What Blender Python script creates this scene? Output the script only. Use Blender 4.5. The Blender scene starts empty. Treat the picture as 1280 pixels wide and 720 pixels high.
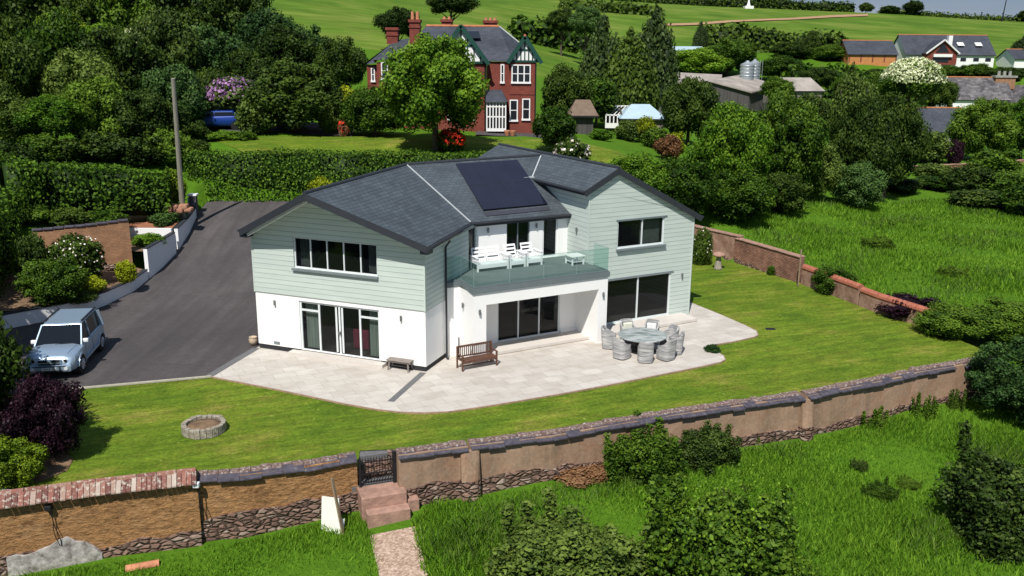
import bpy, math, random
import numpy as np
from mathutils import Vector, Matrix
R = math.radians
V = Vector
scene = bpy.context.scene
C = scene.collection
random.seed(7)

# ------------------------------------------------------------------ camera and survey
CAM_F, CAM_P, CAM_R, CAM_H = 1121.1, 0.25792, 0.0095, 12.824      # focal (px of 1280), pitch, roll, height above the patio
_fw = V((0, math.cos(CAM_P), -math.sin(CAM_P)))
_r0 = V((1, 0, 0)); _u0 = _r0.cross(_fw)
_rt = math.cos(CAM_R)*_r0 + math.sin(CAM_R)*_u0
_up = -math.sin(CAM_R)*_r0 + math.cos(CAM_R)*_u0
EYE = V((0, 0, CAM_H))
cd = bpy.data.cameras.new('camera'); cam = bpy.data.objects.new('camera', cd); C.objects.link(cam)
cam.matrix_world = Matrix((( _rt.x, _up.x, -_fw.x, 0), (_rt.y, _up.y, -_fw.y, 0), (_rt.z, _up.z, -_fw.z, CAM_H), (0, 0, 0, 1)))
cd.sensor_width = 36; cd.lens = CAM_F/1280*36; cd.clip_start = .5; cd.clip_end = 4000
scene.camera = cam
def sight(px, py): return _fw*CAM_F + _rt*(px-640) - _up*(py-360)
def lev(px, py, z=0.):                      # surveyed point: where the line of sight meets level z
    d = sight(px, py); return EYE + d*((z-CAM_H)/d.z)
def at(px, py, Y):                          # surveyed point at distance Y
    d = sight(px, py); return EYE + d*(Y/d.y)

# ------------------------------------------------------------------ world and light
SUN_AZ, SUN_EL = R(-165), R(53)
w = bpy.data.worlds.new('World'); scene.world = w; w.use_nodes = True
nt = w.node_tree; nt.nodes.clear()
out = nt.nodes.new('ShaderNodeOutputWorld'); bg = nt.nodes.new('ShaderNodeBackground')
sky = nt.nodes.new('ShaderNodeTexSky'); sky.sky_type = 'NISHITA'; sky.sun_disc = False
sky.sun_elevation = SUN_EL; sky.sun_rotation = SUN_AZ % (2*math.pi); sky.air_density = 1.0; sky.dust_density = .6
tc = nt.nodes.new('ShaderNodeTexCoord'); mp = nt.nodes.new('ShaderNodeMapping'); mp.inputs['Scale'].default_value = (1, 1, 6)
cn = nt.nodes.new('ShaderNodeTexNoise'); cn.inputs['Scale'].default_value = 3.2; cn.inputs['Detail'].default_value = 7
cr = nt.nodes.new('ShaderNodeValToRGB'); cr.color_ramp.elements[0].position = .44; cr.color_ramp.elements[1].position = .68
cr.color_ramp.elements[1].color = (.75, .75, .75, 1)
mx = nt.nodes.new('ShaderNodeMix'); mx.data_type = 'RGBA'; mx.inputs[7].default_value = (6.2, 7.0, 8.4, 1)
nt.links.new(tc.outputs['Generated'], mp.inputs[0]); nt.links.new(mp.outputs[0], cn.inputs[0]); nt.links.new(cn.outputs[0], cr.inputs[0])
nt.links.new(cr.outputs[0], mx.inputs[0]); 
m2 = nt.nodes.new('ShaderNodeMix'); m2.data_type = 'RGBA'; m2.inputs[0].default_value = .62; m2.inputs[7].default_value = (2.3, 3.9, 6.9, 1)
nt.links.new(sky.outputs[0], m2.inputs[6]); nt.links.new(m2.outputs[2], mx.inputs[6]); nt.links.new(mx.outputs[2], bg.inputs[0])
bg.inputs[1].default_value = .060; nt.links.new(bg.outputs[0], out.inputs[0])
sd = bpy.data.lights.new('sun', 'SUN'); sd.energy = 5.5; sd.angle = R(.55); sd.color = (1, .955, .88)
so = bpy.data.objects.new('sun', sd); C.objects.link(so)
SDIR = V((math.sin(SUN_AZ)*math.cos(SUN_EL), math.cos(SUN_AZ)*math.cos(SUN_EL), math.sin(SUN_EL)))
so.rotation_euler = SDIR.to_track_quat('Z', 'Y').to_euler(); so.location = (-20, -20, 40)
scene.view_settings.view_transform = 'Standard'; scene.view_settings.look = 'None'
scene.cycles.max_bounces = 6; scene.cycles.transparent_max_bounces = 12; scene.cycles.use_denoising = True

# ------------------------------------------------------------------ materials
class NT:
    def __init__(s, name):
        s.m = bpy.data.materials.new(name); s.m.use_nodes = True; s.n = s.m.node_tree.nodes; s.l = s.m.node_tree.links
        s.b = s.n['Principled BSDF']; s.o = s.n['Material Output']
    def new(s, t, **k):
        n = s.n.new(t)
        for a, v in k.items():
            if a.startswith('_'): n.inputs[int(a[1:])].default_value = v
            else: setattr(n, a, v)
        return n
    def noise(s, scale, detail=5, rough=.6, vec=None, stretch=None):
        if vec is None: vec = s.new('ShaderNodeNewGeometry').outputs['Position']
        if stretch:
            m = s.new('ShaderNodeMapping'); m.inputs['Scale'].default_value = stretch; s.l.new(vec, m.inputs[0]); vec = m.outputs[0]
        n = s.new('ShaderNodeTexNoise'); n.inputs['Scale'].default_value = scale; n.inputs['Detail'].default_value = detail
        n.inputs['Roughness'].default_value = rough; s.l.new(vec, n.inputs['Vector']); return n.outputs[0]
    def ramp(s, fac, stops):
        r = s.new('ShaderNodeValToRGB'); e = r.color_ramp.elements
        while len(e) < len(stops): e.new(.5)
        for i, (p, c) in enumerate(stops): e[i].position = p; e[i].color = (*c, 1) if len(c) == 3 else c
        s.l.new(fac, r.inputs[0]); return r.outputs[0]
    def mix(s, fac, a, b, mode='MIX'):
        m = s.new('ShaderNodeMix', data_type='RGBA', blend_type=mode)
        for v, i in ((fac, 0), (a, 6), (b, 7)):
            if hasattr(v, 'is_linked'): s.l.new(v, m.inputs[i])
            else: m.inputs[i].default_value = v if i == 0 else (*v, 1)
        return m.outputs[2]
    def math(s, op, a, b=None, clamp=False):
        m = s.new('ShaderNodeMath', operation=op); m.use_clamp = clamp
        for i, v in enumerate((a, b)):
            if v is None: continue
            if hasattr(v, 'is_linked'): s.l.new(v, m.inputs[i])
            else: m.inputs[i].default_value = v
        return m.outputs[0]
    def bump(s, h, strength=.3, dist=.02):
        b = s.new('ShaderNodeBump'); b.inputs['Strength'].default_value = strength; b.inputs['Distance'].default_value = dist
        s.l.new(h, b.inputs['Height']); s.l.new(b.outputs[0], s.b.inputs['Normal'])
    def col(s, c):
        if hasattr(c, 'is_linked'): s.l.new(c, s.b.inputs['Base Color'])
        else: s.b.inputs['Base Color'].default_value = (*c, 1)
        return s
    def set(s, rough=.8, metal=0, spec=.5):
        s.b.inputs['Roughness'].default_value = rough; s.b.inputs['Metallic'].default_value = metal
        s.b.inputs['Specular IOR Level'].default_value = spec; return s.m
def mscale(c, k): return tuple(min(1, x*k) for x in c)
def M(name, c, var=.2, scale=3, rough=.8, metal=0, bump=0, bscale=30, spec=.4, c2=None, stretch=None, grime=0):
    t = NT(name)
    k = t.ramp(t.noise(scale, 6, .62, stretch=stretch), [(.3, mscale(c, 1-var)), (.7, c2 or mscale(c, 1+var))])
    if grime: k = t.mix(t.ramp(t.noise(.6, 4), [(.4, (0,)*3), (.75, (grime,)*3)]), k, mscale(c, .45))
    t.col(k)
    if bump: t.bump(t.noise(bscale, 4), bump, .03)
    return t.set(rough, metal, spec)
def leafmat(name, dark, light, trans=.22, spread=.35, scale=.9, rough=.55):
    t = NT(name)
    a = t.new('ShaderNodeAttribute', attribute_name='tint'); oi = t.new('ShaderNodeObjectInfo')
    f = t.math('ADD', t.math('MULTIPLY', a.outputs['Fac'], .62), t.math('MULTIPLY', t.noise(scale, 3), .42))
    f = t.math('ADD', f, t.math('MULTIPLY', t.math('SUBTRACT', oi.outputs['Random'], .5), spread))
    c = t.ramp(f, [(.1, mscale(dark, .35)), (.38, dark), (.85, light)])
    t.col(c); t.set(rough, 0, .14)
    tr = t.new('ShaderNodeBsdfTranslucent'); t.l.new(c, tr.inputs[0])
    ms = t.new('ShaderNodeMixShader'); ms.inputs[0].default_value = trans
    t.l.new(t.b.outputs[0], ms.inputs[1]); t.l.new(tr.outputs[0], ms.inputs[2]); t.l.new(ms.outputs[0], t.o.inputs[0])
    return t.m
def brickmat(name, c1, c2, mortar, w, h, msize=.012, var=.35, rough=.85, bump=.3, offset=.5, nscale=1.5, tintc=None, spec=.3):
    t = NT(name)
    uv = t.new('ShaderNodeTexCoord').outputs['UV']
    b = t.new('ShaderNodeTexBrick', offset=offset); t.l.new(uv, b.inputs[0])
    b.inputs['Scale'].default_value = 1; b.inputs['Brick Width'].default_value = w; b.inputs['Row Height'].default_value = h
    b.inputs['Mortar Size'].default_value = msize; b.inputs['Mortar Smooth'].default_value = .2; b.inputs['Bias'].default_value = 0
    b.inputs['Color1'].default_value = (*c1, 1); b.inputs['Color2'].default_value = (*c2, 1); b.inputs['Mortar'].default_value = (*mortar, 1)
    n = t.ramp(t.noise(nscale, 5), [(.3, (1-var,)*3), (.7, (1+var,)*3)])
    t.col(t.mix(1., b.outputs[0], n, 'MULTIPLY'))
    if bump: t.bump(t.math('MULTIPLY', b.outputs[1], -1), bump, .02)
    return t.set(rough, 0, spec)
MT = {}
def mk():
    m = MT
    m['render'] = M('white_render', (.85, .85, .84), .02, 1.2, .9, bump=.06, bscale=60)
    t = NT('sage_weatherboard'); g = t.new('ShaderNodeNewGeometry'); sx = t.new('ShaderNodeSeparateXYZ'); t.l.new(g.outputs['Position'], sx.inputs[0])
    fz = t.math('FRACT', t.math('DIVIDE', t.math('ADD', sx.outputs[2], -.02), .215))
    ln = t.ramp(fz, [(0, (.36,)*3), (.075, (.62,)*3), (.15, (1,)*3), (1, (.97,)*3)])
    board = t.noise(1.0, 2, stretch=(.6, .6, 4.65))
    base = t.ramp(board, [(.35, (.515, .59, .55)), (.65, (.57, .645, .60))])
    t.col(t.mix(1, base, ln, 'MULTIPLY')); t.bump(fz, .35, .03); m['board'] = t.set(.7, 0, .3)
    m['corner'] = M('sage_corner_trim', (.52, .60, .55), .03, 2, .6)
    m['slate'] = brickmat('blue_grey_slates', (.054, .067, .080), (.074, .090, .104), (.025, .033, .040), .34, .21, .012, .17, .62, .35, nscale=.8, spec=.35)
    m['flash'] = M('pale_lead_flashing', (.40, .43, .45), .1, 4, .5)
    m['char'] = M('charcoal_fascia', (.030, .034, .042), .12, 4, .5)
    m['soffit'] = M('white_soffit', (.72, .73, .72), .05, 3, .6)
    m['pv'] = M('black_solar_glass', (.012, .012, .026), .15, .8, .12, spec=.6)
    m['pvf'] = M('dark_module_frame', (.10, .10, .12), .1, 5, .4, .6)
    m['alu'] = M('pale_grey_frame', (.66, .70, .71), .05, 4, .45)
    m['alud'] = M('grey_frame', (.17, .20, .215), .05, 4, .45)
    t = NT('dark_window_glass'); t.col((.012, .015, .018)); t.set(.03, 0, .8)
    tr = t.new('ShaderNodeBsdfTransparent'); tr.inputs[0].default_value = (.55, .6, .6, 1)
    ms = t.new('ShaderNodeMixShader'); ms.inputs[0].default_value = .66
    t.l.new(t.b.outputs[0], ms.inputs[1]); t.l.new(tr.outputs[0], ms.inputs[2]); t.l.new(ms.outputs[0], t.o.inputs[0]); m['glass'] = t.m
    t = NT('far_window_glass'); t.col((.015, .018, .022)); m['fglass'] = t.set(.08, 0, .6)
    t = NT('clear_green_glass'); t.col((.10, .22, .20)); t.set(.02, 0, .5)
    tr = t.new('ShaderNodeBsdfTransparent'); tr.inputs[0].default_value = (.90, .965, .945, 1)
    ms = t.new('ShaderNodeMixShader'); ms.inputs[0].default_value = .93
    t.l.new(t.b.outputs[0], ms.inputs[1]); t.l.new(tr.outputs[0], ms.inputs[2]); t.l.new(ms.outputs[0], t.o.inputs[0]); m['bal'] = t.m
    m['baledge'] = M('green_glass_edge', (.20, .34, .31), .1, 4, .2)
    m['deck'] = brickmat('grey_deck', (.115, .135, .135), (.135, .155, .155), (.07, .08, .08), 3., .15, .008, .12, .7, .1)
    m['slab'] = M('grey_slab_trim', (.14, .17, .18), .06, 3, .6)
    m['plinth'] = M('black_plinth', (.022, .022, .025), .2, 6, .8)
    m['curtain'] = M('pale_curtain', (.62, .68, .60), .35, 5, .95, stretch=(3, 3, .1))
    m['red'] = M('dark_red_cloth', (.35, .02, .07), .2, 4, .9)
    m['blind'] = M('grey_blind', (.24, .26, .25), .2, 4, .9)
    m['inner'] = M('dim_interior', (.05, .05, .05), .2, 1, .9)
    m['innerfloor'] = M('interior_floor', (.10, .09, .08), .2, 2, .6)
    m['lamp'] = M('steel_wall_lamp', (.22, .23, .24), .2, 10, .35, .6)
    t = NT('pale_stone_paving'); uv = t.new('ShaderNodeTexCoord').outputs['UV']
    mp_ = t.new('ShaderNodeMapping'); mp_.inputs['Rotation'].default_value = (0, 0, -.505); t.l.new(uv, mp_.inputs[0])
    b = t.new('ShaderNodeTexBrick', offset=.37); t.l.new(mp_.outputs[0], b.inputs[0]); b.inputs['Scale'].default_value = 1
    b.inputs['Brick Width'].default_value = .9; b.inputs['Row Height'].default_value = .6; b.inputs['Mortar Size'].default_value = .008
    b.inputs['Color1'].default_value = (.46, .425, .385, 1); b.inputs['Color2'].default_value = (.545, .515, .475, 1); b.inputs['Mortar'].default_value = (.31, .28, .25, 1)
    st = t.ramp(t.noise(1.2, 6, stretch=(1, 1.6, 1)), [(.3, (.86, .83, .80)), (.55, (1, 1, 1)), (.75, (1.08, 1.05, 1.05))])
    t.col(t.mix(1, b.outputs[0], st, 'MULTIPLY')); t.bump(t.noise(12, 4), .15, .01); m['pave'] = t.set(.75, 0, .3)
    m['step'] = M('pale_stone_step', (.56, .52, .48), .06, 3, .8)
    m['sett'] = M('grey_setts', (.13, .13, .135), .2, 9, .85, bump=.3)
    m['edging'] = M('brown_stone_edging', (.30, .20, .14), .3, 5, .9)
    m['kerb'] = M('pale_kerb', (.38, .36, .29), .15, 6, .9)
    t = NT('worn_tarmac'); big = t.noise(.22, 5, .6, stretch=(1, .5, 1)); fine = t.noise(45, 2)
    c = t.ramp(big, [(.3, (.052, .046, .048)), (.5, (.078, .068, .070)), (.66, (.118, .104, .102))]); c = t.mix(1, c, t.ramp(t.noise(.8, 4, .6, stretch=(2.2, .12, 1)), [(.38, (.82,)*3), (.6, (1.12,)*3)]), 'MULTIPLY'); c = t.mix(1, c, t.ramp(t.noise(3, 6, .8), [(.35, (.8,)*3), (.65, (1.15,)*3)]), 'MULTIPLY')
    c = t.mix(.35, c, t.ramp(fine, [(.3, (.03,)*3), (.75, (.10, .092, .095))])); t.col(c); t.bump(fine, .25, .01); m['tarmac'] = t.set(.85, 0, .3)
    t = NT('mown_lawn'); pos = t.new('ShaderNodeNewGeometry').outputs['Position']
    rt_ = t.new('ShaderNodeMapping'); rt_.inputs['Rotation'].default_value = (0, 0, R(-22)); t.l.new(pos, rt_.inputs[0]); rv = rt_.outputs[0]
    a = t.noise(.28, 6, .72, vec=rv, stretch=(1, 1.7, 1)); f = t.noise(10, 5, .8); g2 = t.noise(1.7, 6, .75, vec=rv, stretch=(.35, 1.6, 1)); mow = t.noise(1., 3, .5, vec=rv, stretch=(.06, 1.9, 1))
    c = t.ramp(a, [(.33, (.070, .135, .010)), (.45, (.098, .165, .012)), (.55, (.125, .178, .016)), (.66, (.190, .200, .035))])
    for q_, lo, hi in ((g2, .72, 1.26), (f, .62, 1.36), (mow, .90, 1.09)): c = t.mix(1., c, t.ramp(q_, [(.36, (lo, lo, lo)), (.64, (hi, hi*.98, hi))]), 'MULTIPLY')
    wd_ = t.noise(5, 2, .5); c = t.mix(t.ramp(wd_, [(.70, (0,)*3), (.76, (.7,)*3)]), c, (.28, .32, .08))
    t.col(c); t.bump(f, .6, .05); m['lawn'] = t.set(.9, 0, .12)
    t = NT('rough_grassland'); a = t.noise(.09, 6); f = t.noise(2.2, 6, .7); g2 = t.noise(11, 4, .7)
    c = t.ramp(a, [(.3, (.050, .135, .006)), (.5, (.080, .200, .009)), (.72, (.130, .235, .016))])
    c = t.mix(.5, c, t.ramp(f, [(.3, (.024, .070, .003)), (.7, (.105, .215, .014))])); c = t.mix(.3, c, t.ramp(g2, [(.3, (.02, .06, .003)), (.7, (.12, .22, .02))]))
    t.col(c); t.bump(f, .8, .2); m['ground'] = t.set(.95, 0, .1)
    t = NT('farm_field'); f = t.noise(.05, 5); g2 = t.noise(.35, 5, .7, stretch=(.25, 1.5, 1))
    c = t.ramp(f, [(.34, (.062, .125, .014)), (.5, (.090, .160, .018)), (.64, (.140, .190, .034))])
    c = t.mix(1., c, t.ramp(g2, [(.36, (.8,)*3), (.64, (1.2,)*3)]), 'MULTIPLY'); t.col(c); m['field'] = t.set(.95, 0, .05)
    m['earth'] = M('garden_earth', (.16, .095, .055), .4, 2.5, .95, bump=.5, bscale=8, c2=(.26, .17, .10))
    m['redearth'] = M('red_earth', (.26, .11, .06), .3, 2, .95, bump=.5, bscale=6)
    m['track'] = M('red_sandy_track', (.36, .22, .12), .2, .6, .95)
    t = NT('gravel_path'); vo = t.new('ShaderNodeTexVoronoi'); vo.inputs['Scale'].default_value = 16; t.l.new(t.new('ShaderNodeNewGeometry').outputs['Position'], vo.inputs[0])
    sp = t.new('ShaderNodeSeparateColor'); t.l.new(vo.outputs['Color'], sp.inputs[0])
    c = t.ramp(sp.outputs[0], [(0, (.20, .12, .08)), (.5, (.42, .29, .22)), (1, (.62, .48, .40))]); t.col(t.mix(.4, c, t.ramp(t.noise(1.5, 5), [(.3, (.2, .13, .08)), (.7, (.5, .37, .28))])))
    t.bump(vo.outputs[0], .6, .02); m['gravel'] = t.set(.95)
    # cob and stone walls
    t = NT('rough_cob'); n1 = t.noise(1.1, 6, .65); n2 = t.noise(7, 6, .7, stretch=(1, 1, 1.6)); n3 = t.noise(22, 3)
    n4 = t.noise(3., 5, .75, stretch=(1, 1, 2.4)); c = t.ramp(n1, [(.25, (.20, .10, .045)), (.5, (.37, .19, .075)), (.75, (.42, .25, .125))]); c = t.mix(.45, c, t.ramp(n2, [(.32, (.12, .065, .03)), (.6, (.44, .27, .14))])); t.col(c)
    c_ = t.b.inputs['Base Color'].links[0].from_socket; t.col(t.mix(1, c_, t.ramp(n4, [(.36, (.62, .56, .52)), (.44, (1, 1, 1)), (.64, (1.28, 1.22, 1.15))]), 'MULTIPLY')); t.bump(t.math('ADD', n4, t.math('MULTIPLY', n2, .6)), 1., .14); m['cob'] = t.set(.95, 0, .1)
    t = NT('smooth_earth_render'); n1 = t.noise(.9, 6, .6, stretch=(1, 1, .5)); n2 = t.noise(9, 4)
    c = t.ramp(n1, [(.3, (.27, .175, .12)), (.6, (.38, .255, .175)), (.8, (.32, .24, .175))]); c = t.mix(t.ramp(t.noise(1.6, 4, .6, stretch=(1, 1, .12)), [(.5, (0,)*3), (.72, (.75,)*3)]), c, (.15, .115, .075)); c = t.mix(t.ramp(t.noise(2.3, 6, .75), [(.54, (0,)*3), (.60, (.65,)*3)]), c, (.30, .235, .18)); c = t.mix(t.ramp(t.noise(.7, 6, .7), [(.52, (0,)*3), (.66, (.6,)*3)]), c, (.27, .13, .075)); c = t.mix(.3, c, t.ramp(n2, [(.3, (.12, .07, .045)), (.7, (.42, .29, .2))])); t.col(c)
    t.bump(n2, .25, .02); m['erender'] = t.set(.9, 0, .15)
    t = NT('rubble_stone'); vo = t.new('ShaderNodeTexVoronoi', feature='DISTANCE_TO_EDGE'); vc = t.new('ShaderNodeTexVoronoi')
    g = t.new('ShaderNodeNewGeometry').outputs['Position']; mp2 = t.new('ShaderNodeMapping'); mp2.inputs['Scale'].default_value = (3.3, 3.3, 6.4); t.l.new(g, mp2.inputs[0])
    for q in (vo, vc): q.inputs['Scale'].default_value = 1.15; t.l.new(mp2.outputs[0], q.inputs['Vector'])
    sp = t.new('ShaderNodeSeparateColor'); t.l.new(vc.outputs['Color'], sp.inputs[0])
    c = t.ramp(sp.outputs[0], [(0, (.10, .055, .045)), (.4, (.19, .105, .08)), (.75, (.27, .17, .13)), (1, (.40, .32, .27))]); c = t.mix(.35, c, t.ramp(t.noise(14, 5), [(.3, (.08, .05, .04)), (.7, (.38, .28, .22))]))
    e = t.ramp(vo.outputs[0], [(.0, (.28,)*3), (.10, (1,)*3)]); t.col(t.mix(1, c, e, 'MULTIPLY')); t.bump(t.ramp(vo.outputs[0], [(0, (0,)*3), (.25, (1,)*3)]), 1., .08); m['rubble'] = t.set(.9, 0, .2)
    t = NT('lichened_clay_tile'); a = t.new('ShaderNodeAttribute', attribute_name='tint'); n1 = t.noise(9, 5, .7)
    c = t.ramp(a.outputs['Fac'], [(0, (.13, .06, .05)), (.45, (.26, .115, .09)), (.7, (.28, .17, .13)), (1, (.42, .35, .30))])
    c = t.mix(t.ramp(n1, [(.52, (0,)*3), (.62, (.8,)*3)]), c, (.48, .45, .38)); t.col(c); t.bump(n1, .5, .02); m['tile'] = t.set(.9, 0, .15)
    m['rtile'] = M('red_ridge_tile', (.36, .12, .075), .25, 6, .85, bump=.3)
    t = NT('weathered_slate_coping'); n1 = t.noise(5, 6, .7); c = t.ramp(n1, [(.3, (.035, .032, .045)), (.6, (.085, .078, .10)), (.75, (.2, .19, .2))]); t.col(c); t.bump(n1, .4, .03); m['cslate'] = t.set(.7, 0, .3)
    t = NT('mortared_coping'); n1 = t.noise(10, 6, .75); c = t.ramp(n1, [(.3, (.07, .045, .04)), (.48, (.17, .11, .095)), (.57, (.26, .21, .19)), (.66, (.58, .56, .52))]); t.col(c); t.bump(n1, .8, .05); m['mortar'] = t.set(.95, 0, .1)
    m['sand'] = M('red_sandstone', (.36, .215, .165), .3, 4, .95, bump=.7, bscale=9, grime=.5)
    m['paleboard'] = M('off_white_board', (.66, .68, .60), .06, 2, .8)
    m['wood'] = M('weathered_wood', (.26, .19, .12), .3, 4, .85, stretch=(1, 1, .3))
    m['teak'] = M('brown_bench_timber', (.115, .055, .035), .3, 8, .6)
    m['greywood'] = M('grey_brown_timber', (.22, .19, .17), .25, 8, .8)
    m['pole'] = M('telegraph_pole_timber', (.24, .23, .18), .2, 3, .9, stretch=(4, 4, .4))
    m['iron'] = M('black_iron', (.012, .012, .014), .2, 8, .5)
    m['dgrey'] = M('dark_grey_render', (.085, .085, .10), .08, 4, .85)
    m['bluewhite'] = M('pale_painted_render', (.80, .81, .83), .03, 1, .85)
    m['concrete'] = M('grey_concrete', (.27, .27, .25), .25, 2, .9, bump=.3, bscale=10)
    m['lime'] = M('flaking_lime_render', (.25, .22, .20), .5, 5, .95, bump=1., bscale=5, c2=(.52, .49, .46))
    t = NT('woven_rattan'); n1 = t.noise(3.2, 3, .6, stretch=(.4, .4, 5.)); c = t.ramp(n1, [(.34, (.20, .20, .205)), (.5, (.34, .34, .345)), (.64, (.50, .495, .48))]); t.col(c); t.bump(t.noise(70, 2), .3, .01); m['rattan'] = t.set(.75, 0, .25)
    t = NT('striped_table_top'); n1 = t.noise(2.2, 4, .6, stretch=(1, 4.5, 1)); c = t.ramp(n1, [(.35, (.14, .18, .18)), (.5, (.30, .34, .34)), (.65, (.48, .50, .50))]); t.col(c); m['tabletop'] = t.set(.25, 0, .5)
    m['cream'] = M('cream_cushion', (.66, .66, .56), .05, 4, .95)
    m['white'] = M('white_paint', (.78, .79, .80), .03, 4, .5)
    m['terracotta'] = M('terracotta', (.48, .20, .11), .2, 4, .85)
    m['pot'] = M('pale_clay_pot', (.48, .38, .27), .15, 5, .9)
    m['ringstone'] = M('pale_ring_stone', (.22, .19, .15), .4, 9, .95, bump=.8, bscale=14, c2=(.42, .38, .31))
    m['brick'] = brickmat('deep_red_brick', (.17, .030, .022), (.225, .046, .030), (.14, .065, .05), .225, .075, .01, .2, .85, .1)
    m['oldbrick'] = brickmat('warm_old_brick', (.30, .15, .075), (.38, .20, .105), (.26, .16, .10), .24, .085, .014, .25, .9, .5)
    m['rrender'] = M('rough_pink_brown_render', (.27, .135, .095), .35, 1.8, .95, bump=.7, bscale=7, c2=(.40, .25, .19))
    m['obrick'] = brickmat('patched_brown_brick', (.22, .095, .065), (.34, .17, .12), (.15, .09, .07), .26, .095, .02, .35, .9, .6)
    m['fslate'] = brickmat('dark_far_slates', (.040, .047, .062), (.056, .064, .082), (.028, .032, .045), .4, .25, .01, .25, .7, 0, nscale=.5)
    m['cslates'] = brickmat('mottled_cottage_slates', (.075, .07, .08), (.16, .15, .15), (.05, .05, .06), .6, .4, .02, .5, .85, 0, nscale=.7)
    m['green'] = M('dark_green_bargeboard', (.008, .055, .04), .1, 4, .5)
    m['ridge'] = M('orange_ridge_tiles', (.42, .16, .07), .25, 3, .85)
    m['pane_w'] = M('white_sash', (.80, .80, .80), .02, 3, .5)
    m['tin'] = M('weathered_sheet_roof', (.27, .24, .21), .25, .5, .8, c2=(.40, .36, .32), stretch=(1, 1, 1))
    m['bluetin'] = M('pale_blue_roof', (.38, .50, .58), .06, 1, .6)
    m['bark_d'] = M('dark_timber_cladding', (.07, .065, .065), .4, 1.2, .9, stretch=(4, 4, .1))
    m['thatch'] = M('brown_felt_roof', (.16, .115, .085), .2, 2, .95)
    m['silo'] = M('galvanised_steel', (.40, .44, .47), .1, 1, .4, .5)
    m['owood'] = M('orange_larch', (.48, .20, .07), .15, 2, .8)
    m['bark'] = M('tree_bark', (.09, .07, .05), .35, 3, .95, bump=.6, bscale=6)
    m['rock'] = M('red_rock', (.34, .17, .11), .3, 4, .95, bump=.6, bscale=5)
    m['L_dark'] = leafmat('dark_foliage', (.020, .044, .006), (.100, .160, .020), .22)
    m['L_mid'] = leafmat('mid_foliage', (.027, .070, .005), (.150, .250, .024), .26)
    m['L_bright'] = leafmat('bright_foliage', (.045, .120, .006), (.220, .370, .030), .3)
    m['L_olive'] = leafmat('olive_foliage', (.032, .064, .010), (.170, .240, .042), .2)
    m['L_blue'] = leafmat('blue_green_foliage', (.018, .052, .012), (.105, .190, .042), .15)
    m['L_conif'] = leafmat('conifer_foliage', (.014, .030, .008), (.070, .110, .026), .08)
    m['L_hedge'] = leafmat('hedge_foliage', (.022, .060, .005), (.130, .240, .020), .25, .1)
    m['L_yel'] = leafmat('yellow_foliage', (.13, .17, .005), (.46, .52, .02), .2)
    m['L_lime'] = leafmat('lime_foliage', (.060, .115, .006), (.26, .36, .02), .2, .1)
    m['L_purp'] = leafmat('purple_foliage', (.010, .004, .008), (.045, .014, .028), .1, .1)
    m['F_white'] = leafmat('white_blossom', (.30, .36, .14), (.80, .82, .58), .1, .1)
    m['F_pink'] = leafmat('mauve_blossom', (.13, .06, .15), (.42, .24, .44), .1, .1)
    m['F_red'] = leafmat('red_blossom', (.38, .02, .008), (.80, .05, .02), .1, .1)
    m['F_rose'] = leafmat('pale_rose_blossom', (.65, .58, .50), (.85, .80, .76), .1, .1)
    m['L_grass'] = leafmat('grass_blades', (.085, .210, .012), (.300, .500, .045), .40, 0, .22); m['L_weed'] = leafmat('weed_stems', (.040, .095, .012), (.19, .28, .060), .25, 0, .3)
    m['L_dry'] = leafmat('dry_brown_stems', (.15, .07, .03), (.30, .17, .09), .1)
    m['carpaint'] = M('silver_blue_paint', (.36, .47, .60), .02, 1, .28, .55, spec=.6)
    m['carblue'] = M('bright_blue_paint', (.01, .045, .27), .05, 1, .3, .2, spec=.6)
    m['cardark'] = M('dark_car_paint', (.02, .022, .03), .05, 1, .3, .3)
    m['carglass'] = M('car_glass', (.006, .009, .014), .1, 1, .05, spec=.45)
    m['tyre'] = M('black_tyre', (.012, .012, .012), .1, 6, .9)
    m['rim'] = M('alloy_rim', (.42, .43, .45), .1, 6, .35, .7)
    m['trim'] = M('black_plastic', (.015, .016, .018), .1, 6, .6)
    m['lens'] = M('headlamp_lens', (.62, .66, .70), .25, 30, .1, spec=.8)
    m['chrome'] = M('chrome', (.75, .77, .8), .05, 5, .15, .9)
    m['plate'] = M('number_plate_white', (.72, .74, .72), .05, 5, .5)
mk()
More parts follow.
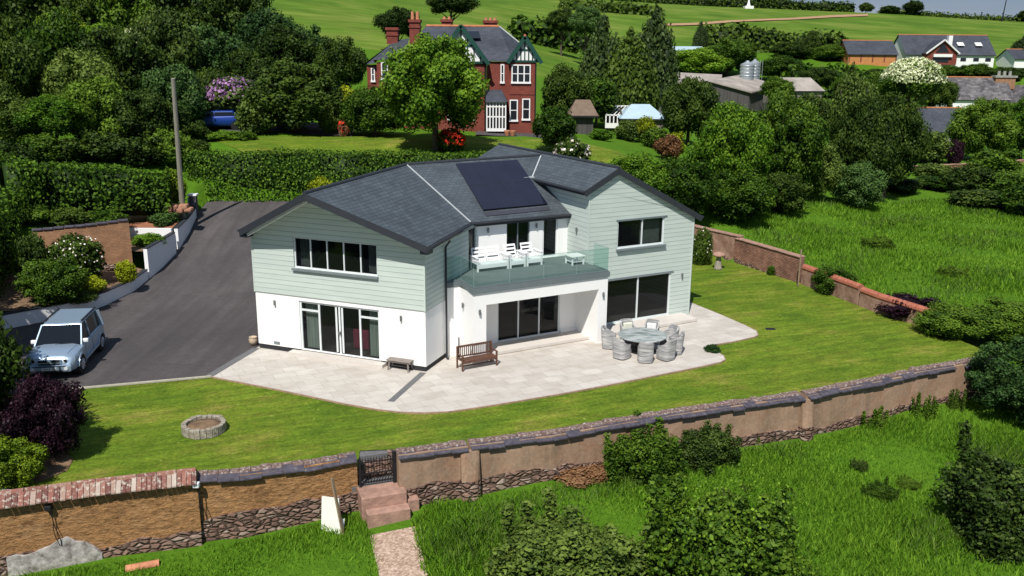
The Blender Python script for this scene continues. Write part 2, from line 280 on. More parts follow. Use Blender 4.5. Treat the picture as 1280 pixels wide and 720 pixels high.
# ------------------------------------------------------------------ mesh building
class MB:
    def __init__(s): s.v = []; s.f = []; s.t = []
    def poly(s, pts, tint=.5):
        i = len(s.v); s.v += [V(p) for p in pts]; s.f.append(tuple(range(i, i+len(pts)))); s.t.append(tint); return s
    def hexa(s, p, tint=.5):                # eight corners: bottom ring, top ring
        i = len(s.v); s.v += [V(q) for q in p]
        for f in ((3, 2, 1, 0), (4, 5, 6, 7), (0, 1, 5, 4), (1, 2, 6, 5), (2, 3, 7, 6), (3, 0, 4, 7)): s.f.append(tuple(i+k for k in f)); s.t.append(tint)
        return s
    def box(s, a0, a1, b0, b1, c0, c1, fr=None, tint=.5):
        fr = fr or (lambda a, b, c: V((a, b, c)))
        return s.hexa([fr(*q) for q in ((a0, b0, c0), (a1, b0, c0), (a1, b1, c0), (a0, b1, c0), (a0, b0, c1), (a1, b0, c1), (a1, b1, c1), (a0, b1, c1))], tint)
    def bar(s, p, q, w, h, up=V((0, 0, 1)), tint=.5):     # beam from p to q, w across, h high, centred
        p, q = V(p), V(q); d = (q-p).normalized(); a = d.cross(up)
        if a.length < 1e-4: a = V((1, 0, 0))
        a = a.normalized()*w/2; b = a.cross(d).normalized()*h/2
        return s.hexa([p-a-b, p+a-b, q+a-b, q-a-b, p-a+b, p+a+b, q+a+b, q-a+b], tint)
    def tube(s, p, q, r0, r1=None, n=8, caps=True, tint=.5):
        p, q = V(p), V(q); r1 = r0 if r1 is None else r1; d = (q-p).normalized(); a = d.orthogonal().normalized(); b = d.cross(a); i = len(s.v)
        for c, r in ((p, r0), (q, r1)):
            for k in range(n): t = 2*math.pi*k/n; s.v.append(c+(a*math.cos(t)+b*math.sin(t))*r)
        for k in range(n): s.f.append((i+k, i+(k+1) % n, i+n+(k+1) % n, i+n+k)); s.t.append(tint)
        if caps: s.f.append(tuple(i+n-1-k for k in range(n))); s.f.append(tuple(i+n+k for k in range(n))); s.t += [tint]*2
        return s
    def lathe(s, prof, c=(0, 0, 0), n=20, tint=.5):
        i = len(s.v); c = V(c)
        for r, z in prof:
            for k in range(n): t = 2*math.pi*k/n; s.v.append(c+V((r*math.cos(t), r*math.sin(t), z)))
        for j in range(len(prof)-1):
            for k in range(n): a = i+j*n; s.f.append((a+k, a+(k+1) % n, a+n+(k+1) % n, a+n+k)); s.t.append(tint)
        s.f.append(tuple(i+n-1-k for k in range(n))); a = i+(len(prof)-1)*n; s.f.append(tuple(a+k for k in range(n))); s.t += [tint]*2
        return s
    def prism(s, pts, z0, z1, tint=.5):
        n = len(pts); i = len(s.v)
        for z in (z0, z1):
            for k, p in enumerate(pts): s.v.append(V((p[0], p[1], z if not callable(z) else z(*p[:2]))))
        s.f.append(tuple(i+n-1-k for k in range(n))); s.f.append(tuple(i+n+k for k in range(n))); s.t += [tint]*2
        for k in range(n): s.f.append((i+k, i+(k+1) % n, i+n+(k+1) % n, i+n+k)); s.t.append(tint)
        return s
    def build(s, name, mat, parent=None, smooth=False, bevel=0, sub=0):
        off = V(parent['_base']) if parent is not None and '_base' in parent else V((0, 0, 0))
        me = bpy.data.meshes.new(name); me.from_pydata([tuple(p-off) for p in s.v], [], s.f)
        uv = me.uv_layers.new(name='UVMap'); data = np.zeros(len(me.loops)*2, dtype=np.float32)
        for f in me.polygons:
            n = f.normal
            if abs(n.z) > .999: h, g = V((1, 0, 0)), V((0, 1, 0))
            else:
                h = V((0, 0, 1)).cross(n).normalized(); g = n.cross(h)
            for li in f.loop_indices:
                p = me.vertices[me.loops[li].vertex_index].co+off; data[2*li] = p.dot(h); data[2*li+1] = p.dot(g)
        uv.data.foreach_set('uv', data)
        at_ = me.attributes.new('tint', 'FLOAT', 'FACE'); at_.data.foreach_set('value', s.t)
        me.materials.append(MT[mat] if isinstance(mat, str) else mat)
        if smooth: me.polygons.foreach_set('use_smooth', [True]*len(me.polygons))
        o = bpy.data.objects.new(name, me); C.objects.link(o)
        if parent is not None: o.parent = parent
        if bevel:
            b = o.modifiers.new('bevel', 'BEVEL'); b.width = bevel; b.segments = 2; b.limit_method = 'ANGLE'; b.angle_limit = R(40)
        if sub:
            b = o.modifiers.new('subd', 'SUBSURF'); b.levels = sub; b.render_levels = sub
        return o
def tag(o, label=None, cat=None, group=None, kind=None):
    for k, v in (('label', label), ('category', cat), ('group', group), ('kind', kind)):
        if v: o[k] = v
    return o
def thing(name, label, cat, loc=(0, 0, 0), group=None, rotz=0):
    o = bpy.data.objects.new(name, None); C.objects.link(o); o.location = loc; o.rotation_euler = (0, 0, rotz); o.empty_display_size = .3
    if rotz == 0: o['_base'] = tuple(loc)
    return tag(o, label, cat, group)
def dup(root, loc, rotz=None, scale=None, label=None, group=None):
    r = root.copy(); C.objects.link(r); r.location = loc
    if rotz is not None: r.rotation_euler = (0, 0, rotz)
    if scale is not None: r.scale = scale
    if label: r['label'] = label
    if group: r['group'] = group
    for ch in root.children:
        c = ch.copy(); C.objects.link(c); c.parent = r
        for g in ch.children: d = g.copy(); C.objects.link(d); d.parent = c
    return r
def struct(name, mb, mat, **k): return tag(mb.build(name, mat, **k), kind='structure')
def poly2(pts, z): return [V((p[0], p[1], z)) for p in pts]

# ------------------------------------------------------------------ terrain
CTRL = [(-15,23,-1.9),(-10,24,-2.0),(-6,25.3,-1.6),(-3.4,26.2,-1.45),(1.4,27.8,-1.1),(11,31.5,-1.25),(20,35,-1.05),(27,38,-.9),(-20,22,-2.0),(-14,17,-2.3),(0,17,-1.8),(10,20,-1.6),(20,24,-1.6),(30,30,-1.3),
 (23.5,41,-.5),(21.5,44,-.15),(17.5,51,-.1),(15,56,.1),(13,60,.4),(30,45,0),(36,62,.3),(30,70,.3),(33,78,.35),(44,75,.4),(19,66,1.2),(44,95,1.1),(56,100,1.2),(60,70,0.3),(68,150,-.3),(98,190,1.9),(115,160,.5),(37,165,4.4),(60,170,3.5),
 (79,205,11.2),(99,210,11.3),(130,215,11.),(83,230,13.),(225,420,27.8),(164,420,31),(92,420,33),(12,300,26.4),(40,300,24.5),(-33,180,19.8),(-10,150,15.5),(-60,200,25),(-120,260,40),(-60,120,14),(-35,100,10),
 (-5,66,5.9),(-11,66,6.0),(-18,62,6.0),(-1.5,76,6.2),(3,76,6.1),(-10,78,6.3),(7,88,5.3),(10,95,5.2),(8,66,5.2),(14,68,4.),(20,85,3.6),(25,110,4),(-27,70,6.2),(-31,60,6.1),(-40,60,7),(-24,56,4.4),(-30,52,4.2),(-27,49,3.0),(-36,48,3),(-30,42,1.0),(-40,40,1),
 (-24,36,-.1),(-30,30,-.4),(-22,50.5,2.0),(-18,59.3,2.6),(-10,59.5,2.6),(0,59.5,2.6),(10,60,1.5),(-20,44,-.2),(-15,50,.1),(-15,54,1.2),(-5,52,-.2),(5,52,-.2),(110,420,32.6),(300,420,26),(-100,420,45),(-200,420,50),(100,700,34),(300,700,30),(-200,700,60),(0,1500,35),(500,1500,30),(-500,1500,60),
 (-200,100,20),(250,100,2),(400,200,5),(0,-20,-4),(-80,0,-3),(80,0,-3),(20,230,17),(60,300,24),(150,300,19),(200,300,17)]
_P = np.array(CTRL, dtype=float)
def _ker(a, b): d = np.sqrt(((a[:, None, :]-b[None, :, :])**2).sum(2)); return d
_A = _ker(_P[:, :2], _P[:, :2]); _n = len(_P)
_A2 = np.zeros((_n+1, _n+1)); _A2[:_n, :_n] = _A - np.eye(_n)*.6; _A2[:_n, _n] = 1; _A2[_n, :_n] = 1
_W = np.linalg.solve(_A2, np.append(_P[:, 2], 0))
def Tn(xy): return _ker(xy, _P[:, :2]) @ _W[:_n] + _W[_n]
def T(x, y): return float(Tn(np.array([[x, y]]))[0])
def hitT(px, py):                           # where the line of sight meets the terrain
    d = sight(px, py); d = d/d.y; y = 20.
    while y < 900:
        p = EYE+d*y
        if p.z < T(p.x, p.y): break
        y *= 1.012
    return V((p.x, p.y, T(p.x, p.y)))
DRV = [(0, 0), (44, 0), (47, .12), (50, .5), (52.5, 1.0), (55, 1.75), (57.5, 2.5), (59.5, 2.95), (61, 3.05), (80, 3.1)]
def Dz(y): return float(np.interp(y, [a for a, b in DRV], [b for a, b in DRV]))
WALL_F = [lev(-60, 615, .45), lev(0, 607, .45), lev(120, 593, .4), lev(247, 577.5, .4), lev(300, 577, .25), lev(447, 571.5, .3)]
WALL_G = [lev(497, 564, .45), lev(585, 549.5, .45), lev(690, 537, .45), lev(760, 525, .45), lev(900, 504, .45), lev(1005, 488, .45), lev(1140, 461, .45), lev(1245, 448, .45)]
WALL_R = [lev(866, 312, .1), lev(925, 326, .1), lev(1004, 352, .0), lev(1090, 385, 0), lev(1175, 414, 0), lev(1215, 430, 0)]
GARDEN = [tuple(p[:2]) for p in WALL_F+WALL_G] + [(WALL_G[-1].x+1.5, WALL_G[-1].y+2)] + [tuple(p[:2]) for p in WALL_R[::-1]] + [(10, 60.5), (-20.7, 60), (-20.7, 52), (-20.9, 47.5), (-21.4, 43.4), (-24., 39.9), (-29, 36.5), (-27, 30)]
BED1 = [(-27.5, 39.8), (-24.2, 40.4), (-22, 42.6), (-20.9, 45), (-20.5, 48.8), (-22.5, 48.3), (-26.5, 46.9), (-30, 46.1)]
BED2 = [(-20.4, 49), (-25, 49.2), (-25, 52.5), (-29, 52.6), (-29, 57.2), (-20.6, 57.5), (-20.3, 52.5)]
def sdist(poly, X, Y):                      # + inside
    ins = np.zeros(X.shape, bool); dm = np.full(X.shape, 1e9); n = len(poly)
    for i in range(n):
        x0, y0 = poly[i]; x1, y1 = poly[(i+1) % n]
        c = ((y0 > Y) != (y1 > Y)); xx = (x1-x0)*(Y-y0)/((y1-y0) if y1 != y0 else 1e-9)+x0; ins ^= c & (X < xx)
        dx, dy = x1-x0, y1-y0; t = np.clip(((X-x0)*dx+(Y-y0)*dy)/(dx*dx+dy*dy), 0, 1); dm = np.minimum(dm, np.hypot(X-x0-t*dx, Y-y0-t*dy))
    return np.where(ins, dm, -dm)
def grid_terrain():
    xs = list(np.arange(-32, 34, .6)); s = .7; x = 34.
    ext = []
    while x < 1500: ext.append(x); s *= 1.09; x += s
    xs = [-e+2 for e in ext[::-1]]+xs+ext
    ys = list(np.arange(12, 64, .6)); s = .7; y = 64.
    while y < 2500: ys.append(y); s *= 1.07; y += s
    X, Y = np.meshgrid(xs, ys); Z = Tn(np.stack([X.ravel(), Y.ravel()], 1)).reshape(X.shape)
    rng = np.random.default_rng(3)
    Z += np.sin(X*.9+np.sin(Y*.7))*.04+np.sin(Y*1.3+X*.4)*.04
    D = sdist(GARDEN, X, Y); Z = np.where(D > .15, np.minimum(Z, -.25-.5*np.clip(D, 0, 3)), Z)
    for bp in (BED1, BED2): Db = sdist(bp, X, Y); Z = np.where(Db > -.35, Z-2.2, Z)
    Z = np.where(Y > 900, Z*np.clip(1-(Y-900)/900, .6, 1), Z)
    nx = len(xs); v = np.stack([X.ravel(), Y.ravel(), Z.ravel()], 1); fs = []
    for j in range(len(ys)-1):
        for i in range(nx-1): a = j*nx+i; fs.append((a, a+1, a+nx+1, a+nx))
    me = bpy.data.meshes.new('ground'); me.from_pydata(v.tolist(), [], fs); me.polygons.foreach_set('use_smooth', [True]*len(fs))
    me.materials.append(MT['ground']); me.materials.append(MT['field'])
    cy = (Y[:-1, :-1]).ravel(); cx = X[:-1, :-1].ravel(); me.polygons.foreach_set('material_index', ((cy > 125) & ((cy > 215) | (cx < 30))).astype(int).tolist())
    o = bpy.data.objects.new('ground', me); C.objects.link(o); tag(o, kind='structure')
grid_terrain()
def drape(name, A, B, n, m, mat, off=.05, zf=None, kind='structure', label=None):
    mb = MB(); A = [V((*a[:2], 0)) for a in A]; B = [V((*b[:2], 0)) for b in B]
    def samp(P, t): t *= len(P)-1; i = min(int(t), len(P)-2); return P[i].lerp(P[i+1], t-i)
    zf = zf or T; g = []
    for i in range(n+1):
        a, b = samp(A, i/n), samp(B, i/n)
        for j in range(m+1): p = a.lerp(b, j/m); g.append(V((p.x, p.y, zf(p.x, p.y)+off)))
    mb.v = g
    for i in range(n):
        for j in range(m): k = i*(m+1)+j; mb.f.append((k, k+1, k+m+2, k+m+1)); mb.t.append(.5)
    return tag(mb.build(name, mat, smooth=True), label, kind=kind)

# ------------------------------------------------------------------ lawn, drive, patio
uL, nL = V((.936025, -.351933, 0)), V((.351933, .936025, 0))
uR, nR = V((.875226, .483715, 0)), V((-.483715, .875226, 0))
OL = V((-3.504, 34.899, 0)); OR = V((3.490, 40.664, 0)); Z1 = V((0, 0, 1))
def TL(u, n, z): return OL+uL*u+nL*n+Z1*z
def TR(u, n, z): return OR+uR*u+nR*n+Z1*z
_g = (WALL_G[0]-WALL_F[-1]).normalized(); _gn = V((-_g.y, _g.x, 0))*1.25
lawn_pts = [tuple(p[:2]) for p in WALL_F[1:]+[WALL_F[-1]+_gn, WALL_G[0]+_gn]+WALL_G]+[(WALL_G[-1].x+1, WALL_G[-1].y+2)]+[tuple(p[:2]) for p in WALL_R[::-1]]+[(11, 60), (-3, 60), (-10., 50), (-12.02, 34.22), (-17.31, 32.54), (-23, 30.7), (-21, 24)]
struct('lawn', MB().poly(poly2(lawn_pts, -.05)), 'lawn')
drape('driveway', [(-30, 36.8), (-24.1, 39.9), (-21.1, 43.4), (-20.7, 47.5), (-20.4, 52.3), (-20.5, 57.5), (-20.7, 60)][:], [(-9, 35.2), (-9, 40), (-9, 44), (-8, 48), (0, 52), (5, 57), (6, 60)], 40, 24, 'tarmac', .0, zf=lambda x, y: Dz(y)-.02)
struct('driveway', MB().poly([V((-30, 36.8, -.024)), V((-27, 29.6, -.024)), V((-12.02, 34.2, -.024)), V((-9, 35.2, -.024))]), 'tarmac')
patio = [lev(*p) for p in [(262,470),(350,487),(430,504),(470,511),(500,514.5),(530,515.5),(560,514),(600,508.5),(640,502),(700,492),(760,481),(820,469),(880,457),(900,452.5),(906,449),(904,444.5),(895,439),(882,432),(915,427),(942,421),(947,418.5),(945,413.5),(930,406),(900,393),(863,378)]]
patio = [tuple(p[:2]) for p in patio]+[tuple(TR(6.2, 3, 0)[:2]), tuple(TR(0, 3, 0)[:2]), tuple(TL(-8.2, 2, 0)[:2]), tuple(lev(322, 434)[:2])]
pt = MB(); pt.prism(patio, -.06, 0); pt.f = pt.f[:2]; pt.t = pt.t[:2]; struct('patio', MB().poly(poly2(patio, .004)), 'pave')
e = MB()
for i in range(0, 24):
    a, b = V((*patio[i], 0)), V((*patio[i+1], 0)); d = (b-a).normalized(); o_ = V((d.y, -d.x, 0))*.05
    e.hexa([a-o_*1.6-Z1*.12, b-o_*1.6-Z1*.12, b+o_-Z1*.12, a+o_-Z1*.12, a-o_*1.6-Z1*.0, b-o_*1.6-Z1*.0, b+o_-Z1*.0, a+o_-Z1*.0])
struct('patio_edging', e, 'edging')
def strip(name, a, b, w_, z, mat):
    a, b = V((*a[:2], z)), V((*b[:2], z)); d = (b-a).normalized(); o_ = V((-d.y, d.x, 0))*w_/2
    return struct(name, MB().hexa([a-o_-Z1*.06, a+o_-Z1*.06, b+o_-Z1*.06, b-o_-Z1*.06, a-o_, a+o_, b+o_, b-o_]), mat)
strip('paving_strip', lev(262, 470), lev(320, 435.5), .34, .014, 'sett')
struct('flower_bed', MB().poly([lev(*p, -.03) for p in ((10, 560), (60, 556), (92, 573), (84, 588), (56, 600), (6, 612))]), 'earth')
strip('drain_channel', lev(529, 466), lev(488.5, 502), .26, .014, 'sett')
strip('kerb', lev(80, 487), lev(264, 470.5), .13, .03, 'kerb')
tag(MB().box(-.22, .22, -.16, .16, -.05, -.035, lambda a, b, c: lev(963, 410)+V((a, b, c))).build('drain_cover', 'iron'), 'small dark drain cover set in the lawn right of the patio', 'drain cover')
# ------------------------------------------------------------------ the main house
def wall_face(mb, fr, u0, u1, z0, z1, n, holes=(), rev=.14, side=1):
    # a wall sheet in frame fr at depth n with rectangular openings (u0,u1,z0,z1) and their reveals
    us = sorted({u0, u1, *[h[0] for h in holes], *[h[1] for h in holes]}); zs = sorted({z0, z1, *[h[2] for h in holes], *[h[3] for h in holes]})
    for a, b in zip(us, us[1:]):
        for c, d in zip(zs, zs[1:]):
            if any(h[0]-1e-6 <= a and b <= h[1]+1e-6 and h[2]-1e-6 <= c and d <= h[3]+1e-6 for h in holes): continue
            mb.poly([fr(a, n, c), fr(b, n, c), fr(b, n, d), fr(a, n, d)])
    for a, b, c, d in holes:
        r = n+rev
        for q in (((a, n, c), (b, n, c), (b, r, c), (a, r, c)), ((a, n, d), (a, r, d), (b, r, d), (b, n, d)), ((a, n, c), (a, r, c), (a, r, d), (a, n, d)), ((b, n, c), (b, n, d), (b, r, d), (b, r, c))):
            mb.poly([fr(*p) for p in q])
def window(parent, fr, u0, u1, z0, z1, n, cols, name='window', mat='alu', th=.06, bars=(), glass='glass', sill=None, depth=.07, label=None):
    # outer frame, mullions at fractions cols, horizontal bars (ufrac0, ufrac1, zfrac); one pane sheet behind
    W, H = u1-u0, z1-z0; mb = MB(); n0, n1 = n, n+depth
    mb.box(u0, u0+th, n0, n1, z0, z1, fr); mb.box(u1-th, u1, n0, n1, z0, z1, fr); mb.box(u0+th, u1-th, n0, n1, z0, z0+th, fr); mb.box(u0+th, u1-th, n0, n1, z1-th, z1, fr)
    for c in cols: mb.box(u0+c*W-th/2, u0+c*W+th/2, n0+.004, n1-.004, z0+th, z1-th, fr)
    for a, b, c in bars: mb.box(u0+a*W+th/2+.002, u0+b*W-th/2-.002, n0+.008, n1-.008, z0+c*H-th/2, z0+c*H+th/2, fr)
    o = mb.build(name, mat, parent)
    if label: o['label'] = label
    g = MB().poly([fr(u0+th*.5, n+depth*.55, z0+th*.5), fr(u1-th*.5, n+depth*.55, z0+th*.5), fr(u1-th*.5, n+depth*.55, z1-th*.5), fr(u0+th*.5, n+depth*.55, z1-th*.5)]).build('pane', glass, None)
    if '_base' in parent: g.data.transform(Matrix.Translation(-V(parent['_base'])))
    g.parent = o
    if sill:
        q = MB().box(u0-.06, u1+.06, n-.2, n+.02, z0-.09, z0-.006, fr).build('sill', sill, None)
        if '_base' in parent: q.data.transform(Matrix.Translation(-V(parent['_base'])))
        q.parent = o
    return o
H = thing('detached_house', 'large white and sage green boarded house with slate roof, solar panels and balcony', 'house', tuple(OL))
# heights
ZE, ZA, ZC = 5.42, 7.22, 7.6       # left eave, left apex, central ridge
# --- left wing walls
WW = -8.22
g1 = (-6.02, -2.13, .16, 2.41); g2 = (-6.13, -2.14, 3.86, 5.19)
mb = MB(); wall_face(mb, TL, WW, 0, .22, 2.62, 0, [(g1[0], g1[1], .22, g1[3])]); mb.build('front_wall', 'render', H)
mb = MB(); wall_face(mb, TL, WW-.03, .03, 2.6, 5.3, -.035, [g2], rev=.16)
mb.poly([TL(WW-.03, -.035, 5.3), TL(.03, -.035, 5.3), TL(.03, -.035, 5.36), TL(-4.4, -.035, 7.2), TL(WW-.03, -.035, 5.36)])
mb.poly([TL(WW-.03, -.035, 2.6), TL(.03, -.035, 2.6), TL(.03, .02, 2.6), TL(WW-.03, .02, 2.6)])
mb.poly([TL(.03, -.035, 2.6), TL(.03, 1.97, 2.6), TL(.03, 1.97, 5.36), TL(.03, -.035, 5.36)])
dh = (4.35, 5.15, 3.34, 5.2)        # dark door in the side wall, above the balcony
side = lambda a, b, c: TL(.03-b, a, c)
wall_face(mb, side, 1.97, 7.6, 3.2, 5.36, 0, [dh], rev=.12)
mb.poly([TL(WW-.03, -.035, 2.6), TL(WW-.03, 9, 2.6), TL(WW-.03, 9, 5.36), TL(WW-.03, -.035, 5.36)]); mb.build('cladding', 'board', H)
MB().poly([TL(0, 0, .22), TL(0, 1.95, .22), TL(0, 1.95, 2.62), TL(0, 0, 2.62)]).build('side_wall', 'render', H); MB().poly([TL(WW, 0, .22), TL(WW, 9, .22), TL(WW, 9, 2.62), TL(WW, 0, 2.62)]).build('side_wall', 'render', H)
for u in (WW-.035, -.03): MB().box(u, u+.065, -.05, -.03, 2.6, 5.3, TL).build('corner_trim', 'corner', H)
for bx_ in ((WW+.02, g1[0]-.1, .02, .1, 0, .22), (g1[1]+.1, -.02, .02, .1, 0, .22), (-.1, -.02, .1, 1.94, 0, .22)): MB().box(*bx_, TL).build('plinth', 'plinth', H)
# doors and windows of the left wing
W1 = window(H, TL, *g1, .06, [.245, .5, .755], 'french_door', 'alu', .085, bars=[(0, .245, .82), (.755, 1, .82)])
mb = MB()
for u in (-4.22, -3.93): mb.box(u-.045, u+.045, .05, .06, .3, 2.3, TL)
mb.build('door_stile', 'alu', H); mb = MB().bar(TL(-4.11, .02, 1.1), TL(-4.11, .02, 1.25), .03, .05).bar(TL(-4.04, .02, 1.1), TL(-4.04, .02, 1.25), .03, .05); mb.build('handle', 'lamp', H)
window(H, TL, *g2, .04, [.2, .4, .6, .8], 'window', 'alu', .055, sill='alud')
for a, b in ((-5.86, -5.2), (-2.75, -2.3)):
    n = 14; mb = MB()
    for i in range(n): u = a+(b-a)*i/n; u2 = a+(b-a)*(i+1)/n; d = .28+.05*(i % 2); e2 = .28+.05*((i+1) % 2); mb.poly([TL(u, d, .25), TL(u2, e2, .25), TL(u2, e2, 2.3), TL(u, d, 2.3)])
    mb.build('curtain', 'curtain', H)
for a, b in ((-6.0, -5.45), (-2.7, -2.2)):
    mb = MB()
    for i in range(8): u = a+(b-a)*i/8; u2 = a+(b-a)*(i+1)/8; d = .3+.05*(i % 2); e2 = .3+.05*((i+1) % 2); mb.poly([TL(u, d, 3.9), TL(u2, e2, 3.9), TL(u2, e2, 5.15), TL(u, d, 5.15)])
    mb.build('curtain', 'blind', H)
MB().poly([TR(3.15, .3, 3.9), TR(4.35, .3, 3.9), TR(4.35, .3, 5.15), TR(3.15, .3, 5.15)]).build('blind', 'blind', H)
MB().box(-4.0, -3.1, .9, 1.6, .2, 1.15, TL).build('armchair', 'red', H, bevel=.12)
# interior floors and dark partitions so rooms read as rooms
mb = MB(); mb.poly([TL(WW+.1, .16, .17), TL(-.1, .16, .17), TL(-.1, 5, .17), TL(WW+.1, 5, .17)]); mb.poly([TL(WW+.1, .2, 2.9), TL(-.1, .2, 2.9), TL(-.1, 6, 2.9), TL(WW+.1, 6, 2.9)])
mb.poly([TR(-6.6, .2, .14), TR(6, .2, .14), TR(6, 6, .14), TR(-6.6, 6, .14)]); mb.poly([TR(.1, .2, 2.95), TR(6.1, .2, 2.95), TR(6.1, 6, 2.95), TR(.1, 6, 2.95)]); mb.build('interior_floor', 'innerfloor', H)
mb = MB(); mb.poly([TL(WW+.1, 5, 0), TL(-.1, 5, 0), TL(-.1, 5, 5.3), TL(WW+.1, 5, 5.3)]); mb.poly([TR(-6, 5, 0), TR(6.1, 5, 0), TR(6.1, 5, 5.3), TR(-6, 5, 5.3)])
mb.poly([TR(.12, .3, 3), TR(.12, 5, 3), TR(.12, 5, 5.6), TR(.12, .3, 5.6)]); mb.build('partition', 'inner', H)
# --- balcony box
U0, U1, N0 = -6.8, -.06, -1.8
op = (-6.2, -.54, 0., 2.56)
mb = MB(); wall_face(mb, TR, U0, U1, 0, 3.1, N0, [op], rev=.34)
mb.poly([TR(U0, N0, 0), TR(U0, -.4, 0), TR(U0, -.4, 3.1), TR(U0, N0, 3.1)]); mb.poly([TR(U0, -.4, 0), TR(-7.38, -.4, 0), TR(-7.38, -.4, 3.1), TR(U0, -.4, 3.1)])
mb.poly([TR(U1, N0, 0), TR(U1, 0, 0), TR(U1, 0, 3.1), TR(U1, N0, 3.1)]); mb.poly([TR(-6.2, N0+.34, 0), TR(-6.2, 0, 0), TR(-6.2, 0, 3.1), TR(-6.2, N0+.34, 3.1)]); mb.poly([TR(-.54, N0+.34, 0), TR(-.54, 0, 0), TR(-.54, 0, 3.1), TR(-.54, N0+.34, 3.1)])
mb.poly([TR(U0, N0+.34, 2.56), TR(U1, N0+.34, 2.56), TR(U1, N0+.34, 3.1), TR(U0, N0+.34, 3.1)])
mb.poly([TR(U0+.05, N0+.3, 2.62), TR(U1-.05, N0+.3, 2.62), TR(U1-.05, 0, 2.62), TR(U0+.05, 0, 2.62)]); mb.build('veranda_wall', 'render', H)
bf = (-4.72, -1.44, .15, 2.5)
mb = MB(); wall_face(mb, TR, -6.2, -.54, .0, 2.62, 0, [bf], rev=.1); mb.build('recess_wall', 'render', H)
mb = MB().box(-6.2, -.54, -1.15, -.0, .03, .15, TR); mb.build('step', 'step', H)
MB().box(-1.4, -.54, -.06, -.005, .15, .3, TR).build('skirting', 'render', H)
window(H, TR, *bf, .03, [1/3, 2/3], 'bifold_door', 'alu', .07)
mb = MB()
path = [TR(-7.42, -.42, 0), TR(-6.74, -.42, 0), TR(-6.86, N0-.06, 0), TR(.0, N0-.06, 0), TR(.0, 1.85, 0), TR(-7.42, 1.85, 0)]
mb.prism([tuple(p[:2]) for p in path], 3.1, 3.33); mb.build('balcony_slab', 'slab', H)
path2 = [TR(-7.3, -.3, 0), TR(-6.62, -.3, 0), TR(-6.74, N0+.06, 0), TR(-.1, N0+.06, 0), TR(-.1, 1.89, 0), TR(-7.3, 1.89, 0)]
MB().prism([tuple(p[:2]) for p in path2], 3.30, 3.345).build('balcony_deck', 'deck', H)
# glass balustrade
bal = [TR(-7.36, -.36, 0), TR(-6.68, -.36, 0), TR(-6.80, N0, 0), TR(-.08, N0, 0), TR(-.08, -.62, 0)]
def pane(a, b):
    d = (b-a).normalized()*.012; a, b = a+d, b-d; q = V((-(b-a).y, (b-a).x, 0)).normalized()*.007
    o = MB().hexa([a-q+Z1*3.36, b-q+Z1*3.36, b+q+Z1*3.36, a+q+Z1*3.36, a-q+Z1*4.42, b-q+Z1*4.42, b+q+Z1*4.42, a+q+Z1*4.42]).build('glass_panel', 'bal', H)
    e = MB().bar(a+Z1*4.425, b+Z1*4.425, .015, .008).bar(a+Z1*3.35, a+Z1*4.42, .008, .012); k = e.build('glass_edge', 'baledge', None); k.data.transform(Matrix.Translation(-V(H['_base']))); k.parent = o
pane(bal[0], bal[1]); pane(bal[1], bal[2])
for k in range(4): pane(bal[2].lerp(bal[3], k/4), bal[2].lerp(bal[3], (k+1)/4))
pane(bal[3], bal[4])
mb = MB()
for a, b in zip(bal, bal[1:]): mb.bar(a+Z1*3.37, b+Z1*3.37, .05, .06)
mb.build('balustrade_rail', 'slab', H)
# --- upper wall behind balcony
uw = (-3.31, -2.08, 3.36, 5.22); ud = (-1.38, -.54, 3.36, 5.24)
mb = MB(); wall_face(mb, TR, -6.6, .0, 3.3, 5.32, 1.78, [uw, ud], rev=.12); mb.build('upper_wall', 'render', H)
window(H, TR, *uw, 1.83, [.5], 'sliding_door', 'alud', .05)
window(H, TR, *ud, 1.81, [], 'balcony_door', 'white', .08)
window(H, side, *dh, .04, [], 'side_door', 'alud', .05)
# --- right wing walls (boarded right down to the terrace)
RW = 6.25; d1 = (1.05, 5.0, .15, 2.37); w1 = (1.66, 4.42, 3.84, 5.2)
ZRA = 7.70; rt = lambda u: ZRA-.515*abs(u-1.5)
mb = MB(); wall_face(mb, TR, 0, RW, .0, 5.22, 0, [d1, w1], rev=.16)
mb.poly([TR(0, 0, 5.22), TR(RW, 0, 5.22), TR(RW, 0, rt(RW)-.1), TR(1.5, 0, ZRA-.12), TR(0, 0, rt(0)-.1)])
mb.poly([TR(0, 0, 3.3), TR(0, 7, 3.3), TR(0, 7, rt(0)-.1), TR(0, 0, rt(0)-.1)]); mb.poly([TR(RW, 0, 0), TR(RW, 11.3, 0), TR(RW, 11.3, rt(RW)-.1), TR(RW, 0, rt(RW)-.1)])
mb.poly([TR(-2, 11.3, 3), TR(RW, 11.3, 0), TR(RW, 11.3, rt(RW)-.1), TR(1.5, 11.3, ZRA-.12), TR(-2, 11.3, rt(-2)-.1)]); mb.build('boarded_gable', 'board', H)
MB().box(-.02, .05, -.02, -.002, 3.36, 6.6, TR).build('corner_trim', 'corner', H); MB().box(RW-.05, RW+.02, -.02, -.002, .02, 5.1, TR).build('corner_trim', 'corner', H)
window(H, TR, *d1, .05, [.5], 'sliding_door', 'alu', .08); window(H, TR, *w1, .05, [.53], 'window', 'alu', .07, sill='alud')
MB().box(d1[0]-.1, d1[1]+.12, -.05, -.003, 2.37, 2.42, TR).build('head_flashing', 'alud', H); MB().box(w1[0]-.1, w1[1]+.12, -.05, -.003, 5.2, 5.24, TR).build('head_flashing', 'alud', H)
MB().box(.0, 5.85, -1.18, -.004, .03, .15, TR).build('step', 'step', H); MB().box(.0, 5.83, -1.165, -.01, .005, .03, TR).build('step_shadow_strip', 'edging', H); MB().box(-6.18, -.56, -1.14, -.01, .005, .03, TR).build('step_shadow_strip', 'edging', H)  # thin brown strips under both steps paint the shadow line below their edges
MB().box(-6.45, -1.85, -.36, .05, .006, .155, TL).build('step', 'step', H)
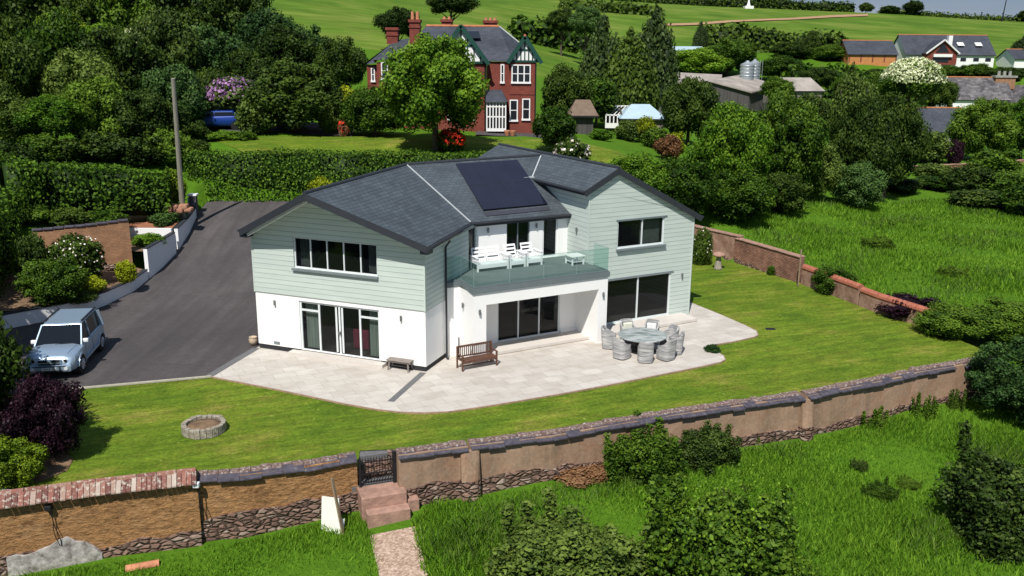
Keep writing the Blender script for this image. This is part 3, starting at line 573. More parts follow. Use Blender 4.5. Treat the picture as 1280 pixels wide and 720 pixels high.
# back walls
mb = MB(); mb.poly([TL(WW, 9, 0), TR(-8, 12.8, 0), TR(-8, 12.8, 5.3), TL(WW, 9, 5.3)]); mb.poly([TR(-8, 12.8, 0), TR(0, 12.8, 0), TR(0, 12.8, 5.3), TR(-8, 12.8, 5.3)]); mb.poly([TR(0, 12.8, 0), TR(0, 11.3, 0), TR(0, 11.3, 5.3), TR(0, 12.8, 5.3)]); mb.build('rear_wall', 'render', H)
# --- roofs (surveyed ridge and valley points)
OVL = .52

def rayplane(px, py, P0, n):
    d = sight(px, py); return EYE+d*((P0-EYE).dot(n)/d.dot(n))
A0 = rayplane(380, 241.5, TL(0, -1.75, 0), nL)     # the gable is a prow: the ridge runs out well past the wall
AU = (A0-OL).dot(uL); AZ = A0.z; WA = lambda n: TL(AU+(n+1.75)*.0, n, AZ)
EL = TL(-8.45, -OVL, ZE); ER = TL(.40, -OVL, ZE)
VB = lev(590.5, 279, ZE)                 # foot of the left valley
VT = lev(507.5, 205.5, 7.55)             # head of it
CT = lev(686, 193.5, 7.6)             # where the central ridge meets the right wing
CE = lev(712, 267, ZE); CE = TR(-.01, (CE-OR).dot(nR), ZE)
VB2 = TR((VB-OR).dot(uR), (CE-OR).dot(nR), ZE)
sl = (ZC-ZE)/((CT-OR).dot(nR)-(CE-OR).dot(nR))
RN = .16; RA = TR(1.5, -RN, ZRA); RB = TR(1.5, 11.6, ZRA)
zl = ZRA-.515*1.84; nl = (CE-OR).dot(nR)+(zl-ZE)/sl
LE0 = TR(-.34, -RN, zl); LE1 = TR(-.34, nl, zl); RE0 = TR(6.62, -RN, rt(6.62)); RE1 = TR(6.62, 11.6, rt(6.62))
CTR = TR((ZC-ZRA)/.515+1.5, (CT-OR).dot(nR), ZC)
CTL_ = TR((ZC-ZRA)/.515+1.5, (CT-OR).dot(nR), ZC)
mb = MB()
K1 = TL(-8.45, 8.6, ZE); K2 = TR(-8.4, 13.4, ZE)
mb.poly([A0, VT, K1, EL]); mb.poly([VT, K2, K1])
mb.poly([A0, ER, VB2, VT]); mb.poly([VT, VB2, CE, TR(-.01, nl, zl), CTL_])
nb = (CT-OR).dot(nR)
mb.poly([VT, CTL_, TR(-1.39, 11.6, rt(-1.39)), TR(-1.6, 13.4, ZE), K2])
mb.build('roof', 'slate', H)
mb = MB(); mb.poly([RA, LE0, LE1, CTL_, TR(-1.39, 11.6, rt(-1.39)), RB]); mb.poly([RA, RB, RE1, RE0]); mb.build('roof', 'slate', H)
# fascias, verges and soffits
def edge(mb, a, b, d=.27, off=0, th=.03): mb.bar(V(a)-Z1*(d/2+.015+off), V(b)-Z1*(d/2+.015+off), th, d)
mb = MB(); edge(mb, EL, A0); edge(mb, A0, ER); mb.box(-8.46, -8.1, -OVL, -.04, ZE-.34, ZE-.2, TL); mb.box(.06, .4, -OVL, -.04, ZE-.34, ZE-.2, TL); mb.build('bargeboard', 'char', H)
for a_, b_ in ((ER, VB2), (VB2, CE), (EL, K1)): mb = MB(); edge(mb, a_, b_, .2); mb.build('fascia', 'char', H)
mb = MB(); edge(mb, LE0, RA); edge(mb, RA, RE0); mb.build('bargeboard', 'char', H)
for a_, b_ in ((LE0, LE1), (RE0, RE1), (RB, RE1), (RB, TR(-1.39, 11.6, rt(-1.39)))): mb = MB(); edge(mb, a_, b_, .2); mb.build('fascia', 'char', H)
dz = Z1*.16
mb = MB(); mb.poly([A0-dz, WA(-.04)-dz, TL(-8.45, -.04, ZE)-dz, EL-dz]); mb.poly([A0-dz, WA(-.04)-dz, TL(.4, -.04, ZE)-dz, ER-dz]); mb.build('soffit', 'soffit', H)
mb = MB().bar(TL(-8.15, -.42, ZE-.24), rayplane(383, 251, TL(0, -1.45, 0), nL), .10, .12); mb.build('soffit_beam', 'soffit', H)
mb = MB()
mb.poly([RA-dz, TR(1.5, 0, ZRA)-dz, TR(-.34, 0, zl)-dz, LE0-dz]); mb.poly([RA-dz, TR(1.5, 0, ZRA)-dz, TR(6.62, 0, rt(6.62))-dz, RE0-dz])
mb.poly([LE0-dz, LE1-dz, TR(0, nl, zl)-dz, TR(0, -RN, zl)-dz]); mb.poly([TL(0, -.04, ZE-.18), TL(.42, -.04, ZE-.18), VB2-Z1*.18, TL(0, 7, ZE-.18)]); mb.poly([VB2-Z1*.19, CE-Z1*.19, TR(-.01, 1.9, ZE-.19), TR(-6, 1.9, ZE-.19)])
mb.build('soffit', 'soffit', H)
for a, b in ((ER, VB2), (VB2, CE), (LE0, LE1), (RE0, RE1), (EL, K1)):
    mb = MB()
    d = (b-a).normalized(); o_ = V((d.y, -d.x, 0))*.06
    if (a is EL): o_ = -o_
    if a is LE0: o_ = -o_
    mb.tube(a+o_-Z1*.06, b+o_-Z1*.06, .055, n=8); mb.build('gutter', 'char', H)
for a, b in ((A0, VT), (VT, CTL_), (RA, RB)): MB().tube(a, b, .085, n=8).build('ridge_tiles', 'char', H)
for a, b in ((VT, VB2), (CTL_, LE1-uR*.02)): MB().bar(a+Z1*.03, b+Z1*.03, .065, .03).build('valley_flashing', 'flash', H)
mb = MB().box(-.3, .3, -.12, .12, -.0, .07, lambda a, b, c: LE1+uR*(a-.25)+nR*b+Z1*(c+.0)); mb.build('valley_flashing', 'flash', H)
# downpipes
mb = MB(); t0 = TL(.33, 1.75, ZE-.2); mb.tube(t0, TL(.1, 1.8, ZE-.5), .04); mb.tube(TL(.1, 1.8, ZE-.5), TL(.1, 1.8, .05), .045); mb.tube(TL(.1, 1.8, .07), TL(.22, 1.7, .04), .05); mb.build('downpipe', 'char', H)
mb = MB(); mb.tube(TR(RW+.08, .1, 5.0), TR(RW+.08, .1, .05), .045); mb.build('downpipe', 'char', H)
# solar panels: two landscape rows on the central slope
nC = (V((0, 0, 1))*1.0-nR*sl).normalized()
def roofpt(px, py):
    d = sight(px, py); t = (CE-EYE).dot(nC)/d.dot(nC); return EYE+d*t
q = [roofpt(569, 206.5), roofpt(646, 201.5), roofpt(684, 257), roofpt(604, 264.5)]
up_ = nC*.1
def lerp2(s, t): return q[0].lerp(q[1], s).lerp(q[3].lerp(q[2], s), t)
for r in range(2):
    for c in range(4):
        a, b = c/4+.0012, (c+1)/4-.0012; s, t = r/2+.005, (r+1)/2-.005
        P4 = [lerp2(a, t), lerp2(b, t), lerp2(b, s), lerp2(a, s)]
        o = MB().hexa([p+nC*.05 for p in P4]+[p+up_ for p in P4]).build('solar_panel', 'pv', H)
mb = MB()
P4 = [lerp2(0, 1.03), lerp2(1.0, 1.03), lerp2(1.0, 1.10), lerp2(0, 1.10)]
mb.hexa([p+nC*.02 for p in P4[::-1]]+[p+nC*.035 for p in P4[::-1]]); mb.bar(lerp2(0, .5)+up_*.98, lerp2(1, .5)+up_*.98, .03, .01); mb.build('mounting_rail', 'pvf', H)
# wall lamps (down lights)
def wlamp(fr, u, n, z):
    m_ = MB(); m_.tube(fr(u, n-.07, z-.11), fr(u, n-.07, z+.11), .045, .045, 8); m_.box(u-.03, u+.03, n-.05, n-.002, z-.04, z+.04, fr); m_.build('wall_lamp', 'lamp', H)
wlamp(TL, -7.22, 0, 2.2); wlamp(TL, -1.09, 0, 2.2); wlamp(TR, 5.66, 0, 2.12); wlamp(TR, -.32, N0, 2.3); wlamp(TR, -6.54, N0, 2.3)
wlamp(lambda a, b, c: TR(U0+b, -a, c), .9, 0, 2.4); wlamp(lambda a, b, c: TR(0+b, -a, c), -.9, 0, 4.75); wlamp(TR, -4.3, 1.78, 4.95); wlamp(TR, -1.75, 1.78, 4.95)
MB().box(-7.4, -7.1, -.03, -.006, .3, .42, TL).build('wall_vent', 'alud', H)
# dark post, pot and pot plant are free-standing
# ------------------------------------------------------------------ furniture on the terrace and the balcony
def frame_at(o, rz):
    c, s_ = math.cos(rz), math.sin(rz); o = V(o)
    return lambda a, b, z: V((o.x+a*c-b*s_, o.y+a*s_+b*c, o.z+z))
def bench():
    a, b = lev(577.8, 465), lev(622, 457); o = a.lerp(b, .5); rz = math.atan2((b-a).y, (b-a).x); f = frame_at(o, rz)
    t = thing('garden_bench', 'brown slatted timber garden bench against the white pillar wall of the terrace', 'bench', tuple(o)); hw = .80
    for s_ in (-1, 1):
        MB().box(s_*hw-.03, s_*hw+.03, 0, .06, 0, .62, f).build('leg', 'teak', t); MB().box(s_*hw-.03, s_*hw+.03, .5, .56, 0, .95, f).build('leg', 'teak', t)
        MB().box(s_*hw-.035, s_*hw+.035, -.03, .55, .62, .655, f).build('armrest', 'teak', t)
    m = MB()
    for k in range(6): m.box(-hw, hw, .01+k*.085, .075+k*.085, .40, .43, f)
    m.box(-hw, hw, 0, .035, .33, .398, f); m.build('seat', 'teak', t)
    m = MB(); m.box(-hw, hw, .52, .555, .88, .96, f); m.box(-hw, hw, .52, .55, .46, .52, f)
    for k in range(17): u = -hw+.07+k*(2*hw-.14)/16; m.box(u-.018, u+.018, .525, .545, .52, .88, f)
    m.build('backrest', 'teak', t); MB().box(-hw, hw, .26, .3, .12, .16, f).build('stretcher', 'teak', t)
bench()
def stool():
    o = lev(500, 462.5); f = frame_at(o, -.36); t = thing('low_table', 'low grey brown slatted timber table against the white wall near the corner', 'table', tuple(o))
    m = MB()
    for k in range(5): m.box(-.55, .55, -.2+k*.1, -.115+k*.1, .42, .45, f)
    m.box(-.5, .5, -.16, -.13, .35, .418, f).box(-.5, .5, .2, .23, .35, .418, f); m.build('tabletop', 'greywood', t)
    for a in (-1, 1):
        for b in (-1, 1): MB().bar(f(a*.42, b*.14+.03, .41), f(a*.47, b*.2+.03, 0), .06, .05).build('leg', 'greywood', t)
    MB().box(-.44, .44, .015, .045, .14, .17, f).build('stretcher', 'greywood', t)
stool()
tp = thing('patio_table', 'large round grey striped rattan dining table with dark glass top', 'table', tuple(lev(803, 418.5, .74)-Z1*.74))
c0 = V(tp['_base'])
MB().lathe([(.95, .70), (1.05, .70), (1.07, .72), (1.07, .745), (1.05, .76), (0, .762)], c0, 40).build('tabletop', 'tabletop', tp)
MB().lathe([(.62, .0), (.60, .08), (.45, .3), (.45, .70)], c0, 24).build('base', 'iron', tp)
MB().lathe([(.38, .764), (.38, .775), (0, .777)], c0, 24).build('lazy_susan', 'tabletop', tp)
def rattan_chair(label):
    t = thing('rattan_chair', label, 'chair', (0, 0, 0), 'rattan chairs around the round terrace table', 0); del t['_base']
    # faces -y (seat front toward -y), curved high back
    m = MB(); m.box(-.32, .32, -.34, .30, .03, .44); m.build('seat', 'rattan', t, bevel=.04)
    m = MB(); n = 12; pts = []; n = 18
    for ly in (0, 1):
        r = .37 if ly == 0 else .29
        for k in range(n+1): a = R(-35)+R(250)*k/n; cc, ss = math.cos(a), math.sin(a); pts.append((r*math.copysign(abs(cc)**.6, cc), r*math.copysign(abs(ss)**.6, ss)+.02))
    def top(k): s_ = abs(k/n-.5)*2; return 1.0-.34*min(1, max(0, (s_-.42)/.40))
    for k in range(n):
        (x0, y0), (x1, y1) = pts[k], pts[k+1]; (X0, Y0), (X1, Y1) = pts[n+1+k], pts[n+2+k]
        t0, t1 = top(k), top(k+1); ex = lambda x, y, z: (x*(1+.06*(z-.3)), y+(.08*(z-.3) if y > 0 else 0), z)
        m.hexa([ex(X0, Y0, .05), ex(x0, y0, .05), ex(x1, y1, .05), ex(X1, Y1, .05), ex(X0, Y0, t0), ex(x0, y0, t0), ex(x1, y1, t1), ex(X1, Y1, t1)])
    m.build('backrest', 'rattan', t)
    for a in (-1, 1):
        for b in (-1, 1): MB().box(a*.27-.02, a*.27+.02, b*.27-.02, b*.27+.02, 0, .04).build('leg', 'iron', t)
    return t
lab = ['grey rattan chair in front of the round table, its back nearest the lawn', 'grey rattan chair at the front left of the round table', 'grey rattan chair at the front right of the round table, striped back to the lawn',
       'grey rattan chair right of the round table, hiding the one behind it', 'grey rattan chair at the far right of the table by the stone step', 'grey rattan chair behind the table with a white cushion, facing the lawn', 'grey rattan chair behind the table with a cream cushion, facing the lawn', 'grey rattan chair left of the table beside the white pillar']
ch0 = rattan_chair(lab[0]); ch0_used = False
for i, a in enumerate((-92, -135, -52, -12, 25, 66, 108, 165)):
    r = 1.43; p = c0+V((r*math.cos(R(a)), r*math.sin(R(a)), 0)); rz = R(a)-R(90)
    if not ch0_used: ch0.location = p; ch0.rotation_euler = (0, 0, rz); ch0.scale = (.90, .92, .96); ch0_used = True
    else: dup(ch0, p, rz, label=lab[i])
    if i in (5, 6):
        f = frame_at(p, rz); tag(MB().box(-.22, .22, .02, .16, .46, .86, f).build('cushion', 'white' if i == 5 else 'cream', bevel=.04), ['white', 'cream'][i-5]+' cushion propped on the rattan chair behind the table', 'cushion')
# balcony sofa set
DK = 3.346
def lounge(u0, u1, label, cat, name, n0=.62, seats=1):
    o = TR((u0+u1)/2, n0+.36, DK); f = lambda a, b, z: TR((u0+u1)/2+a, n0+.36+b, DK+z); w_ = (u1-u0)/2
    t = thing(name, label, cat, tuple(o))
    for a in (-1, 1):
        for b in (-1, 1): MB().box(a*w_-.035, a*w_+.035, b*.34-.035, b*.34+.035, 0, .60, f).build('leg', 'white', t)
        m = MB().box(a*w_-.05, a*w_+.05, -.40, .40, .60, .64, f); m.build('armrest', 'white', t)
        m = MB()
        for k in range(3): m.box(a*w_-.012, a*w_+.012, -.31, .31, .32+k*.09, .37+k*.09, f)
        m.build('side_panel', 'white', t)
    m = MB()
    for k in range(6): m.box(-w_+.04, w_-.04, -.36+k*.12, -.27+k*.12, .29, .32, f)
    m.box(-w_+.04, w_-.04, -.37, -.33, .14, .288, f); m.build('seat', 'white', t)
    for s_ in range(seats):
        a0 = -w_+.05+s_*(2*w_-.1)/seats+.02; a1 = a0+(2*w_-.1)/seats-.04; m = MB()
        fb = lambda a, b, z: f(a, .28+b+(z-.3)*.35, z)
        for a in (a0, a1-.05): m.box(a, a+.05, 0, .04, .33, .92, fb)
        for k in range(4): m.box(a0+.05, a1-.05, 0, .035, .36+k*.16, .44+k*.16, fb)
        m.build('backrest', 'white', t)
lounge(-5.37, -3.86, 'white slatted two seat garden sofa on the balcony', 'sofa', 'garden_sofa', seats=2)
lounge(-3.72, -2.98, 'white slatted armchair on the balcony next to the sofa', 'armchair', 'garden_armchair')
lounge(-2.84, -2.10, 'white slatted armchair on the balcony nearest the grey door', 'armchair', 'garden_armchair')
def ctable():
    o = TR(-.62, .12, DK); f = lambda a, b, z: TR(-.62+a, .12+b, DK+z); t = thing('coffee_table', 'low pale slatted coffee table at the right end of the balcony', 'table', tuple(o))
    m = MB()
    for k in range(6): m.box(-.38, .38, -.36+k*.12, -.265+k*.12, .38, .42, f)
    m.build('tabletop', 'soffit', t)
    for a in (-1, 1):
        for b in (-1, 1): MB().box(a*.3-.03, a*.3+.03, b*.28-.03, b*.28+.03, 0, .378, f).build('leg', 'white', t)
    MB().box(-.28, .28, -.25, .25, .12, .15, f).build('shelf', 'white', t)
ctable()
tag(MB().tube(TR(-6.98, -.75, 0), TR(-6.98, -.75, .95), .03).build('post', 'iron'), 'thin dark upright post by the black downpipe, left of the bench', 'post')
o = thing('plant_pot', 'round pale clay pot at the left corner of the white house wall', 'plant pot', tuple(lev(317, 431)))
pc = V(o['_base']); MB().lathe([(.12, 0), (.19, .15), (.20, .28), (.17, .36), (.19, .38), (.14, .38), (.13, .33)], pc, 16).build('pot', 'pot', o, smooth=True); MB().lathe([(.13, .32), (0, .34)], pc, 12).build('soil', 'earth', o)

# stone ring planter on the lawn
o = thing('stone_planter', 'round weathered stone ring planter filled with dry soil on the lawn', 'planter', tuple(lev(255.5, 537, 0)))
pc = V(o['_base'])-Z1*.05; m = MB(); n = 22; rg = random.Random(4)
for k in range(n):
    a0, a1 = 2*math.pi*(k+.03)/n, 2*math.pi*(k+.97)/n; ro, ri, zt = .74+rg.uniform(-.02, .02), .58, .33+rg.uniform(-.02, .02)
    pp = [(ri, a0), (ro, a0), (ro, a1), (ri, a1)]; m.hexa([pc+V((r*math.cos(a), r*math.sin(a), 0)) for r, a in pp]+[pc+V((r*math.cos(a), r*math.sin(a), zt)) for r, a in pp])
m.build('stone_ring', 'ringstone', o, bevel=.02); MB().lathe([(.6, 0), (.6, .22), (.3, .26), (0, .25)], pc, 24).build('soil', 'earth', o, smooth=True)
# staddle stone
o = thing('staddle_stone', 'pale stone staddle stone with a mushroom cap by the boundary wall', 'ornament', tuple(lev(897.5, 335.5)))
pc = V(o['_base']); MB().lathe([(.26, -.02), (.24, .1), (.13, .72), (.12, .76)], pc, 8).build('pillar', 'ringstone', o); MB().lathe([(.14, .74), (.38, .80), (.40, .88), (.30, .98), (.12, 1.04), (0, 1.05)], pc, 16).build('cap', 'sand', o, smooth=True)

# ------------------------------------------------------------------ silver four by four
def car(name, label, origin, rz, paint, Ls=4.3, W=1.86, suv=True, details=True):
    t = thing(name, label, 'car', tuple(origin)); f = frame_at(origin, rz)     # front toward -y of the frame
    h = W/2; L = Ls/2
    # body loft stations: y, half width, sill z, belt z, crown z
    st = [(-L, h*.80, .42, .60, .62), (-L+.05, h*.90, .38, .86, .88), (-L+.22, h*.965, .34, .95, 1.0), (-L+.7, h, .32, 1.0, 1.06), (-L+1.25, h, .32, 1.04, 1.11), (-L+2.2, h*1.0, .32, 1.06, 1.08), (L-1.0, h*1.0, .32, 1.08, 1.10), (L-.25, h*.985, .36, 1.08, 1.10), (L-.06, h*.93, .42, 1.06, 1.08), (L, h*.84, .48, .9, .92)]
    m = MB(); ring = []
    for y, hw, z0, zb, zc in st:
        zm = (z0+zb)/2
        r = [(-hw*.86, z0-.02), (-hw*.97, z0+.06), (-hw*1.0, zm), (-hw*.985, zb-.07), (-hw*.93, zb), (-hw*.55, zc), (0, zc+.012), (hw*.55, zc), (hw*.93, zb), (hw*.985, zb-.07), (hw, zm), (hw*.97, z0+.06), (hw*.86, z0-.02)]
        ring.append([len(m.v)+k for k in range(len(r))]); m.v += [f(x, y, z) for x, z in r]
    nn = len(ring[0])
    for a, b in zip(ring, ring[1:]):
        for k in range(nn): m.f.append((a[k], a[(k+1) % nn], b[(k+1) % nn], b[k])); m.t.append(.5)
    m.f.append(tuple(ring[0])); m.f.append(tuple(ring[-1][::-1])); m.t += [.5]*2
    m.build('body', paint, t, smooth=True)
    zr = 1.80 if suv else 1.45
    ys = (-L+1.22, -L+1.92, L-.32, L-.10) if suv else (-L+1.1, -L+1.8, L-.9, L-.35)
    g = MB(); zb = 1.03; b0, b1 = h*.90, h*.76
    P = [f(-b0, ys[0], zb+.02), f(b0, ys[0], zb+.02), f(b0, ys[3], zb+.02), f(-b0, ys[3], zb+.02), f(-b1, ys[1], zr-.06), f(b1, ys[1], zr-.06), f(b1, ys[2], zr-.05), f(-b1, ys[2], zr-.05)]
    g.hexa(P); g.build('cabin_glass', 'carglass', t, bevel=.03)
    rf = MB(); e_ = .02
    rf.hexa([f(-b1-e_, ys[1]-.03, zr-.075), f(b1+e_, ys[1]-.03, zr-.075), f(b1+e_, ys[2]+.06, zr-.065), f(-b1-e_, ys[2]+.06, zr-.065), f(-b1+.06, ys[1]+.07, zr-.01), f(b1-.06, ys[1]+.07, zr-.01), f(b1-.06, ys[2]-.02, zr), f(-b1+.06, ys[2]-.02, zr)])
    rf.build('roof', paint, t, bevel=.03)
    up = V((0, 0, 1))
    def lerpP(s, a): lo = f(s*b0, a[0], zb+.02); hi = f(s*b1, a[1], zr-.06); return lo, hi
    for s in (-1, 1):
        cols = [((ys[0], ys[1]), .05), ((-L+2.35, -L+2.4), .10), ((L-.45, L-.5), .34)] if suv else [((ys[0], ys[1]), .06), ((-.1, -.05), .08), ((ys[3], ys[2]), .1)]
        for (yy, ww) in cols:
            lo, hi = lerpP(s, yy); out_ = (f(s, 0, 0)-f(0, 0, 0)).normalized()*.008; MB().bar(lo+out_, hi+out_, .05, ww, up=(f(s, 0, 0)-f(0, 0, 0))).build('pillar', paint, t)
    if not details:
        for s in (-1, 1):
            for y in (-L+.8, L-.75): MB().tube(f(s*(h-.2), y, .33), f(s*(h+.005), y, .33), .33, n=20).build('wheel', 'tyre', t)
        for s in (-1, 1): MB().box(s*h*.62-.16, s*h*.62+.16, -L-.01, -L+.05, .62, .76, f).build('headlight', 'lens', t, bevel=.02)
        return t
    # roof rails
    for s in (-1, 1): MB().bar(f(s*(b1-.02), ys[1]+.18, zr+.035), f(s*(b1-.02), ys[2]-.05, zr+.04), .05, .05).build('roof_rail', 'trim', t)
    for s in (-1, 1):
        for y in (-L+.80, L-.78):
            wh = MB().tube(f(s*(h-.24), y, .375), f(s*(h+.02), y, .375), .375, n=28).build('wheel', 'tyre', t, bevel=.03)
            rm = MB().tube(f(s*(h+.0), y, .375), f(s*(h+.032), y, .375), .235, .225, n=24); rm = rm.build('rim', 'rim', None); rm.data.transform(Matrix.Translation(-V(origin))); rm.parent = wh
            hb = MB()
            for k in range(6):
                a = 2*math.pi*k/6; hb.bar(f(s*(h+.04), y, .375), f(s*(h+.04), y+.21*math.cos(a), .375+.21*math.sin(a)), .05, .03)
            hb = hb.build('spokes', 'chrome', None); hb.data.transform(Matrix.Translation(-V(origin))); hb.parent = wh
            ar = MB(); n = 16
            for k in range(n):
                a0, a1 = math.pi*k/n-.15, math.pi*(k+1)/n-.15+(.3/n); r0, r1 = .40, .50
                q_ = lambda r, a, x: f(s*x, y+r*math.cos(a), .375+r*math.sin(a)); ar.hexa([q_(r0, a0, h-.08), q_(r0, a0, h+.035), q_(r1, a0, h+.03), q_(r1, a0, h-.08), q_(r0, a1, h-.08), q_(r0, a1, h+.035), q_(r1, a1, h+.03), q_(r1, a1, h-.08)])
            ar.build('wheel_arch', paint, t)
            MB().tube(f(s*(h-.3), y, .375), f(s*(h+.008), y, .375), .41, n=24).build('wheel_well', 'trim', t)
        MB().box(s*(h+.01)-.03, s*(h+.01)+.03, -L+1.28, L-1.28, .40, .50, f).build('sill_trim', 'carpaint', t)
        m = MB().box(s*(h+.02)-.12 if s > 0 else s*(h+.02)-.10, s*(h+.02)+.10 if s > 0 else s*(h+.02)+.12, -L+1.42, -L+1.56, 1.08, 1.24, f); m.build('wing_mirror', 'white', t, bevel=.04)
        
        for yy in (1.40, 2.42): MB().box(s*(h*.998)-.003, s*(h*.998)+.006, -L+yy, -L+yy+.012, .5, 1.02, f).build('door_gap', 'trim', t)
        MB().box(s*(h+.005)-.02, s*(h+.005)+.02, -L+2.2, -L+2.36, .90, .93, f).build('door_handle', 'chrome', t)
        # headlamps
        hl = MB().hexa([f(s*.52, -L-.015, .70), f(s*.86, -L+.16, .72), f(s*.86, -L+.30, .72), f(s*.52, -L+.1, .70), f(s*.50, -L+.03, .88), f(s*.84, -L+.2, .93), f(s*.84, -L+.34, .94), f(s*.50, -L+.14, .89)]).build('headlight', 'lens', t, bevel=.015)
        b_ = MB()
        for k in (.60, .75): p = f(s*k, -L-.02+(k-.52)*.5, .80); b_.tube(p, p+(f(0, -1, 0)-f(0, 0, 0))*.03, .062, n=12)
        b_ = b_.build('bulb', 'trim', None); b_.data.transform(Matrix.Translation(-V(origin))); b_.parent = hl
        p = f(s*.62, -L-.085, .50); MB().tube(p, p+(f(0, -1, 0)-f(0, 0, 0))*.02, .075, n=14).build('fog_lamp', 'lens', t)
    MB().hexa([f(-.80, -L+.1, .36), f(.80, -L+.1, .36), f(.80, -L+.3, .36), f(-.80, -L+.3, .36), f(-.80, -L+.1, .6), f(.80, -L+.1, .6), f(.80, -L+.3, .6), f(-.80, -L+.3, .6)])
    MB().box(-.82, .82, -L-.085, -L+.2, .34, .63, f).build('bumper', paint, t, bevel=.07)
    MB().box(-.46, .46, -L-.03, -L+.1, .66, .87, f).build('grille_surround', paint, t, bevel=.03)
    for s in (-1, 1): MB().box(min(s*.07, s*.40), max(s*.07, s*.40), -L-.036, -L-.02, .75, .845, f).build('grille_slot', 'trim', t)
    MB().box(-.38, .38, -L-.036, -L-.02, .665, .705, f).build('grille_slot', 'trim', t)
    MB().hexa([f(-.035, -L-.045, .76), f(.035, -L-.045, .76), f(.035, -L-.03, .76), f(-.035, -L-.03, .76), f(-.004, -L-.045, .83), f(.004, -L-.045, .83), f(.004, -L-.03, .83), f(-.004, -L-.03, .83)]).build('emblem', 'chrome', t)
    MB().box(-.50, .50, -L-.092, -L-.084, .37, .43, f).build('air_intake', 'trim', t); MB().box(-.62, .62, -L-.089, -L-.082, .575, .615, f).build('bumper_slot', 'trim', t)
    MB().box(-.27, .27, -L-.105, -L-.09, .44, .55, f).build('number_plate', 'plate', t)
    m = MB()
    for k in range(7):
        if k == 4: continue
        x = -.21+k*.068; m.box(x, x+.012, -L-.109, -L-.106, .46, .53, f); m.box(x+.03, x+.042, -L-.109, -L-.106, .46, .53, f)
        m.box(x+.012, x+.03, -L-.109, -L-.106, .49 if k % 2 else .518, .502 if k % 2 else .53, f)
    k_ = m.build('plate_lettering', 'trim', t)
    for s in (-1, 1): MB().bar(f(s*.1, -L+1.2, 1.12), f(s*.1+.5, -L+1.26, 1.15), .02, .02).build('wiper', 'trim', t)
    for s in (-1, 1): MB().bar(f(s*.62, -L+.25, 1.005), f(s*.72, -L+1.15, 1.115), .012, .012).build('bonnet_crease', paint, t)
    MB().hexa([f(-.45, L, .75), f(.35, L, .75), f(.35, L+.2, .75), f(-.45, L+.2, .75), f(-.45, L, 1.4), f(.35, L, 1.4), f(.35, L+.2, 1.4), f(-.45, L+.2, 1.4)]).build('spare_wheel_cover', paint, t, bevel=.1)
    # dim seats and steering wheel behind the windscreen are hidden by the tinted glass
    return t
fr_ = lev(98, 470); rr_ = lev(130, 433); dv = (rr_-fr_).normalized()
ctr = lev(65, 474)+V((dv.x, dv.y, 0))*2.15
CARZ = math.atan2(-dv.x, dv.y)
car('parked_car', 'silver blue off road car with black roof rails parked on the drive', V((ctr.x, ctr.y, -.02)), CARZ, 'carpaint', 4.45, 1.98)

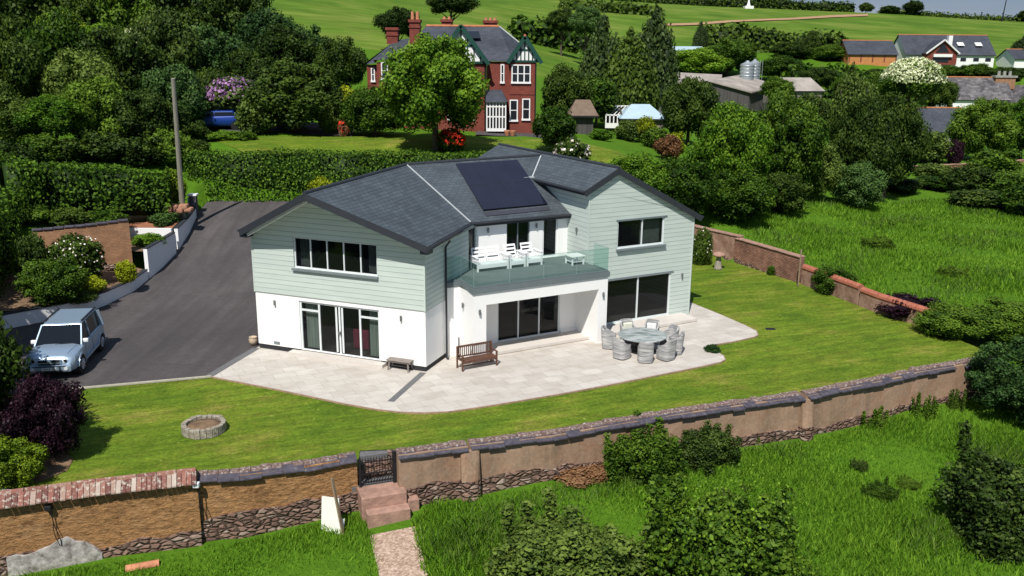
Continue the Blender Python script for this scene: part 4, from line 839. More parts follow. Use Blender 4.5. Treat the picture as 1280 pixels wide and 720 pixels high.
# ------------------------------------------------------------------ front boundary walls
def wall_run(name, label, pts, zt, zbs, th, body, mats, foot_h, cop, parent=None, inner=None, split=.0):
    # pts = outer top line in plan; body face, rubble footing below, coping on top
    t = thing(name, label, 'wall', (pts[0].x, pts[0].y, zbs[0]))
    P = []; 
    for i in range(len(pts)-1):
        n = max(2, int((pts[i+1]-pts[i]).length/.5))
        for k in range(n): P.append((pts[i].lerp(pts[i+1], k/n), zbs[i]+(zbs[i+1]-zbs[i])*k/n, zt[i]+(zt[i+1]-zt[i])*k/n))
    P.append((pts[-1], zbs[-1], zt[-1])); rg = random.Random(len(pts)*7+int(pts[0].x))
    def norm(i): a = P[max(0, i-1)][0]; b = P[min(len(P)-1, i+1)][0]; d = (b-a); d.z = 0; d.normalize(); return V((-d.y, d.x, 0))
    N = [norm(i) for i in range(len(P))]; fh = [foot_h+rg.uniform(-.14, .14) for _ in P]
    def loft(z0, z1, o0, o1, mat, nm, noise=0, rows=1):
        m = MB(); q = []
        for i, (p, zb, ztp) in enumerate(P):
            lo, hi = z0(i), z1(i); col = []
            for r in range(rows+1): col.append(V((p.x, p.y, lo+(hi-lo)*r/rows))+N[i]*(o0+rg.uniform(-noise, noise)))
            col += [V((p.x, p.y, hi))+N[i]*o1, V((p.x, p.y, lo))+N[i]*o1]; q.append(col)
        k = len(q[0]); 
        for col in q: m.v += col
        for i in range(len(q)-1):
            for r in range(k): a = i*k; m.f.append((a+r, a+(r+1) % k, a+k+(r+1) % k, a+k+r)); m.t.append(.5)
        m.f.append(tuple(range(k))[::-1]); m.f.append(tuple(len(m.v)-k+r for r in range(k))); m.t += [.5]*2
        return m.build(nm, mat, t)
    loft(lambda i: P[i][1]+fh[i]-.05, lambda i: P[i][2], 0, th, body, 'wall_body', .012, 3)
    loft(lambda i: P[i][1]-.5, lambda i: P[i][1]+fh[i], -.07, th+.02, 'rubble', 'stone_footing', .035, 3)
    if cop == 'slate':       # ragged slate drip course and mortared rubble cap
        m = MB(); i = 0; L = 0
        for i in range(len(P)-1):
            a, b = P[i], P[i+1]; pa = V((a[0].x, a[0].y, a[2])); pb = V((b[0].x, b[0].y, b[2])); 
            if rg.random() < .07: continue
            j = rg.uniform(-.05, .03); dz = rg.uniform(-.02, .02); na, nb_ = N[i], N[i+1]
            g_ = (pb-pa)*.01
            m.hexa([pa-na*(.13-j)-Z1*(.10-dz)+g_, pa+na*.2+Z1*(.01+dz)+g_, pb+nb_*.2+Z1*(.01+dz)-g_, pb-nb_*(.13-j)-Z1*(.10-dz)-g_, pa-na*(.13-j)-Z1*(.06-dz)+g_, pa+na*.2+Z1*(.06+dz)+g_, pb+nb_*.2+Z1*(.06+dz)-g_, pb-nb_*(.13-j)-Z1*(.06-dz)-g_])
        m.build('slate_coping', 'cslate', t)
        m = MB(); rgm = random.Random(9)
        for i in range(len(P)-1):
            for k in range(2):
                a = P[i][0].lerp(P[i+1][0], k/2); b = P[i][0].lerp(P[i+1][0], (k+.98)/2); z = P[i][2]; na = N[i]; h1, h2 = .05+rgm.uniform(0, .035), .07+rgm.uniform(0, .05)
                A_ = V((a.x, a.y, z)); B_ = V((b.x, b.y, z)); m.hexa([A_+na*.10, A_+na*(th+.03), B_+na*(th+.03), B_+na*.10, A_+na*.12+Z1*h1, A_+na*(th-.02)+Z1*h2, B_+na*(th-.02)+Z1*h2, B_+na*.12+Z1*h1], rgm.random())
        m.build('mortar_cap', 'mortar', t, bevel=.025)
    elif cop == 'tiles':     # steep clay tile coping with a ridge course
        m = MB(); L = sum((P[i+1][0]-P[i][0]).length for i in range(len(P)-1))
        for i in range(len(P)-1):
            for k in range(4):
                a = P[i][0].lerp(P[i+1][0], (k+.03)/4); b = P[i][0].lerp(P[i+1][0], (k+.93)/4); za = P[i][2]+(P[i+1][2]-P[i][2])*k/4+rg.uniform(-.012, .012); na = N[i]; A_, B_ = V((a.x, a.y, za)), V((b.x, b.y, za)); tt = rg.random()**1.2; q = rg.uniform(-.012, .012)
                m.hexa([A_-na*(.24+q)-Z1*.13, A_+na*.16+Z1*.15, B_+na*.16+Z1*.15, B_-na*(.24+q)-Z1*.13, A_-na*(.24+q)-Z1*.09, A_+na*.16+Z1*.19, B_+na*.16+Z1*.19, B_-na*(.24+q)-Z1*.09], tt)
                m.hexa([A_+na*.22+Z1*.13, A_+na*.62-Z1*.13, B_+na*.62-Z1*.13, B_+na*.22+Z1*.13, A_+na*.22+Z1*.17, A_+na*.62-Z1*.09, B_+na*.62-Z1*.09, B_+na*.22+Z1*.17], tt)
        m.build('clay_tile_coping', 'tile', t)
        m = MB()
        for i in range(0, len(P)-1):
            a, b = P[i], P[i+1]; A_ = V((a[0].x, a[0].y, a[2]+.13))+N[i]*.19; B_ = V((b[0].x, b[0].y, b[2]+.13))+N[i+1]*.19
            m.tube(A_, A_.lerp(B_, .96), .10, n=8, tint=rg.random()*.7)
        m.build('ridge_course', 'tile', t)
    elif cop == 'redtile':
        m = MB()
        for i in range(0, len(P)-1):
            a, b = P[i], P[i+1]; A_ = V((a[0].x, a[0].y, a[2]))+N[i]*th/2; B_ = V((b[0].x, b[0].y, b[2]))+N[i+1]*th/2
            m.tube(A_, A_.lerp(B_, .95), th/2+.05, n=10, tint=rg.random())
        m.build('ridge_tile_coping', 'rtile', t)
    elif cop in ('stone', 'grey'):
        m = MB()
        for i in range(0, len(P)-1):
            a, b = P[i], P[i+1]; z = a[2]+rg.uniform(0, .02); A_ = V((a[0].x, a[0].y, z)); B_ = V((b[0].x, b[0].y, z)); B_ = A_.lerp(B_, .96)
            m.hexa([A_-N[i]*.06, A_+N[i]*(th+.06), B_+N[i]*(th+.06), B_-N[i]*.06, A_-N[i]*.06+Z1*.08, A_+N[i]*(th+.06)+Z1*.08, B_+N[i]*(th+.06)+Z1*.08, B_-N[i]*.06+Z1*.08])
        m.build('stone_coping', 'sand' if cop == 'stone' else 'cslate', t, bevel=.02)
    return t, P, N
def pl(v): return V((v.x, v.y, 0))
LW = [lev(-60, 637, .30), lev(0, 629, .30), lev(120, 613, .30), lev(246, 599.5, .28)]; LW = [pl(v) for v in LW]
wl, wlP, wlN = wall_run('boundary_wall', 'rough orange cob wall with lichened clay tile coping at lower left', LW, [.36]*4, [-1.95, -1.95, -2.05, -1.9], .42, 'cob', None, .55, 'tiles')
LW2 = [lev(245, 601, .15), lev(300, 597, .15), lev(380, 585.5, .18), lev(446, 575, .25)]; LW2 = [pl(v) for v in LW2]
wall_run('boundary_wall', 'lower rough cob wall with dark slate drip course left of the iron gate', LW2, [.22, .22, .22, .32], [-1.9, -1.6, -1.6, -1.35], .42, 'cob', None, .62, 'slate')
RWp = [pl(lev(*p)) for p in [(498, 572, .35), (585, 562, .32)]]
RWq = [pl(lev(*p)) for p in [(588, 561, .32), (690, 549, .32), (760, 536, .32), (850, 521, .32), (1004, 499, .32)]]
RWr = [pl(lev(*p)) for p in [(1010, 498, .32), (1140, 471, .34), (1146, 468, .42), (1250, 451, .42)]]
wall_run('boundary_wall', 'short smooth tan rendered wall between the iron gate and a rounded buttress', RWp, [.42, .42], [-1.3, -1.2], .42, 'erender', None, .5, 'slate')
wall_run('boundary_wall', 'long smooth tan rendered wall right of the buttress, slate course on top', RWq, [.42]*5, [-1.15, -1.1, -1.1, -1.15, -1.25], .42, 'erender', None, .34, 'slate')
wall_run('boundary_wall', 'tan rendered wall section running into the bushes at right', RWr, [.42, .42, .5, .5], [-1.25, -1.1, -1.1, -1.0], .42, 'erender', None, .28, 'slate')
def buttress(p, d, label, mats=('erender', 'rubble'), zb=-1.3, zt=.3, w_=.5):
    n = V((d.y, -d.x, 0)).normalized(); d = d.normalized(); t = thing('buttress', label, 'buttress', (p.x, p.y, zb)); m = MB(); rows = 8
    f = lambda a, b, z: V((p.x, p.y, 0))+d*a+n*b+Z1*z
    def blk(z0, z1, b0, b1, mat, nm):
        m = MB()
        for k in range(6):
            a0, a1 = -w_/2+w_*k/6, -w_/2+w_*(k+1)/6; e = lambda a: 1-.35*abs(2*a/w_)**3
            m.poly([f(a0, b0*e(a0), z0), f(a1, b0*e(a1), z0), f(a1, b1*e(a1), z1), f(a0, b1*e(a0), z1)])
        m.poly([f(-w_/2, -.05, z0), f(-w_/2, b0*.65, z0), f(-w_/2, b1*.65, z1), f(-w_/2, -.05, z1)]); m.poly([f(w_/2, b0*.65, z0), f(w_/2, -.05, z0), f(w_/2, -.05, z1), f(w_/2, b1*.65, z1)])
        m.poly([f(-w_/2, -.05, z1)]+[f(-w_/2+w_*k/6, b1*(1-.35*abs(2*(k/6-.5))**3), z1) for k in range(7)]+[f(w_/2, -.05, z1)])
        m.build(nm, mat, t)
    blk(zb+.52, zt, .30, .10, mats[0], 'pier'); blk(zb-.4, zb+.52, .42, .34, mats[1], 'stone_base')
buttress(RWp[1]+V((.05, 0, 0)), RWp[1]-RWp[0], 'rounded tan buttress on a rubble base, the first right of the gate', zb=-1.2, w_=.62)
buttress(RWr[0]-V((.05, .02, 0)), RWr[1]-RWr[0], 'tan buttress under a projecting slate where two wall sections meet', zb=-1.25, w_=.55)
# wall lamp cables, bits on and by the left wall
def onwall(px, z):
    best = min(range(len(wlP)), key=lambda i: abs((EYE.x if 0 else 0)+_proj(V((wlP[i][0].x, wlP[i][0].y, z)))[0]-px)); return V((wlP[best][0].x, wlP[best][0].y, z))-wlN[best]*.03
def _proj(p):
    d = p-EYE; k = d.dot(_fw); return 640+CAM_F*d.dot(_rt)/k, 360-CAM_F*d.dot(_up)/k
for px, z0_, lb, mt_ in ((66, .0, 'black lamp with two hanging cables on the orange cob wall', 'iron'), (236, .16, 'small white junction box with hanging cables at the end of the cob wall', 'white')):
    p = onwall(px, z0_); t = thing('wall_fitting', lb, 'wall light', tuple(p)); n_ = -wlN[5]
    MB().box(-.10, .10, -.16, .0, -.08, .09, lambda a, b, c: p+V((a, b, c))).build('housing', mt_, t, bevel=.03)
    m = MB()
    for k in range(2):
        q0 = p+V((-.02+.06*k, -.03, -.08)); prev = q0
        for s_ in range(1, 9): q1 = q0+V((.035*math.sin(s_*.9+k*2)+.02*s_, -.01, -.145*s_)); m.tube(prev, q1, .012, n=5); prev = q1
    m.build('cable', 'iron', t)
p = lev(2, 640, -.5); f = frame_at(V((p.x, p.y, -2.2)), -.05)
o = thing('concrete_pillar', 'tall grey concrete pillar against the wall at the left edge', 'pillar', tuple(f(0, 0, 0)))
MB().prism([tuple(f(-.5, -.25, 0)[:2]), tuple(f(.16, -.30, 0)[:2]), tuple(f(.24, .3, 0)[:2]), tuple(f(-.5, .3, 0)[:2])], -2.4, .12).build('shaft', 'concrete', o, bevel=.06); MB().box(-.56, .30, -.34, .3, -2.4, -1.75, f).build('foot', 'lime', o, bevel=.05)
# lime patch at the foot of the cob wall
m = MB(); rg = random.Random(2); pts = []
a, b = onwall(22, -1.4), onwall(122, -1.4)
prof = [.62, .66, .60, .64, .72, .78, .92, .98, .80, .74, .55, .3]
for k in range(12): p = a.lerp(b, k/11)+V((0, -.085, 0)); pts.append(p)
for k in range(11):
    p, q = pts[k], pts[k+1]; m.hexa([V((p.x, p.y-.03, -2.3)), V((q.x, q.y-.03, -2.3)), V((q.x, q.y+.1, -2.3)), V((p.x, p.y+.1, -2.3)), V((p.x, p.y, -2.0+prof[k])), V((q.x, q.y, -2.0+prof[k+1])), V((q.x, q.y+.1, -2.0+prof[k+1])), V((p.x, p.y+.1, -2.0+prof[k]))])
m.build('lime_patch', 'lime', wl)
# gate, steps, path
ga, gb = pl(lev(451, 576, .3)), pl(lev(494, 570, .3)); d = (gb-ga).normalized(); n_ = V((-d.y, d.x, 0)); gl = (gb-ga).length; gz = -.68
f = lambda a, b, z: ga+d*a+n_*b+Z1*z
t = thing('iron_gate', 'black iron bar gate with pointed tops between the cob walls', 'gate', tuple(f(gl/2, .15, gz)))
MB().box(-.05, .02, .12, .2, gz, .30, f).build('gate_post', 'iron', t); MB().box(gl-.06, gl+.06, .1, .22, gz, .40, f).build('gate_post', 'iron', t)
m = MB()
for k in range(11): a = .08+k*(gl-.2)/10; m.tube(f(a, .16, gz+.08), f(a, .16, .24), .012, n=6); m.tube(f(a, .16, .24), f(a, .16, .31), .02, .001, 6)
m.build('bars', 'iron', t)
m = MB()
for z in (gz+.12, gz+.42, .14): m.box(0, gl-.05, .145, .175, z-.018, z+.018, f)
m.build('rail', 'iron', t)
MB().box(.02, .16, .2, .3, -.1, .06, f).build('latch', 'iron', t)
t = thing('steps', 'worn red sandstone steps below the iron gate', 'steps', tuple(f(gl/2, -.5, -1.5)))
s0, s1, s2, s3 = lev(494, 646, -.70), lev(448, 645, -.70), 0, 0
MB().box(-.12, gl+.22, -.62, .38, -1.5, gz-.01, f).build('step', 'sand', t, bevel=.03)
MB().box(-.02, gl+.24, -1.02, -.625, -1.7, -1.06, f).build('step', 'sand', t, bevel=.03)
MB().box(gl+.25, gl+.62, -.62, -.1, -1.7, -1.0, f).build('side_block', 'sand', t, bevel=.03)
t = thing('stone_steps', 'grey stone steps rising to the lawn behind the iron gate', 'steps', tuple(f(gl/2, .6, -.7)))
for k in range(3): MB().box(-.0, gl-.0, .62+k*.26, 1.72, gz+k*.2, gz+.2+k*.2-.004, f).build('step', 'rubble' if k < 2 else 'sett', t, bevel=.02)
for a_ in (-.28, gl): MB().box(a_, a_+.28, .42, 1.62, gz-.1, -.06, f).build('cheek_wall', 'rubble', t)
MB().box(-.28, gl+.28, .2, .62, gz-.3, gz+.01, f).build('landing', 'sett', t)
pa = [lev(462, 668, -1.5), lev(474, 724, -1.75), lev(480, 790, -1.9)]; pb = [lev(519, 660, -1.5), lev(534, 724, -1.75), lev(542, 790, -1.9)]
drape('path', pa, pb, 20, 4, 'gravel', .045)
# board and stake leaning by the wall, tile in the grass
a = lev(402, 662, -1.62); f = frame_at(a, -.30)
t = thing('leaning_board', 'white board leaning on the stone footing beside the gate', 'board', tuple(a))
MB().hexa([f(-.02, 0, -.05), f(.62, -.1, -.16), f(.62, -.06, -.16), f(-.02, .04, -.05), f(-.1, .28, .98), f(.5, .28, 1.0), f(.5, .32, 1.0), f(-.1, .32, .98)]).build('panel', 'paleboard', t)
MB().hexa([f(.52, -.17, -.22), f(.78, -.14, -.16), f(.78, -.1, -.16), f(.52, -.13, -.22), f(.5, .10, .40), f(.74, .12, .42), f(.74, .16, .42), f(.5, .14, .40)]).build('offcut', 'paleboard', t)
b0_ = lev(429, 668, -1.6); tag(MB().bar(b0_, lev(416, 596, .22)+V((0, -.12, .0)), .10, .05).build('leaning_stake', 'wood'), 'weathered timber stake leaning against the cob wall by the white board', 'stake')
a = lev(157, 711, -1.9); a.z = T(a.x, a.y)+.06; b = lev(199, 704, -1.9); b.z = T(b.x, b.y)+.07
m = MB(); n = 8
d = (b-a).normalized(); s_ = V((-d.y, d.x, 0))
for k in range(n):
    a0, a1 = math.pi*k/n, math.pi*(k+1)/n; o0 = s_*.13*math.cos(a0)+Z1*.13*math.sin(a0); o1 = s_*.13*math.cos(a1)+Z1*.13*math.sin(a1)
    m.hexa([a+o0*.85, b+o0*.85, b+o1*.85, a+o1*.85, a+o0, b+o0, b+o1, a+o1])
tag(m.build('ridge_tile', 'terracotta'), 'orange clay ridge tile lying in the grass below the cob wall', 'roof tile')
# ------------------------------------------------------------------ right boundary walls
def zrow(pts, z): return [pl(lev(p[0], p[1], z)) for p in pts]
wA = zrow([(927, 326), (866, 311)], .0); wB = zrow([(1003, 352.5), (922, 327)], -.05); 
wall_run('boundary_wall', 'pinkish rendered garden wall behind the staddle stone, beside the house', wA[::-1][::-1], [1.55, 1.6], [-.2, -.2], .35, 'rrender', None, .3, 'stone')
wall_run('boundary_wall', 'patchy brown brick garden wall ending at a rusty post', wB, [1.42, 1.45], [-.3, -.2], .35, 'obrick', None, .3, 'stone')
wC = zrow([(1172, 411), (1100, 389), (1079, 381)], -.02); wD = zrow([(1077, 380), (1040, 366), (1006, 354)], -.02)
wall_run('boundary_wall', 'low brown wall with red ridge tiles running to the right hand bushes', wC, [.72, .78, .8], [-.3]*3, .3, 'rrender', None, .15, 'redtile')
wall_run('boundary_wall', 'low brown wall with red ridge tiles behind the round green shrub', wD, [.88, .9, .95], [-.3]*3, .3, 'rrender', None, .15, 'redtile')
pp = lev(997.5, 358); tag(MB().tube(pp, pp+Z1*2.15, .045).build('rusty_post', 'wood'), 'thin dark upright post at the end of the brown brick wall', 'post')
# ------------------------------------------------------------------ drive side: retaining walls, gate post, pole, brick wall
def curb_wall(name, label, base, tops, bots, mat='bluewhite', th=.22, cat='wall', capw=.3):
    t = thing(name, label, cat, (base[0].x, base[0].y, bots[0])); P = []
    for i in range(len(base)-1):
        for k in range(8): P.append((base[i].lerp(base[i+1], k/8), tops[i]+(tops[i+1]-tops[i])*k/8, bots[i]+(bots[i+1]-bots[i])*k/8))
    P.append((base[-1], tops[-1], bots[-1])); m = MB(); c = MB()
    for i in range(len(P)-1):
        a, b = P[i], P[i+1]; d = (b[0]-a[0]).normalized()
        na = (P[min(i+1, len(P)-1)][0]-P[max(i-1, 0)][0]).normalized(); na = V((-na.y, na.x, 0)); nb_ = (P[min(i+2, len(P)-1)][0]-P[i][0]).normalized(); nb_ = V((-nb_.y, nb_.x, 0))
        A, B = pl(a[0]), pl(b[0])
        m.hexa([A+Z1*(a[2]-.4), A+na*th+Z1*(a[2]-.4), B+nb_*th+Z1*(b[2]-.4), B+Z1*(b[2]-.4), A+Z1*a[1], A+na*th+Z1*a[1], B+nb_*th+Z1*b[1], B+Z1*b[1]])
        c.hexa([A-na*.03+Z1*a[1], A+na*(th+.03)+Z1*a[1], B+nb_*(th+.03)+Z1*b[1], B-nb_*.03+Z1*b[1], A-na*.03+Z1*(a[1]+.05), A+na*(th+.03)+Z1*(a[1]+.05), B+nb_*(th+.03)+Z1*(b[1]+.05), B-nb_*.03+Z1*(b[1]+.05)])
    m.build('wall_body', mat, t); c.build('coping', 'char', t); return t
b1 = [V((-26.4, 39.2, 0)), V((-23.8, 40.2, 0)), V((-21.9, 42.2, 0)), V((-20.9, 44.4, 0)), V((-20.45, 46.8, 0)), V((-20.35, 48.6, 0))]
curb_wall('retaining_wall', 'low curved pale rendered retaining wall behind the silver car', b1, [.62, .66, .66, .66, .70, .85], [0, 0, 0, 0, .1, .2])
b2 = [V((-20.33, 48.75, 0)), V((-20.2, 50.6, 0)), V((-20.1, 52.4, 0))]
curb_wall('retaining_wall', 'tall middle section of the curved pale retaining wall beside the drive', b2, [2.0, 2.1, 2.2], [.2, .5, 1.0])
b3 = [V((-20.1, 52.9, 0)), V((-20.15, 55, 0)), V((-20.4, 57.3, 0))]
curb_wall('retaining_wall', 'upper section of the pale retaining wall tapering to the gate post', b3, [2.35, 2.62, 2.95], [1.1, 1.7, 2.5])
tag(MB().box(-24.0, -20.35, 52.5, 52.72, 1.2, 2.42).build('return_wall', 'white'), 'bright white low wall end between the two planted beds by the drive', 'wall')
p = lev(243, 268, 2.45); t = thing('gate_post', 'dark grey square gate post with a white cap at the top of the drive', 'gate post', tuple(p)); f = frame_at(p, .1)
MB().box(-.22, .22, -.22, .22, -.3, 1.22, f).build('shaft', 'dgrey', t); MB().box(-.29, .29, -.29, .29, 1.22, 1.34, f).build('cap', 'white', t, bevel=.03); MB().box(-.34, -.225, -.1, .12, .75, 1.1, f).build('letter_box', 'alu', t, bevel=.02)
p = at(228, 262, 55); q_ = at(216.3, 98, 53.5); t = thing('telegraph_pole', 'tall weathered timber telegraph pole beside the gate post', 'pole', tuple(p)); MB().tube(V((p.x, p.y, p.z-.8)), q_, .17, .12, 10).build('shaft', 'pole', t)
MB().box(-.06, .06, -.2, -.1, 0, .3, lambda a, b, c: p.lerp(q_, .25)+V((a, b, c))).build('step_iron', 'iron', t)
bw = [at(46, 338, 46.8), at(100, 340, 47.6), at(167, 338, 49.0)]
wall_run('garden_wall', 'warm orange brown brick garden wall with slate coping behind the flower bed', [pl(v) for v in bw], [3.35, 3.42, 3.55], [.7, .8, 1.0], .3, 'oldbrick', None, .2, 'grey')
drape('flower_bed', [(-27.5, 40.2), (-24.2, 40.8), (-22.3, 42.6), (-21.1, 44.8), (-20.6, 47), (-20.5, 48.7)], [(-30, 46), (-29, 46.2), (-26.5, 46.8), (-25, 47.2), (-22.5, 48.2), (-21.0, 48.9)], 20, 8, 'earth', 0, zf=lambda x, y: .55+max(0, (y-43))*.06+max(0, -x-22)*.05+.06*math.sin(x*3+y*2))
drape('flower_bed', [(-20.5, 49.2), (-20.45, 50.6), (-20.4, 52.4)], [(-25, 49.4), (-25, 50.6), (-25, 52.45)], 8, 8, 'earth', 0, zf=lambda x, y: 1.75+.05*(y-49))
drape('flower_bed', [(-20.4, 52.8), (-20.45, 55), (-20.8, 57.4)], [(-29, 52.8), (-29, 54), (-29, 57)], 8, 10, 'redearth', 0, zf=lambda x, y: 2.3+.14*(y-52.6)+.06*math.sin(x*3))
rg = random.Random(5)
for i, (px, py, s_) in enumerate([(208, 262, .55), (216, 259, .5), (224, 262, .45), (230, 258, .4), (236, 262, .35), (213, 267, .35)]):
    p = at(px, py, 54.5); m = MB()
    import itertools
    q8 = [V((a*s_*rg.uniform(.7, 1.1), b*s_*rg.uniform(.7, 1.1), c*s_*.6*rg.uniform(.7, 1.1))) for a, b, c in ((-1, -1, -1), (1, -1, -1), (1, 1, -1), (-1, 1, -1), (-1, -1, 1), (1, -1, 1), (1, 1, 1), (-1, 1, 1))]
    o = m.hexa([p+q*.8 for q in q8]).build('rock', 'rock', bevel=.12); tag(o, 'reddish rock in the rockery beside the gate post', 'rock', 'rocks in the rockery beside the gate post')
# ------------------------------------------------------------------ the brick villa behind
def frm(px, py, Y, rz=0):
    o = at(px, py, Y); return o, frame_at(o, rz)
VO, VF = frm(637, 163, 76, .0); VS = (VO-EYE).dot(_fw)/CAM_F            # metres per photo pixel there
vx = lambda px: (px-637)*VS
vz = lambda py: at(637, py, 76).z-VO.z
V_ = thing('brick_villa', 'red brick villa with green half timbered gables and tall chimneys', 'house', tuple(VO))
def wq(u0, u1, z0, z1, n, nm='wall', mat='brick', d=4, par=V_, fr=None):
    return MB().box(u0, u1, n, n+d, z0, z1, fr or VF).build(nm, mat, par)
def sash(u0, u1, z0, z1, n, cols=(), rows=(.5,), par=V_, fr=None, th=.09):
    fr = fr or VF; W_, H_ = u1-u0, z1-z0; m = MB()
    m.box(u0, u0+th, n-.06, n+.05, z0, z1, fr).box(u1-th, u1, n-.06, n+.05, z0, z1, fr).box(u0+th, u1-th, n-.06, n+.05, z1-th, z1, fr).box(u0-.04, u1+.04, n-.12, n+.05, z0-.06, z0+th, fr)
    for c in cols: m.box(u0+c*W_-.05, u0+c*W_+.05, n-.055, n+.05, z0+th, z1-th, fr)
    for r in rows: m.box(u0+th, u1-th, n-.045, n+.04, z0+r*H_-.03, z0+r*H_+.03, fr)
    o = m.build('window', 'pane_w', par); base = V(par['_base'])
    g = MB().poly([fr(u0, n-.02, z0), fr(u1, n-.02, z0), fr(u1, n-.02, z1), fr(u0, n-.02, z1)]).build('pane', 'fglass', None); g.data.transform(Matrix.Translation(-base)); g.parent = o
wq(vx(608), vx(637), -.5, vz(78), .9); wq(vx(637), vx(669), -.5, vz(78), 0, d=5); wq(vx(545), vx(605.5), -.5, vz(79), .1, d=6); wq(vx(494), vx(546), -.5, vz(80), 2.2, d=5); wq(vx(470), vx(495), -.5, vz(80), 1.4, d=5); wq(vx(454), vx(471), -.5, vz(84), 3.0, d=4)
MB().box(vx(636.6), vx(669.4), -.05, -.004, vz(118), vz(116), VF).build('string_course', 'brick', V_)
def gable(u0, u1, ze, za, n, uc=None, back=6, mat='fslate', tim=True, over=.35):
    uc = (u0+u1)/2 if uc is None else uc; m = MB(); zo = -.0
    m.poly([VF(uc, n-over, za), VF(u0, n-over, ze), VF(u0, n+back, ze), VF(uc, n+back, za)]); m.poly([VF(uc, n-over, za), VF(uc, n+back, za), VF(u1, n+back, ze), VF(u1, n-over, ze)]); m.build('roof', mat, V_)
    for a, b in ((VF(u0, n-over, ze), VF(uc, n-over, za)), (VF(uc, n-over, za), VF(u1, n-over, ze))): MB().bar(a-Z1*.12, b-Z1*.12, .1, .32, up=V((0, 0, 1))).build('bargeboard', 'green', V_)
    s_ = .25; MB().poly([VF(u0+s_, n-.05, ze), VF(u1-s_, n-.05, ze), VF(uc, n-.05, za-.2)]).build('gable_panel', 'pane_w', V_)
    if tim:
        m = MB(); k = -3
        for k in range(-3, 4):
            u = uc+k*(u1-u0)*.115; zt = za-.25-(za-ze)*abs(u-uc)/(u1-uc); 
            if zt > ze+.15: m.box(u-.05, u+.05, n-.09, n-.055, ze, zt, VF)
        m.box(u0+s_, u1-s_, n-.1, n-.056, ze-.05, ze+.12, VF); m.box(uc-(u1-u0)*.22, uc+(u1-u0)*.22, n-.1, n-.056, ze+(za-ze)*.42, ze+(za-ze)*.48, VF); m.build('timber_framing', 'green', V_)
gable(vx(634), vx(675.5), vz(77), vz(44), 0); MB().tube(VF(vx(654.7), -.35, vz(44)), VF(vx(654.7), 6, vz(44)), .1).build('ridge_tiles', 'ridge', V_)
gable(vx(543), vx(611), vz(79), vz(31), 0, back=7)
# main roof
m = MB(); rl, rr = VF(vx(527), 5.5, vz(31)), VF(vx(622), 5.5, vz(31)); e0, e1 = VF(vx(500), .9, vz(76)), VF(vx(640), .7, vz(77)); e2, e3 = VF(vx(676), 5, vz(75)), VF(vx(676), 11, vz(75))
m.poly([rl, e0, e1, rr]); m.poly([rr, e1, VF(vx(640), .5, vz(77)), e2]); m.poly([rr, e2, e3]); m.poly([rl, rr, e3, VF(vx(480), 11, vz(76))]); m.poly([rl, VF(vx(480), 11, vz(76)), e0]); m.build('roof', 'fslate', V_)
MB().tube(rl, rr, .12).build('ridge_tiles', 'ridge', V_); MB().tube(rr, e2, .07).build('hip_flashing', 'flash', V_)
m = MB(); a = VF(vx(498), 5, vz(52)); b = VF(vx(490), 3, vz(52)); m.poly([VF(vx(506), 4.5, vz(48)), VF(vx(487), 4.5, vz(52)), VF(vx(464), 1.2, vz(77)), VF(vx(505), 1.2, vz(76))]); m.poly([VF(vx(487), 4.5, vz(52)), VF(vx(450), 3, vz(83)), VF(vx(466), 2.4, vz(81)), VF(vx(466), 1.2, vz(77))]); m.poly([VF(vx(487), 4.5, vz(52)), VF(vx(452), 8, vz(82)), VF(vx(450), 2.6, vz(83))]); m.build('roof', 'fslate', V_)
def chimney(px0, px1, py0, py1, n, pots=0):
    c = MB().box(vx(px0), vx(px1), n, n+1.2, vz(py1), vz(py0), VF).box(vx(px0)-.1, vx(px1)+.1, n-.1, n+1.3, vz(py0)-.05, vz(py0)+.18, VF).box(vx(px0)-.07, vx(px1)+.07, n-.07, n+1.27, vz(py0)-.5, vz(py0)-.35, VF).build('chimney', 'brick', V_)
    if pots:
        m = MB()
        for k in range(pots): u = vx(px0)+(k+.5)*(vx(px1)-vx(px0))/pots; m.tube(VF(u, n+.6, vz(py0)+.15), VF(u, n+.6, vz(py0)+(.85 if py0 > 26 else .42)), .15, .12, 8)
        m = m.build('chimney_pot', 'terracotta', None); m.data.transform(Matrix.Translation(-VO)); m.parent = c
chimney(478, 492, 37, 56, 4); chimney(510, 522.5, 27, 58, 2.5, 2); chimney(545, 558, 24, 38, 7, 2); chimney(601, 618.5, 25, 38, 7, 3)
MB().hexa([VF(vx(584), 3.3, vz(48)), VF(vx(599), 3.3, vz(48)), VF(vx(596), 4.6, vz(38.5)), VF(vx(581), 4.6, vz(38.5)), VF(vx(584), 3.2, vz(47.4)), VF(vx(599), 3.2, vz(47.4)), VF(vx(596), 4.5, vz(38)), VF(vx(581), 4.5, vz(38))]).build('skylight', 'fglass', V_)
sash(vx(638.8), vx(662.3), vz(103.5), vz(80.5), -.02, cols=(.33, .66)); sash(vx(636.8), vx(647), vz(151), vz(124.5), -.02); sash(vx(652.3), vx(662.3), vz(149.5), vz(123), -.02); sash(vx(625), vx(629.8), vz(104), vz(80.5), .88)
sash(vx(459), vx(464), vz(105), vz(87), 2.98); sash(vx(475.5), vx(484), vz(101), vz(79.5), 1.38); sash(vx(566), vx(590), vz(108), vz(86), .08, cols=(.33, .66)); sash(vx(560), vx(592), vz(150), vz(122), .08, cols=(.33, .66))
P_ = MB(); u0, u1 = vx(609), vx(632); P_.box(u0, u1, -1.1, .88, 0, .25, VF)
for k in range(7): u = u0+k*(u1-u0)/6; P_.box(u-.05, u+.05, -1.12, -1.0, .0, vz(127.5), VF)
for z in (vz(127.5), vz(132.5), vz(145)): P_.box(u0, u1, -1.11, -1.01, z-.05, z+.05, VF)
